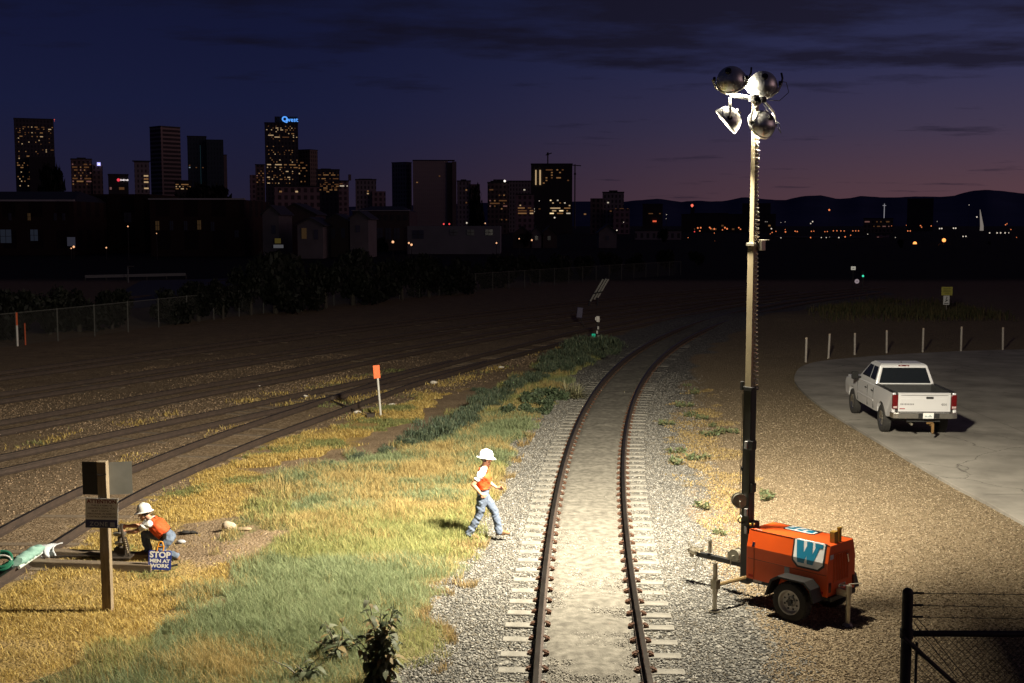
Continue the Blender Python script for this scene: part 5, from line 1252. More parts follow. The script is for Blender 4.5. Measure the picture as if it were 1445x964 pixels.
def sample(poly, n, rng, pw=1.0):
    lo, hi = poly.min(0), poly.max(0); lo = np.maximum(lo, [-16, 11]); hi = np.minimum(hi, [20, 75]); out = []; tot = 0
    while tot < n:
        P = lo+(hi-lo)*rng.random((n*2, 2)); d = P[:, 1]
        Q = ragged(P)
        P = P[inside(Q, poly) & (rng.random(len(P)) < np.clip((19/d)**pw, 0, 1)) & (np.abs(P[:, 0]) < P[:, 1]*.47+.5)]; out.append(P); tot += len(P)
        if len(out) > 40: break
    return np.concatenate(out)[:n]
def make_grass():
    rng = np.random.default_rng(3)
    g1 = np.array([(.235, .265, .10), (.285, .295, .11), (.34, .32, .125)])
    straw = np.array([(.48, .37, .155), (.42, .32, .13), (.35, .28, .12)])
    dry = np.array([(.58, .425, .13), (.49, .355, .11), (.37, .265, .085), (.64, .50, .20)])
    sage = np.array([(.215, .26, .135), (.185, .23, .115), (.27, .30, .155)])
    def col_green(P, r):
        n = len(P); f = vnoise(P, .55, 41)*.6+vnoise(P, 1.6, 42)*.4; k = r.integers(0, 3, n); c = np.where((f+r.uniform(-.2, .2, n) > .57)[:, None], straw[k], np.where((vnoise(P, .3, 43) > .5)[:, None], sage[k], g1[k])); return c*r.uniform(.75, 1.3, (n, 1))
    def col_dry(P, r):
        n = len(P); k = r.integers(0, 4, n); f = vnoise(P, .8, 44); c = np.where((f+r.uniform(-.1, .1, n) > .70)[:, None], g1[k % 3]*.9, dry[k]); return c*r.uniform(.7, 1.25, (n, 1))
    P = sample(GREEN, 330000, rng, 1.15)
    hp = np.clip(sdist(P, GREEN)/1.0, .35, 1)*np.clip(.25+1.5*(vnoise(P, 2.6, 61)*.6+vnoise(P, 1.1, 62)*.4), .35, 1)
    blades('grass', 'tall green and straw coloured grass on the verge between the lawn and the lit track', P[(rng.random(len(P)) < hp) & (edge_dist(P, MAIN[::3], False) > 1.75+.7*vnoise(P, 1.3, 63))], .05, .19, .0085, col_green, 12, 1.5)
    P = sample(LAWN, 120000, rng, 1.0); P = P[(~inside(P, DIRTPATCH) | (rng.random(len(P)) < .06)) & (rng.random(len(P)) < np.clip(-.55+1.9*(vnoise(P, .7, 50)*.55+vnoise(P, 2.3, 51)*.45), .03, 1))]
    for k in 'A': P = P[edge_dist(P, TRK['A'][::2], False) > 1.0]
    blades('dry_grass', 'short golden dry grass round the wooden sign post and switch stand', P, .02, .085, .011, col_dry, 13, 1.7)
    P = sample(STRIP, 40000, rng, .8); P = P[(vnoise(P, .9, 52)+rng.uniform(-.15, .15, len(P)) > .35) & (edge_dist(P, TRK['A'][::2], False) > 1.1)]
    blades('dry_grass', 'golden dry grass strip beyond the verge at the foot of the orange marker', P, .03, .12, .013, col_dry, 14, 1.3)
    # straw along the right edge of the ballast, thin tufts elsewhere on the lot
    EDGE = poly_px([(948, 560), (1000, 545), (1045, 590), (1050, 760), (1000, 790), (985, 720), (962, 660)])
    P = sample(EDGE, 30000, rng, .8); P = P[vnoise(P, 1.1, 53)+rng.uniform(-.2, .2, len(P)) > .48]
    blades('dry_grass', 'thin pale straw lying on the lot between the ballast and the mast', P, .015, .06, .014, lambda P, r: np.array([(.50, .38, .17), (.42, .31, .13), (.36, .26, .11)])[r.integers(0, 3, len(P))]*r.uniform(.8, 1.2, (len(P), 1)), 15, 2.2)
    # orange-brown fringe where the verge meets the stones
    FR = poly_px([(752, 600), (775, 590), (768, 660), (700, 700), (690, 800), (640, 850), (610, 905), (590, 964), (572, 1000), (560, 960), (595, 880), (625, 820), (670, 770), (735, 670)])
    P = sample(FR, 16000, rng, 1.0); P = P[edge_dist(P, MAIN[::3], False) > 1.9]; P = P[vnoise(P, 1.3, 54)+rng.uniform(-.2, .2, len(P)) > .55]
    blades('dry_grass', 'rusty straw fringe where the verge meets the grey stones', P, .04, .16, .013, lambda P, r: np.array([(.33, .24, .11), (.38, .28, .13), (.26, .19, .09)])[r.integers(0, 3, len(P))]*r.uniform(.7, 1.25, (len(P), 1)), 16, 1.2)
    # tufts along yard tracks
    P = np.concatenate([offs(TRK['A'], 1.5)[10:120], offs(TRK['A'], -1.7)[8:70], offs(TRK['B'], -1.9)[20:90], offs(TRK['B'], 1.2)[10:80]]); P = P[rng.random(len(P)) < .5]
    P = (P[:, None]+rng.normal(0, .32, (len(P), 90, 2))).reshape(-1, 2); P = P[(P[:, 1] > 16) & (vnoise(P, .5, 55) > .45) & ~inside(P, GREEN)]
    blades('dry_grass', 'scattered dry tufts between the old yard rails', P, .03, .11, .014, col_dry, 17, 1.3)
    MOUND = poly_px([(1130, 440), (1220, 418), (1330, 425), (1430, 445), (1445, 458), (1300, 462), (1140, 462)])
    P = sample(MOUND*1.0, 1, rng)
    lo, hi = MOUND.min(0), MOUND.max(0); P = lo+(hi-lo)*rng.random((30000, 2)); P = P[inside(P, MOUND)]; P = P[rng.random(len(P)) < np.clip(sdist(P, MOUND)/4, 0, 1)*np.clip(vnoise(P, .4, 58)*1.8-.2, 0, 1)]
    blades('grass', 'dim rough grass on the low mound beyond the bollards', P, .12, .5, .02, lambda P, r: np.array([(.12, .11, .05), (.16, .13, .06), (.08, .09, .04)])[r.integers(0, 3, len(P))], 18, .6)
make_grass()

# ------------------------------------------------------------------ shrubs, weeds, trees
MLEAF = MCOL('leaf_faces', rough=.6, trans=.2)
def leaf_mesh(name, n, shape, size, cols, seed, elong=2.0, upright=0.0):
    """n leaf faces through a volume; shape(rng)->point"""
    rng = np.random.default_rng(seed); c = shape(rng, n); d = rng.normal(0, 1, (n, 3)); d[:, 2] = d[:, 2]*(1-upright)+upright*2; d /= np.linalg.norm(d, axis=1)[:, None]
    e = rng.normal(0, 1, (n, 3)); e -= d*(e*d).sum(1)[:, None]; e /= np.linalg.norm(e, axis=1)[:, None]; s = size*rng.uniform(.6, 1.35, (n, 1)); l = d*s*elong/2; w = e*s/2
    nrm = np.cross(d, e); v = np.stack([c-l, c-w*.9+nrm*s*.12, c+l, c+w*.9+nrm*s*.12], 1)
    col = np.asarray(cols)[rng.integers(0, len(cols), n)]*rng.uniform(.7, 1.3, (n, 1)); b = np.arange(n)*4
    o = np_mesh(name, v.reshape(-1, 3), np.stack([b, b+1, b+2, b+3], 1), None, MLEAF, col=np.repeat(col, 4, 0)); return o
def blob(rx, ry, rz, lobes, seed):
    rs = np.random.default_rng(seed); cs = np.stack([rs.uniform(-.6, .6, lobes)*rx, rs.uniform(-.6, .6, lobes)*ry, rz*rs.uniform(.35, 1.25, lobes)], 1); rr = rs.uniform(.32, .6, lobes)
    def f(rng, n):
        k = rng.integers(0, lobes, n); p = rng.normal(0, 1, (n, 3)); p /= np.linalg.norm(p, axis=1)[:, None]; r = rng.random(n)**.45
        q = cs[k]+p*(r*rr[k])[:, None]*np.array([rx, ry, rz]); q[:, 2] = np.abs(q[:, 2]); return q
    return f
def shrubs():
    cols = [(.055, .078, .05), (.075, .10, .062), (.042, .06, .04), (.11, .13, .075)]
    protos = []
    for k in range(3):
        rt = thing('shrub', 'dark blue green bushy weed in the row along the far edge of the verge', 'shrub', (0, 0, 0), 0, 'dark bushes along the far edge of the grass verge')
        o = leaf_mesh('foliage', 1500, blob(.85, .6, .36, 12, 60+k), .026, cols, 70+k, 6.5, 1.3); o.parent = rt
        b = MB()
        for j in range(5): a = j*1.3+k; b.tube([(0, 0, -.05), (.12*math.cos(a), .12*math.sin(a), .3), (.28*math.cos(a), .25*math.sin(a), .62)], [.012, .009, .004], 5)
        b.build('stem', M('stem_brown', (.06, .05, .03)), rt); protos.append(rt)
    line = [(462, 662, .28), (505, 652, .35), (545, 640, .45), (575, 632, .6), (597, 626, .8), (617, 620, .95), (636, 611, .9), (655, 600, .85), (668, 590, .9), (684, 579, .9), (698, 570, .8), (690, 556, .45), (675, 552, .35), (712, 562, .8), (727, 553, .85), (742, 546, .85), (757, 538, .9), (768, 531, .95), (780, 524, 1.0), (790, 517, 1.15), (801, 511, 1.3), (812, 506, 1.4), (823, 502, 1.5), (834, 499, 1.5), (846, 496, 1.4), (858, 493, 1.2), (795, 528, .9), (810, 520, 1.0), (828, 513, 1.0), (845, 508, .9), (760, 566, .5), (748, 572, .5), (862, 500, .7)]
    used = [0, 0, 0]
    for i, (px, py, s) in enumerate(line):
        k = i % 3; x, y = gp(px, py)
        o = protos[k] if not used[k] else copy_tree(protos[k]); used[k] = 1
        o.location = (x, y, gz(x, y)); o.rotation_euler = (0, 0, random.uniform(0, 6)); s *= .88; o.scale = (s*random.uniform(.9, 1.3), s*random.uniform(.9, 1.2), s*random.uniform(.85, 1.1))
    # small broadleaf weeds at the stone edge
    rt = thing('weed', 'low dark leafy weed at the edge of the verge below the pale yucca', 'weed', (0, 0, 0), 0, 'leafy weeds at the stone edge below the yucca')
    o = leaf_mesh('foliage', 420, blob(.45, .4, .26, 6, 91), .085, [(.06, .085, .045), (.085, .11, .06), (.045, .065, .035)], 92, 1.7, .1); o.parent = rt
    sp = [(762, 563), (775, 572), (770, 585), (752, 575), (745, 588), (783, 564), (768, 578), (715, 590)]
    for i, (px, py) in enumerate(sp):
        x, y = gp(px, py); c = rt if i == 0 else copy_tree(rt); c.location = (x, y, gz(x, y)); c.rotation_euler = (0, 0, i*1.1); s = random.uniform(.7, 1.1); c.scale = (s, s, s)
    # weeds on the gravel right of the track
    rt = thing('weed', 'little sparse green weed growing in the gravel left of the mast', 'weed', (0, 0, 0), 0, 'small weeds in the gravel between track and mast')
    o = leaf_mesh('foliage', 110, blob(.30, .28, .12, 5, 95), .05, [(.10, .13, .06), (.14, .16, .08), (.18, .16, .08)], 96, 2.2, .2); o.parent = rt
    sp = [(990, 592), (1006, 602), (998, 615), (980, 556), (965, 575), (1018, 612), (955, 640), (953, 655), (984, 650), (992, 718), (1004, 616), (1015, 755), (975, 588), (1034, 612), (1082, 706), (940, 600), (1078, 700), (970, 545)]
    for i, (px, py) in enumerate(sp):
        x, y = gp(px, py); c = rt if i == 0 else copy_tree(rt); c.location = (x, y, gz(x, y)); c.rotation_euler = (0, 0, i*1.7); s = random.uniform(.6, 1.2); c.scale = (s, s, s)
    # yucca
    x, y = gp(806, 560); rt = thing('yucca', 'pale spiky yucca clump beside the track ballast', 'yucca', (x, y, gz(x, y)))
    rng = np.random.default_rng(77); n = 300; a = rng.uniform(0, 6.283, n); el = np.arccos(rng.uniform(.05, 1, n)); L_ = rng.uniform(.55, .95, n); d = np.stack([np.sin(el)*np.cos(a), np.sin(el)*np.sin(a), np.cos(el)*.85], 1); w = np.stack([-np.sin(a), np.cos(a), 0*a], 1)*.016
    p0 = np.stack([rng.normal(0, .16, n), rng.normal(0, .14, n), 0*a], 1); md = p0+d*(L_*.6)[:, None]; tp = p0+d*L_[:, None]-np.stack([0*a, 0*a, .10*np.sin(el)], 1)
    v = np.stack([p0-w, p0+w, md+w, md-w, tp], 1); b = np.arange(n)*5; col = np.array([(.22, .21, .12), (.28, .26, .15), (.15, .16, .09)])[rng.integers(0, 3, n)]
    o = np_mesh('leaves', v.reshape(-1, 3), np.stack([b, b+1, b+2, b+3], 1), np.stack([b+3, b+2, b+4], 1), MLEAF, col=np.repeat(col, 5, 0)); o.parent = rt
    b = MB(); b.ball((0, 0, .06), .16, 10, 6, (1.2, 1, .6)); b.build('base', M('yucca_base', (.16, .13, .08), rough=.9), rt)
    # tall broadleaf weed in the foreground
    def bigweed(px, py, h, nst, seed, label):
        x, y = gp(px, py); rt = thing('tall_weed', label, 'weed', (x, y, gz(x, y))); rg = random.Random(seed); bs = MB(); vs, qs, cs = [], [], []
        for k in range(nst):
            a = rg.uniform(0, 6.28); ln = rg.uniform(.08, .40); hh = h*rg.uniform(.55, 1); pts = [V(rg.uniform(-.08, .08), rg.uniform(-.08, .08), -.05)]
            for t in (.35, .7, 1): pts.append(pts[0]+V(math.cos(a)*ln*t*t, math.sin(a)*ln*t*t, hh*t))
            bs.tube(pts, [.012, .010, .008, .004], 5)
            for m in range(int(15*hh/.8)):
                t = .22+.78*m/(15*hh/.8); p = pts[0]+V(math.cos(a)*ln*t*t, math.sin(a)*ln*t*t, hh*t); q = rg.uniform(0, 6.28); L_ = rg.uniform(.15, .30)*(1.15-.4*t); w = L_*rg.uniform(.30, .42)
                d = V(math.cos(q), math.sin(q), rg.uniform(-.05, .5)); d2 = V(math.cos(q), math.sin(q), rg.uniform(-1.3, -.3)).normalized(); s_ = V(-math.sin(q), math.cos(q), rg.uniform(-.3, .3)); c = p+d*L_*.35; e = c+d2*L_*.65; b0 = len(vs)
                vs += [p, c-s_*w*.5, c+s_*w*.5, c*.45+e*.55-s_*w*.4+V(0, 0, .01), c*.45+e*.55+s_*w*.4+V(0, 0, .01), e]; qs += [(b0, b0+1, b0+2), (b0+1, b0+3, b0+2), (b0+2, b0+3, b0+4), (b0+3, b0+5, b0+4)]
                col = rg.choice([(.085, .10, .055), (.06, .075, .04), (.12, .135, .08), (.17, .18, .12), (.20, .15, .065)]); cs += [col]*6
        o = np_mesh('leaves', np.array([tuple(v) for v in vs]), None, np.array(qs), MLEAF, col=np.array(cs)); o.parent = rt
        bs.build('stem', M('weed_stem', (.10, .085, .04), (.06, .05, .03)), rt)
    bigweed(537, 985, 1.32, 19, 5, 'tall dark broad leaved weed in the foreground grass')
    bigweed(480, 938, .55, 10, 6, 'smaller dark broad leaved weed left of the tall one')
    bigweed(432, 968, .42, 8, 9, 'low dark leafy weed at the bottom edge left of the tall one')
shrubs()

def trees():
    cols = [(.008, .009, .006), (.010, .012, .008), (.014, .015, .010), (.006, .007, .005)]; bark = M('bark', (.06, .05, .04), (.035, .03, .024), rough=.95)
    def proto(seed, rx, rz, hh, leaves=2600, size=.26):
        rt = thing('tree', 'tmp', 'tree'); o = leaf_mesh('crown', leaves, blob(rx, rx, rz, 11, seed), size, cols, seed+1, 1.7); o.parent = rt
        o.data.transform(Matrix.Diagonal((1, 1, (hh+.95*rz)/(1.85*rz)*.97, 1))); o.data.transform(Matrix.Translation((0, 0, .12)))
        b = MB(); b.tube([(0, 0, -.3), (.05, 0, hh*.5), (.0, .1, hh*.9)], [.2, .15, .08], 8)
        for k in range(6): a = k*1.05+seed; b.tube([(.02, 0, hh*(.35+.07*k)), (rx*.5*math.cos(a), rx*.5*math.sin(a), hh*(.55+.1*k))], [.07, .025], 6)
        b.build('trunk', bark, rt); return rt
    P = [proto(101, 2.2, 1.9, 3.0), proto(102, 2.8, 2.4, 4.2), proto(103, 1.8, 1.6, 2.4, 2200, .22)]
    # belt right behind the fence: (px, base y, crown-top y)
    spots = [(-15, 488, 400, 2), (40, 484, 398, 0), (85, 478, 392, 1), (128, 474, 398, 2), (175, 470, 400, 0), (262, 462, 398, 2), (300, 458, 390, 0), (335, 455, 382, 1), (375, 449, 360, 1), (410, 446, 342, 0), (445, 443, 372, 2), (482, 439, 352, 1), (520, 434, 340, 0), (556, 430, 356, 2), (590, 426, 348, 1), (628, 422, 350, 0), (665, 418, 356, 2), (700, 412, 362, 1), (735, 408, 352, 0), (770, 404, 350, 1), (808, 399, 352, 2), (842, 394, 356, 0), (880, 388, 348, 1), (915, 384, 352, 2), (955, 380, 348, 0), (1000, 376, 350, 1)]
    used = [0]*3; n_ = 0
    for i, (px, pb, pt, k) in enumerate(spots):
        x, y = gp(px, pb); x -= 1.5; y += 2.5
        h = at(px, pt, y).z*.84; c = P[k] if not used[k] else copy_tree(P[k]); used[k] = 1; base = (3.0+1.0, 4.2+1.3, 2.4+.8)[k]
        c.location = (x, y, 0); s = h/base; c.scale = (s*random.uniform(.8, 1.15)*1.1, s*random.uniform(.9, 1.1), s); c.rotation_euler = (0, 0, random.uniform(0, 6))
        c['label'] = 'dark bushy tree in the unlit belt behind the chain link fence'; c['group'] = 'dark trees behind the chain link fence'
    # trees in the city, black silhouettes
    spots = [(78, 318, 236, 300, 'lone round topped tree right of the leftmost office tower', 0), (268, 325, 262, 380, 'tree clump in front of the dark twin towers', 1), (300, 322, 262, 420, 'tree beside the thin pale tower', 0), (672, 322, 262, 500, 'small tree right of the ribbed pale tower', 2), (1270, 372, 338, 330, 'black round tree left of the orange lit warehouse', 0), (935, 345, 322, 420, 'dark tree below the red sign building', 1), (740, 350, 326, 330, 'dark tree before the small gabled houses', 1), (640, 352, 328, 300, 'dark tree in front of the long low white building', 0), (540, 356, 335, 280, 'dark tree in front of the shed row', 2), (1395, 372, 340, 380, 'far right dark tree below the row of white lights', 1), (1180, 368, 345, 360, 'dark tree in the far yard behind the mast', 0)]
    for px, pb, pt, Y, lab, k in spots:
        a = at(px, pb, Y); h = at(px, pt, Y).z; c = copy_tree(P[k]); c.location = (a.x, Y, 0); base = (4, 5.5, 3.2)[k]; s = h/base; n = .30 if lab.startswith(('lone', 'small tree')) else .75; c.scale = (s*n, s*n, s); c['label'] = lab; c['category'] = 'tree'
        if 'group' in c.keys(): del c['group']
trees()

def far_fence():
    line = resample(catmull([(-34, 42), (-25.65, 60.4), (-15.7, 88.6), (-1.5, 114.8), (12, 137), (22, 152)], 1), 3.05)
    m = M('fence_zinc', (.10, .10, .09), (.07, .07, .062), rough=.8); rt = thing('chain_link_fence', 'long dim chain link fence along the far side of the yard', 'fence', (line[0][0], line[0][1], 0)); o = V(line[0][0], line[0][1], 0)
    b = MB(); b.cyl((0, 0, -.1), (0, 0, 1.78), .032, 8); p0 = b.build('post', m, rt, smooth=True)
    for i, p in enumerate(line):
        c = p0 if i == 0 else p0.copy()
        if i: COL.objects.link(c); c.parent = rt
        c.location = (p[0]-o.x, p[1]-o.y, 0)
    b = MB(); b.tube([(p[0]-o.x, p[1]-o.y, 1.72) for p in line], .02, 6); b.build('top_rail', m, rt)
    b = MB(); L_ = resample(line, .16)
    for i in range(len(L_)-12):
        for a, c in ((i, i+10), (i+10, i)): b.tube([(L_[a][0]-o.x, L_[a][1]-o.y, .05), (L_[c][0]-o.x, L_[c][1]-o.y, 1.70)], .004, 3, caps=False)
    b.build('mesh_panel', m, rt)
far_fence()

# ------------------------------------------------------------------ the city on the skyline
WIN = {k: EM('window_'+k, c, s) for k, c, s in (('amber', (1.0, .50, .19), .19), ('dim', (1.0, .44, .17), .085), ('warm', (1.0, .68, .36), .46), ('white', (1.0, .86, .66), .5), ('rose', (.9, .42, .36), .16), ('bright', (1.0, .74, .40), 1.2), ('cool', (.7, .85, 1.0), .28))}
WINME = None
def facade(name, c, c2, bay, floor, glassy=False):
    """wall with a procedural grid of dark panes, metres"""
    if name in MATS: return MATS[name]
    m = bpy.data.materials.new(name); m.use_nodes = True; nt = m.node_tree; N = nt.nodes.new; L = nt.links.new; b = nt.nodes['Principled BSDF']; b.inputs['Roughness'].default_value = .5 if glassy else .85; b.inputs['Specular IOR Level'].default_value = .4 if glassy else .1
    tc = N('ShaderNodeTexCoord'); sp = N('ShaderNodeSeparateXYZ'); L(tc.outputs['Object'], sp.inputs[0])
    ad = N('ShaderNodeMath'); ad.operation = 'ADD'; L(sp.outputs[0], ad.inputs[0]); L(sp.outputs[1], ad.inputs[1])
    cb = N('ShaderNodeCombineXYZ'); L(ad.outputs[0], cb.inputs[0]); L(sp.outputs[2], cb.inputs[1])
    br = N('ShaderNodeTexBrick'); L(cb.outputs[0], br.inputs[0]); br.offset = 0; br.inputs['Scale'].default_value = 1; br.inputs['Brick Width'].default_value = bay; br.inputs['Row Height'].default_value = floor; br.inputs['Mortar Size'].default_value = floor*.22; br.inputs['Mortar Smooth'].default_value = .1
    br.inputs['Color1'].default_value = (*c2, 1); br.inputs['Color2'].default_value = (*[x*.8 for x in c2], 1); br.inputs['Mortar'].default_value = (*c, 1); L(br.outputs[0], b.inputs['Base Color']); MATS[name] = m; return m
def win_box(root, x, y, z, w, h, mat, rz=0, name='lit_window'):
    global WINME
    key = 'wm_'+mat
    me = bpy.data.meshes.get(key)
    if me is None:
        b = MB(); b.box((0, 0, 0), (1, 1, 1)); o = b.build(key, WIN[mat]); me = o.data; me.name = key; bpy.data.objects.remove(o)
    o = link(bpy.data.objects.new(name, me)); o.parent = root; o.location = (x, y, z); o.scale = (w, .25, h); o.rotation_euler = (0, 0, rz); return o
def building(name, label, cat, x0, x1, yt, Y, mat, yb=322, split=None, rot=30, boxes=(), lit=(), group=None, tops=(), depth=None):
    """a block whose outline spans x0..x1 at forward distance Y; boxes: extra (x0,x1,ytop,mat,dy) volumes; lit: window specs"""
    a, c, t = at(x0, yb, Y), at(x1, yb, Y), at((x0+x1)/2, yt, Y); W = c.x-a.x; h = t.z; cx = (a.x+c.x)/2
    if split is None: w, d, rz = W, depth or W*.8, 0.0
    else:
        rz = R(rot); w = W*split/math.cos(rz); d = W*(1-split)/math.sin(rz)
    root = thing(name, label, cat, (cx, Y+d/2, 0), -rz if split is not None else -math.atan2(cx, Y), group)
    b = MB(); b.box((0, 0, h/2-2), (w, d, h+4)); b.build('wall', mat, root)
    # roof slab / parapet and plant boxes
    b = MB(); b.box((0, 0, h+.35), (w+.5, d+.5, .7)); b.build('roof', M('roof_dark', (.035, .033, .034), (.025, .024, .025)), root)
    k = Y/F_PX
    for n_, (px0, px1, pt, m_, dy) in enumerate(boxes):
        xa, xb = at(px0, yb, Y).x-cx, at(px1, yb, Y).x-cx; hh = at(px0, pt, Y).z; dd = abs(xb-xa)*.8
        if dd < .8: dd = .8
        b = MB()
        if pt < yt and dy >= 0: b.box(((xa+xb)/2, 0, (h+.7+hh)/2), (xb-xa, min(dd, d*.8), hh-h-.7)); b.build('penthouse', m_, root)
        else: b.box(((xa+xb)/2, -d/2-dd/2*.5+dy, hh/2-2), (xb-xa, dd, hh+4)); b.build('wing', m_, root)
    fy = -d/2-.12; rnd = random.Random(int(x0*7+yt)); cnt = 0
    for (px0, px1, py0, py1, nc, nr, p, mats) in lit:
        xa, xb = at(px0, yb, Y).x-cx, at(px1, yb, Y).x-cx; za, zb_ = at(px0, py0, Y).z, at(px0, py1, Y).z
        if split is not None: xa, xb = max(xa/math.cos(rz), -w/2+.6), min(xb/math.cos(rz), w/2-.6)
        bw, bh = (xb-xa)/nc, (za-zb_)/nr
        for r_ in range(nr):
            i = 0; rowp = p*rnd.choice((.25, .6, 1.0, 1.9)) if nr > 3 else p
            while i < nc:
                if rnd.random() < rowp and cnt < 98:
                    run = 1
                    while i+run < nc and rnd.random() < rowp*.75 and run < 5: run += 1
                    win_box(root, xa+bw*(i+run/2), fy, zb_+bh*(r_+.5), bw*run*.84 if run > 1 else bw*.62, bh*.42, rnd.choice(mats)); cnt += 1; i += run
                i += 1
    return root
G1 = facade('facade_dark_glass', (.075, .066, .072), (.03, .028, .036), 3, 3.9, True)
G2 = facade('facade_ribbed_pale', (.42, .34, .31), (.13, .11, .115), 1.6, 3.6)
G3 = facade('facade_brown', (.19, .14, .125), (.06, .05, .05), 3, 3.6)
G4 = facade('facade_grey', (.28, .24, .24), (.09, .08, .086), 2.6, 3.5)
G5 = facade('facade_rose', (.32, .22, .22), (.11, .08, .085), 3.4, 3.8)
G6 = facade('facade_blue_glass', (.045, .065, .08), (.022, .036, .046), 2.4, 3.9, True)
PL = M('plain_concrete', (.22, .17, .155), (.17, .13, .12), scale=.1, rough=.9); DK = M('plain_dark', (.055, .048, .05), (.04, .035, .037), scale=.1, rough=.9)
A_ = ('amber', 'amber', 'dim', 'dim', 'warm'); D_ = ('dim', 'dim', 'amber', 'rose'); Wm = ('warm', 'amber', 'bright', 'white')
def city():
    B = building
    t = B('office_tower', 'leftmost tall dark office tower with many rows of amber windows', 'office tower', 19, 71, 168, 1150, G1, boxes=((37, 71, 222, DK, 0),), lit=((40, 70, 219, 264, 14, 15, .13, A_), (21, 70, 178, 218, 22, 15, .15, A_), (21, 38, 219, 264, 8, 14, .2, A_)))
    for px in (20, 67):
        a = at(px, 167, 1150); b = MB(); b.ball((a.x-t.location.x, 0, a.z+.6), .55, 8, 5); b.cyl((a.x-t.location.x, 0, a.z-1.5), (a.x-t.location.x, 0, a.z+.4), .12, 6); b.build('beacon', EM('beacon_red', (1, .15, .12), .5), t)
    t = B('office_block', 'low office block with a small violet lit square sign on its right wing', 'office block', 100, 128, 225, 900, G3, boxes=((128, 142, 232, G3, 3), (108, 120, 222, DK, 0)), lit=((101, 127, 230, 262, 10, 8, .45, D_), (129, 141, 236, 258, 5, 6, .35, D_)))
    a = at(134, 231.5, 900); b = MB(); b.box((a.x-t.location.x, -9.5, a.z), (2.4, .4, 2.4)); b.build('sign_panel', EM('sign_violet', (.45, .42, 1.0), 1.5), t); b = MB(); b.box((a.x-t.location.x+.2, -9.75, a.z-.2), (1.2, .1, 1.2)); b.build('sign_mark', EM('sign_violet_pale', (.7, .7, 1.0), 1.5), t)
    t = B('office_block', 'low black block with a red dot and short white lit sign', 'office block', 152, 179, 247, 800, DK, lit=((153, 178, 262, 270, 6, 1, .3, D_),))
    a = at(163.6, 254, 800); dx = a.x-t.location.x; d0 = -(at(179, 300, 800).x-at(152, 300, 800).x)*.4; b = MB(); b.ball((dx, d0-.3, a.z), 1.0, 10, 6, (1, .3, 1)); b.build('sign_dot', EM('sign_red', (1, .06, .10), .9), t)
    b = MB()
    for i, (w, h) in enumerate(((.7, 1.0), (.6, .7), (.7, 1.1), (.5, .9), (.6, .7), (.7, 1.0))): b.box((dx+1.55+i*.85, d0-.3, a.z-.1+(.1 if h > .8 else 0)), (w, .3, h))
    b.build('sign_letters', EM('sign_white', (1, .88, .88), .9), t)
    B('office_tower', 'slim dark tower with an overhanging flat cap left of the striped tower', 'office tower', 190, 210, 229, 850, G4, boxes=((187.5, 212, 226.5, DK, 0),), lit=((202, 209, 246, 268, 2, 5, .55, ('warm', 'amber')),))
    B('office_tower', 'striped tower whose right face glows paler than its left', 'office tower', 211, 253, 179, 1100, facade('facade_striped', (.36, .27, .25), (.085, .07, .075), 60, 3.7), split=.5, rot=42)
    B('office_block', 'small low block with bright orange windows in front of the striped tower', 'office block', 246, 269, 256, 700, DK, lit=((247, 268, 259, 268, 9, 3, .75, ('amber', 'warm', 'amber')),))
    t = B('office_tower', 'dark glass twin tower with two roof heights and faint teal edges', 'office tower', 265, 291, 193, 1000, G6, boxes=((291, 314, 197, G6, 4),), lit=((266, 290, 232, 238, 8, 2, .35, ('dim', 'cool')), (292, 312, 214, 240, 6, 4, .12, ('warm', 'cool')), (266, 312, 262, 270, 10, 1, .2, D_)))
    for px in (279.5, 291, 301):
        a = at(px, 200, 1000); b = MB(); b.box((a.x-t.location.x, -8.9, a.z/2), (.25, .3, a.z-6)); b.build('edge_light', EM('edge_teal', (.06, .16, .2), .16), t)
    B('office_tower', 'thin pale tower edge peeping from behind the dark twin tower', 'office tower', 309, 321, 219, 1300, PL)
    B('office_block', 'dim block just left of the tower with the blue sign', 'office block', 361, 374, 233, 950, G3, boxes=((353, 361, 247, G5, 2),), lit=((362, 373, 240, 262, 4, 7, .3, D_),))
    t = B('office_tower', 'tallest tower with the blue sign at its top and many lit windows', 'office tower', 373, 419, 174, 1050, G1, boxes=((387, 418.6, 164, DK, 0),), lit=((375, 418, 231, 234, 20, 1, .9, ('amber', 'warm')), (375, 418, 235, 260, 20, 9, .20, A_), (375, 418, 177, 200, 20, 9, .20, ('amber', 'warm', 'dim')), (375, 418, 200, 230, 20, 11, .13, A_)))
    k = 1050/F_PX; a = at(408, 168.5, 1050); dx = a.x-t.location.x-1.3; b = MB(); dep = -(at(418.6, 300, 1050).x-at(387, 300, 1050).x)*.4-.5
    d_all = -(at(419, 300, 1050).x-at(373, 300, 1050).x)*.4-.6
    add_text(b, 'Q', lambda x, y: (dx-4.6*k/k*1.0+x, min(dep, d_all), a.z+.0+y), 6.2, offset=.28); b.build('sign_letter', EM('sign_blue_glow', (.10, .36, 1.0), 1.1), t)
    b = MB(); add_text(b, 'west', lambda x, y: (dx+1.5+x, min(dep, d_all), a.z-.3+y), 5.0, offset=.12, spacing=1.05); b.build('sign_letter', EM('sign_blue_glow', (.1, .36, 1), 1.1), t)
    B('office_tower', 'shorter tower attached to the right of the tallest tower with a pale side', 'office tower', 418, 448, 212, 1080, G3, split=.72, rot=28, lit=((422, 440, 220, 262, 6, 11, .34, A_),))
    B('office_block', 'square dark block with a grid of amber windows right of the tall pair', 'office block', 446, 478, 240, 900, G1, boxes=((452, 466, 237.5, DK, 0),), lit=((448, 477, 243, 272, 13, 11, .38, ('amber', 'dim', 'dim')),))
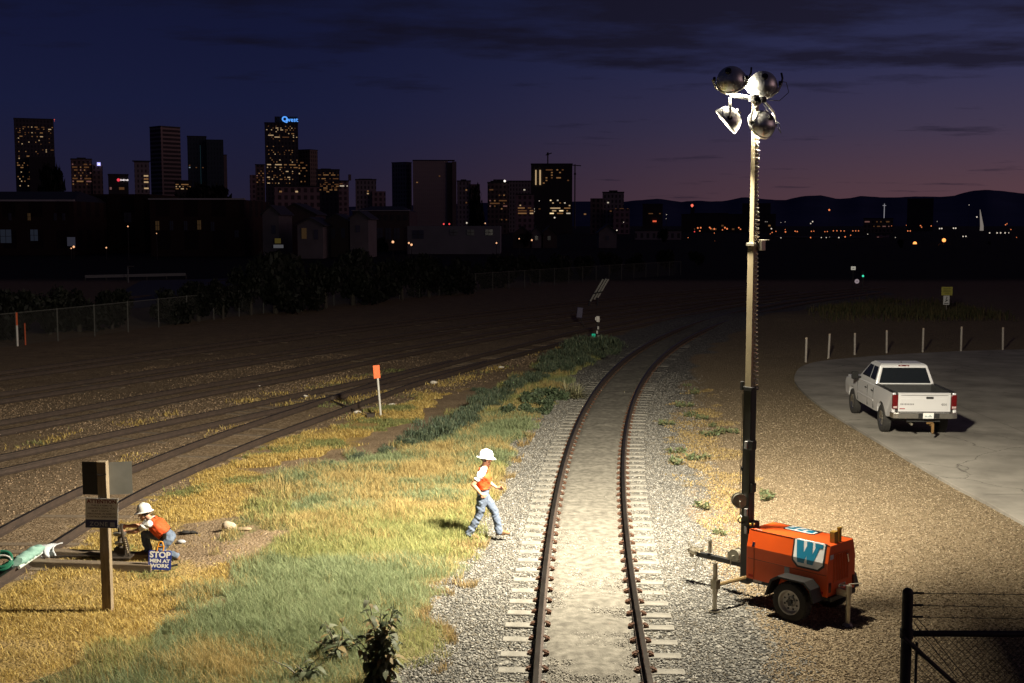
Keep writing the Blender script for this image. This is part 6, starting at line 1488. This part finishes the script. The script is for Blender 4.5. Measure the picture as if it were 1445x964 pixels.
    B('office_block', 'pinkish broad low block below the tallest tower', 'office block', 384, 447, 264, 650, G5, lit=((390, 440, 268, 273, 9, 1, .25, ('warm', 'amber')),))
    t = B('office_block', 'low stepped block with a slim pale spire on its right end', 'office block', 478, 492, 256, 850, G5, boxes=((491.5, 495.5, 246, PL, 2),), lit=((479, 491, 258, 264, 5, 2, .6, ('dim', 'white')),))
    B('office_block', 'grey stepped block with one orange lit opening', 'office block', 501, 530, 254, 880, G4, boxes=((524, 543, 270, G5, 3), (506, 524, 252, DK, 0)), lit=((513, 520, 268, 275, 2, 2, .8, ('amber', 'warm')),))
    B('apartment_tower', 'dark slab tower with a pale right edge left of the ribbed twin slab', 'apartment tower', 553, 581, 230, 1000, G4, split=.78, rot=30, lit=((556, 572, 250, 270, 5, 5, .05, D_),))
    t = B('apartment_tower', 'wide ribbed pale apartment slab in the middle of the skyline', 'apartment tower', 582, 631, 227, 980, G2, boxes=((630, 638, 229, DK, 2), (637, 643, 228, PL, 1), (584, 641, 225.4, DK, 0)), lit=((586, 628, 238, 262, 12, 8, .018, ('dim', 'amber')), (630, 634, 292, 312, 1, 5, .9, ('amber',))))
    B('apartment_tower', 'mid rise block with scattered amber windows right of the ribbed slab', 'apartment tower', 645, 664, 256, 900, G4, boxes=((664, 677, 260, G3, 3), (650, 658, 253, DK, 0)), lit=((646, 663, 266, 306, 5, 9, .10, D_), (665, 676, 268, 300, 3, 8, .45, ('amber', 'dim', 'warm'))))
    t = B('apartment_tower', 'dark tower with a rounded crown and one bright white roof light', 'apartment tower', 688, 718, 258, 900, G3, boxes=((692, 714, 255, DK, 0), (696, 710, 253, DK, 0)), lit=((690, 716, 266, 312, 8, 12, .22, D_),))
    a = at(712, 256, 900); b = MB(); b.ball((a.x-t.location.x, -13, a.z), .8, 8, 5); b.build('roof_light', EM('glow_white', (1, .92, .78), 1.6), t)
    B('office_block', 'plain grey block behind between the crowned tower and the crane tower', 'office block', 716, 752, 256, 1050, G4, lit=((718, 750, 262, 274, 8, 3, .08, ('white', 'dim')),))
    B('office_block', 'reddish low block with rows of amber windows left of the crane tower', 'office block', 728, 754, 275, 820, G5, lit=((730, 753, 288, 303, 8, 4, .75, ('amber', 'dim', 'warm')),))
    t = B('building_under_construction', 'dark unfinished high rise with cranes and bright work lights inside', 'building', 750, 808, 232, 900, DK, boxes=((752, 760, 230, DK, 0),), lit=((766, 804, 238, 264, 10, 7, .20, ('amber', 'dim', 'amber')), (776, 806, 281, 303, 9, 6, .72, Wm), (752, 772, 282, 304, 5, 6, .18, ('dim', 'white'))))
    for px, w in ((757, .9), (763, 1.1)):
        a, c = at(px, 240, 900), at(px, 261, 900); win_box(t, a.x-t.location.x, -13.2, (a.z+c.z)/2, w, a.z-c.z, 'warm', name='lit_shaft')
    def crane(label, px, pyb, pyt, j0, j1, Y):
        a, c = at(px, pyb, Y), at(px, pyt, Y); r_ = thing('tower_crane', label, 'crane', (a.x, Y, a.z)); h = c.z-a.z; dk = M('crane_dark', (.05, .04, .04), (.04, .03, .03))
        b = MB(); b.tube([(0, 0, 0), (0, 0, h)], .5, 4); b.build('mast', dk, r_); b = MB(); p, q_ = at(*j0, Y)-a, at(*j1, Y)-a; b.tube([p, q_], .35, 4); b.build('jib', dk, r_)
        b = MB(); b.box((0, 0, h*.85), (1.6, 1.2, 1.6)); b.build('cabin', dk, r_)
    crane('tower crane with a raised jib standing on the unfinished high rise', 773, 231, 215, (770, 219), (778.5, 216), 915)
    crane('tower crane with a level jib beyond the right side of the unfinished high rise', 811, 322, 232, (806, 233), (820, 234), 960)
    B('apartment_tower', 'mid rise apartment block with a stepped roof right of the unfinished high rise', 'apartment tower', 851, 881, 272, 850, G4, boxes=((860, 872, 268.5, DK, 0), (834, 851, 280, G3, 2), (866, 889, 295, G5, -2)), lit=((853, 880, 276, 300, 7, 6, .08, ('white', 'dim')), (837, 849, 292, 300, 3, 2, .3, ('amber',)), (868, 888, 293, 297, 6, 1, .5, ('dim',)), (824, 829, 300, 309, 1, 2, .9, ('amber',))))
    t = B('office_block', 'dark square block with a small red sign right of the apartment block', 'office block', 908, 936, 289, 800, DK, lit=((912, 934, 300, 303, 6, 1, .3, ('dim',)),))
    a = at(925, 312.3, 800); b = MB(); b.box((a.x-t.location.x, -6.1, a.z), (2.5, .3, 1.0)); b.build('sign_panel', EM('sign_red2', (1, .14, .06), .75), t)
    B('stadium', 'long low dark stadium like hall behind the light mast', 'stadium', 975, 1106, 303, 1100, DK, boxes=((985, 1040, 300, DK, 0), (1060, 1100, 286, DK, 0)), depth=90, lit=((990, 1100, 316, 326, 22, 2, .10, D_),))
    t = B('chimney_tower', 'slim dark tower with a red light on top left of the stadium', 'tower', 974.5, 980, 294, 1000, DK); a = at(977, 290, 1000); b = MB(); b.ball((a.x-t.location.x, 0, a.z), 1.1, 8, 6); b.cyl((a.x-t.location.x, 0, a.z-3), (a.x-t.location.x, 0, a.z), .2, 6); b.build('beacon', EM('beacon_red_big', (1, .16, .10), 1.3), t)
    B('apartment_tower', 'pair of nearly black towers against the hills at the right', 'apartment tower', 1285, 1320, 281, 1300, DK, boxes=((1323, 1338, 280, M('plain_rose', (.10, .07, .07), (.08, .055, .055)), 3),))
    B('apartment_block', 'low apartment block with a dotted line of lit windows below the cross', 'apartment block', 1224, 1264, 309, 1000, G3, lit=((1225, 1262, 311, 315, 14, 1, .45, ('dim', 'rose')), (1237, 1262, 318, 321, 10, 1, .8, ('rose', 'dim'))))
    B('apartment_block', 'lit pale building front with columns of windows below the low apartment block', 'apartment block', 1238, 1256, 331, 620, G5, yb=352, lit=((1239, 1255, 333, 350, 4, 4, .75, ('rose', 'amber', 'dim')),))
    t = B('warehouse', 'small warehouse under the two orange street lamps with a pink lit roof edge', 'warehouse', 1287, 1324, 351, 420, M('shed_rose', (.16, .11, .11), (.12, .085, .085)), yb=366, depth=14); a, c = at(1299, 352, 418), at(1320, 352, 418); b = MB(); b.box(((a.x+c.x)/2-t.location.x, -7.2, a.z), (c.x-a.x, .2, .35)); b.build('lit_eave', EM('eave_pink', (.9, .35, .28), .32), t)
    B('warehouse', 'long low dark shed at the far right below the white light row', 'warehouse', 1360, 1460, 338, 600, DK, yb=350, depth=30); B('warehouse', 'long low dark shed right of the unlit yard behind the mast', 'warehouse', 1105, 1230, 337, 560, DK, yb=350, depth=30)
    B('warehouse', 'grey low shed between the dark trees and the red sign block', 'warehouse', 900, 965, 326, 520, G4, yb=345, depth=20)
    # mast shaped pale needle and cross on the hill
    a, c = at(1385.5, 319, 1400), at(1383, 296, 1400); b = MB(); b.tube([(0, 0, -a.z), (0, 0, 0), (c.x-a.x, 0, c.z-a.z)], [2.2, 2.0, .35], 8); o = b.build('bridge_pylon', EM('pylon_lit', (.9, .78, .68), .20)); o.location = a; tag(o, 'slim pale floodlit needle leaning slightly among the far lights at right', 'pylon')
    a = at(1248, 291, 6000); b = MB(); b.box((0, 0, 0), (3.2, 2, 24)); b.box((0, 0, 3), (16, 2, 3.2)); b.cyl((0, 0, -60), (0, 0, -12), 2, 6); o = b.build('hill_cross', EM('cross_glow', (.75, .72, .8), .28)); o.location = a; tag(o, 'faint lit cross high on the dark hillside', 'cross')
    # -------- middle distance, nearly black
    brick = facade('brick_dark', (.050, .030, .026), (.032, .022, .022), 5.5, 6.5); white = M('coping_white', (.50, .46, .45), (.38, .35, .34), scale=.3, rough=.8)
    def warehouse(label, x0, x1, yt, yb, Y, mat, coping, wins, roof=None, dep=25):
        a, c = at(x0, yb, Y), at(x1, yb, Y); h = at(x0, yt, Y).z; W = c.x-a.x; rt = thing('brick_warehouse', label, 'warehouse', ((a.x+c.x)/2, Y+dep/2, 0)); cx = (a.x+c.x)/2
        b = MB(); b.box((0, 0, h/2-1), (W, dep, h+2)); b.build('wall', mat, rt)
        if coping: b = MB(); b.box((0, -dep/2-.05, h+.15), (W+.4, .5, coping)); b.build('coping', white, rt)
        if roof: hh = at(x0, roof, Y).z; b = MB(); b.add([(-W/2, -dep/2, h), (W/2, -dep/2, h), (W/2, dep/2, h), (-W/2, dep/2, h), (-W/2+3, 0, hh), (W/2-3, 0, hh)], [(0, 1, 5, 4), (2, 3, 4, 5), (0, 4, 3), (1, 2, 5), (3, 2, 1, 0)]); b.build('roof', M('roof_dark', (.03, .03, .03)), rt)
        for px, p0, p1, w, mm in wins:
            p, q_ = at(px, p0, Y), at(px, p1, Y); fb = MB(); fb.box((p.x-cx, -dep/2-.04, (p.z+q_.z)/2), (w, .12, p.z-q_.z)); f = fb.build('window', mm, rt)
            fb = MB(); fb.box((p.x-cx, -dep/2-.13, (p.z+q_.z)/2), (.08, .06, p.z-q_.z)); fb.box((p.x-cx, -dep/2-.12, (p.z+q_.z)/2), (w, .06, .08)); fb.build('frame', DK, f)
        return rt
    pw = M('pane_dusk', (.10, .10, .13), (.07, .07, .10), rough=.15); pl_ = EM('pane_dim_blue', (.30, .36, .55), .035); pd = EM('pane_dim_amber', (.8, .45, .2), .035)
    warehouse('long brick warehouse with a pale coping at the far left', -60, 106, 284, 352, 250, brick, .35, [(14, 301, 311, .55, pw), (41, 301, 311, .55, pd), (78, 301, 311, .55, pw), (90, 301, 311, .55, pw), (8, 324, 343, 2.2, pl_), (48, 324, 340, 1.5, pl_), (-20, 324, 343, 2.2, pl_)], roof=268)
    warehouse('dark brick block between the two coped warehouses with one orange window', 106, 213, 274, 352, 270, facade('brick_black', (.035, .022, .018), (.02, .016, .015), 6, 7), 0, [(135, 303, 316, 1.6, pw), (180, 300, 314, 1.6, pw)])
    warehouse('brick warehouse with a broad white parapet in the left middle distance', 213, 346, 282, 356, 240, brick, .30, [(222, 312, 325, .7, pd), (242, 312, 325, .7, pw), (262, 312, 325, .7, pw), (281, 311, 324, .7, pd), (300, 313, 326, .7, pw), (334, 325, 335, .8, pw)])
    a = at(213, 291, 240)
    # gabled sheds
    sw = M('shed_whitewash', (.19, .165, .17), (.13, .115, .12), scale=.4, rough=.9); sb = M('shed_brick', (.075, .042, .037), (.05, .03, .028), scale=.4)
    def gable(label, x0, x1, ye, yr, yb, Y, m, dep=14, wins=()):
        a, c = at(x0, yb, Y), at(x1, yb, Y); W = c.x-a.x; he, hr = at(x0, ye, Y).z, at(x0, yr, Y).z; rt = thing('gabled_shed', label, 'shed', ((a.x+c.x)/2, Y+dep/2, 0))
        b = MB(); b.prism([(-W/2, -2), (W/2, -2), (W/2, he), (0, hr), (-W/2, he)], lambda x, z, t: (x, t, z), -dep/2, dep/2); b.build('wall', m, rt)
        for s in (-1, 1):
            b = MB(); b.prism([(s*(W/2+.4), he-.25), (0, hr+.05), (0, hr+.25), (s*(W/2+.4), he-.05)], lambda x, z, t: (x, t, z), -dep/2-.4, dep/2+.4); b.build('roof', M('roof_slate', (.05, .045, .05), (.035, .032, .036)), rt)
        for px, p0, p1, w, mm in wins:
            p, q_ = at(px, p0, Y), at(px, p1, Y); b = MB(); b.box((p.x-(a.x+c.x)/2, -dep/2-.05, (p.z+q_.z)/2), (w, .1, p.z-q_.z)); b.build('window', mm, rt)
    gable('tall whitewashed gabled shed at the left end of the shed row', 371, 394, 302, 291, 348, 230, sw, wins=((386, 318, 330, .8, pw),))
    gable('brick gabled shed with wide roof behind the whitewashed one', 388, 446, 302, 288, 348, 262, sb); gable('middle grey gabled shed with tall dim window', 420, 456, 318, 308, 348, 225, sw, wins=((429, 322, 337, .9, pd), (446, 324, 338, .8, pw)))
    gable('second whitewashed gabled shed right of the middle grey one', 458, 492, 312, 303, 348, 235, sb, wins=((470, 322, 336, .8, pw), (484, 322, 336, .8, pw))); gable('pale gabled shed beside the arcaded brick block', 494, 520, 308, 299, 346, 228, sw, wins=((505, 318, 328, .8, pw),))
    warehouse('long two storey brick block with a row of dark openings beside the sheds', 498, 578, 298, 350, 300, sb, .15, [(508+i*9.2, 303, 311, 1.0, DK) for i in range(8)]+[(512+i*12, 322, 338, 1.4, pw) for i in range(5)], roof=290)
    warehouse('long low white building left of the small gabled houses', 575, 706, 319, 350, 260, M('shed_bluewhite', (.19, .18, .21), (.14, .135, .16), scale=.3), 0, [(590, 325, 337, 2.4, M('door_blue', (.05, .06, .11))), (640, 324, 332, 1.6, pw), (664, 324, 332, 1.6, pw), (690, 324, 332, 1.6, pw)])
    for i, (x0, x1, lab) in enumerate(((724, 750, 'left small gabled house before the unfinished high rise'), (748, 766, 'middle small gabled house with a pale front'), (764, 786, 'right small gabled house below the unfinished high rise'), (845, 870, 'lone pale little house below the mid rise apartments'))): gable(lab, x0, x1, 331-(i == 3)*3, 320-(i == 3)*2, 346, 330, sw if i in (1, 3) else sb, dep=8, wins=(((x0+x1)/2, 333, 339, .8, pw),))
    # yellow sign board among trees and white panels
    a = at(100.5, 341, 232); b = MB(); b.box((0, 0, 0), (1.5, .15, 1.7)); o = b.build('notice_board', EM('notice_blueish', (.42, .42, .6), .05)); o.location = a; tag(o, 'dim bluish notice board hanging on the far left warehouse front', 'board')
    for px, py, Y, lab in ((392, 340, 222, 'small yellow notice above a white panel before the sheds'), ):
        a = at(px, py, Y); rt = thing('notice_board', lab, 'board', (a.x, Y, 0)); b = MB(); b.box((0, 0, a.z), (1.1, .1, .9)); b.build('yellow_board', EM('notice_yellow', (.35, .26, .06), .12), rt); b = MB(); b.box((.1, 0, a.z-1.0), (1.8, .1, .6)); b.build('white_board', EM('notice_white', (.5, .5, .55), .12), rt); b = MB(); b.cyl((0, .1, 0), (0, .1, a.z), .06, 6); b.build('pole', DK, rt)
    a = at(1304, 361, 300); rt = thing('yellow_sign', 'tiny bright yellow sign in front of the pink edged warehouse', 'sign', (a.x, 300, 0)); b = MB(); b.box((0, 0, a.z), (.8, .08, .7)); b.build('board', EM('sign_yellow', (.8, .6, .05), .6), rt); b = MB(); b.cyl((0, .08, -.2), (0, .08, a.z), .06, 6); b.build('pole', DK, rt)
    # dim lamp posts and a guard rail in the lot beyond the fence
    p0, p1 = gp(120, 397.5), gp(262, 394); p0 = (p0[0], p0[1], .55); p1 = (p1[0], p1[1], .55); rt = thing('guard_rail', 'dim pale guard rail in the dark lot beyond the fence', 'guard rail', p0); o = Vector(p0); b = MB(); b.box((Vector(p1)-o)/2, ((Vector(p1)-o).length, .1, .32), rot=Matrix.Rotation(math.atan2(p1[1]-p0[1], p1[0]-p0[0]), 3, 'Z')); b.build('rail', M('guard_zinc', (.10, .10, .11), (.08, .08, .09)), rt)
    for k in range(6): b = MB(); q_ = (Vector(p1)-o)*(k/5); b.box(q_+V(0, .15, -.28), (.12, .12, .6)); b.build('post', DK, rt)
    p = gp(181, 399); rt = thing('lamp_post', 'unlit slim lamp post beside the guard rail', 'lamp post', (p[0], p[1], 0)); h = at(181, 376, p[1]).z; b = MB(); b.cyl((0, 0, 0), (0, 0, h), .09, 8, .06); b.build('pole', M('guard_zinc', (.3, .3, .3)), rt); b = MB(); b.box((.3, 0, h), (.7, .2, .12)); b.build('lamp_head', DK, rt)
    # asphalt lot beyond the fence
    P = [gp(*q) for q in ((120, 440), (330, 426), (390, 392), (200, 396))]; b = MB(); b.prism(P, lambda x, y, t: (x, y, t), -.1, .02); o = b.build('asphalt_lot', M('asphalt', (.055, .055, .06), (.04, .04, .045), scale=1.5, rough=.7)); o['kind'] = 'structure'
city()

# lamps of the city
def street_lamps():
    groups = {
     'o': ('tiny orange lamp among the row of lights below the hills', 'orange lamps of the city below the hills', (1, .26, .09), .95, .36),
     'r': ('tiny red lamp among the far city lights', 'red lamps of the far city', (1, .08, .08), 1.0, .5),
     'w': ('tiny white lamp among the far city lights at the right', 'white lamps of the far city', (1, .86, .70), .75, .37),
     'l': ('small lamp glowing low among the dark buildings at the left', 'lamps among the dark buildings at the left', (1, .50, .25), 1.2, .32)}
    pts = [(940.6, 303, 'w', .5), (940, 308.7, 'w', .4), (937, 333, 'w', .8), (938.5, 337.4, 'o', .8), (960, 326.6, 'o', .6), (971, 336, 'o', 1), (986.5, 342, 'o', 1), (1008.6, 341, 'o', 1), (1031, 342, 'o', 1), (984.7, 321.8, 'o', 1.1), (988.8, 321.5, 'o', 1.1), (987.6, 326, 'o', .9), (1001.5, 321.2, 'o', 1.1), (1003, 322.6, 'o', .9), (1008, 323.2, 'o', 1.2), (1023, 321.4, 'o', 1.2), (1026, 323, 'o', 1.2), (1019.5, 324.5, 'o', .8), (1042.6, 321.4, 'o', 1), (1045, 323.6, 'o', .9), (1059, 326.4, 'r', 1.0), (1070, 327.2, 'o', .7), (1088.5, 322.8, 'w', 1.0), (1095, 326.5, 'o', .7), (1108.4, 327.3, 'o', 1.1), (1089.6, 328, 'o', .8), (1102, 335.7, 'w', .7), (1087, 330, 'o', .6), (980, 327, 'r', .6), (1008, 329, 'o', .6),
      (1108, 324, 'o', .6), (1122, 326.4, 'o', .9), (1125, 326.8, 'o', .9), (1145, 326.5, 'o', .8), (1148.5, 326.3, 'o', .7), (1144, 335.3, 'o', 1.0), (1149.5, 335.2, 'o', 1.1), (1164, 327, 'o', .7), (1167.5, 326.8, 'o', .7), (1176, 325.8, 'o', .8), (1181, 325.8, 'o', .8), (1186.6, 325.9, 'o', .8), (1191.3, 326, 'o', .8), (1203.5, 325.9, 'o', .8), (1207.5, 325.9, 'o', .8), (1211.5, 325.9, 'o', .8), (1159, 335.3, 'w', .7), (1170.6, 335.4, 'w', .9), (1166, 335.3, 'w', .7), (1183.7, 335.3, 'w', .9), (1192.6, 334.3, 'o', 1.0), (1200.4, 332.1, 'o', .8), (1146.7, 312.8, 'w', .9), (1144, 315.5, 'w', .8), (1170.2, 296.4, 'o', 1.4), (1299, 318.5, 'o', .9), (1300.5, 320.6, 'o', .8), (1314, 319, 'o', .8), (1281, 326, 'o', .9), (1284.5, 326, 'o', .9), (1326, 322.6, 'w', 1.0), (1329, 322.5, 'w', 1.0), (1345.6, 322.1, 'w', 1.0), (1348.6, 322.1, 'w', 1.0), (1359, 333.7, 'w', .9), (1363, 333.6, 'w', .9), (1396.5, 328.8, 'w', .9), (1407, 328.8, 'w', 1.0), (1412, 328.7, 'w', 1.0), (1418.3, 328.7, 'w', 1.0), (1423.5, 328.7, 'w', .7), (1419, 317.2, 'o', .9), (1421, 315.8, 'o', .7), (1426.5, 324, 'o', .7), (1434.5, 335, 'o', .5), (1444, 335.5, 'o', .7), (1235.3, 348.5, 'w', .9), (1253, 349, 'w', 1.4), (1223.7, 343.6, 'w', .7), (1224.5, 330.5, 'w', .6), (1263.4, 335.3, 'w', .5), (1378.5, 306.3, 'w', 1.0), (1367.5, 289.3, 'w', .5), (1322.4, 312.7, 'w', .4), (1279, 318, 'o', .5), (1258, 318.8, 'o', .5), (1102, 314, 'w', .4), (1108, 313.2, 'w', .4), (1080, 313, 'w', .4), (1082.5, 313, 'w', .4), (870.5, 325, 'w', .9), (863, 321.2, 'w', .5), (880, 313.7, 'w', .5), (782.6, 307.2, 'w', 1.1), (761, 283.6, 'w', .6), (684.5, 315.3, 'w', 1.0), (658.6, 314.6, 'w', 1.1), (626.2, 316.2, 'r', .9), (634, 316.2, 'r', .9),
      (700.6, 343, 'l', 1.0), (732.6, 337, 'l', .8), (750.5, 339, 'l', 1.1), (684.6, 315.2, 'l', .7), (554.4, 341.5, 'l', 1.7), (577, 343, 'l', 1.2), (580.6, 345.4, 'l', 1.5), (104, 348.4, 'l', 1.5), (100.5, 350.5, 'l', .8), (150, 349.6, 'l', 1.0), (180.5, 319.6, 'l', .9), (221, 329.6, 'l', .6), (285, 303, 'l', .3)]
    rnd = random.Random(4); protos = {}
    for px, py, g, s in pts:
        lab, grp, c, st, rad = groups[g]; Y = rnd.uniform(430, 640) if g != 'l' else rnd.uniform(215, 228)
        if py < 318: Y = rnd.uniform(760, 800) if g != 'l' else 300
        if 'glow' in protos and 0: pass
        a = at(px, py, Y); r_ = rad*s*Y/540*(1.0 if g != 'l' else 1.25)*.85
        key = f'lamp_{g}'
        b = MB(); b.mi = 1; b.ball((0, 0, a.z), r_, 8, 6); b.mi = 0; b.cyl((0, 0, -1 if a.z < 60 else a.z-20), (0, 0, a.z), .06, 5)
        o = b.build('street_lamp', [DK, EM(key, c, st)]); o.location = (a.x, Y, 0); tag(o, lab, 'street lamp', grp)
    for px, py, lab in ((1290.6, 343.7, 'larger bright orange lamp left above the pink edged warehouse'), (1331.6, 339, 'larger bright orange lamp right of the pink edged warehouse')):
        Y = 400; a = at(px, py, Y); rt = thing('street_lamp', lab, 'street lamp', (a.x, Y, 0)); b = MB(); b.cyl((0, 0, -.5), (0, 0, a.z), .12, 6); b.build('pole', DK, rt); b = MB(); b.ball((0, -.3, a.z), .62, 12, 8); b.build('lamp', EM('lamp_orange_big', (1, .32, .08), 2.2), rt)
street_lamps()
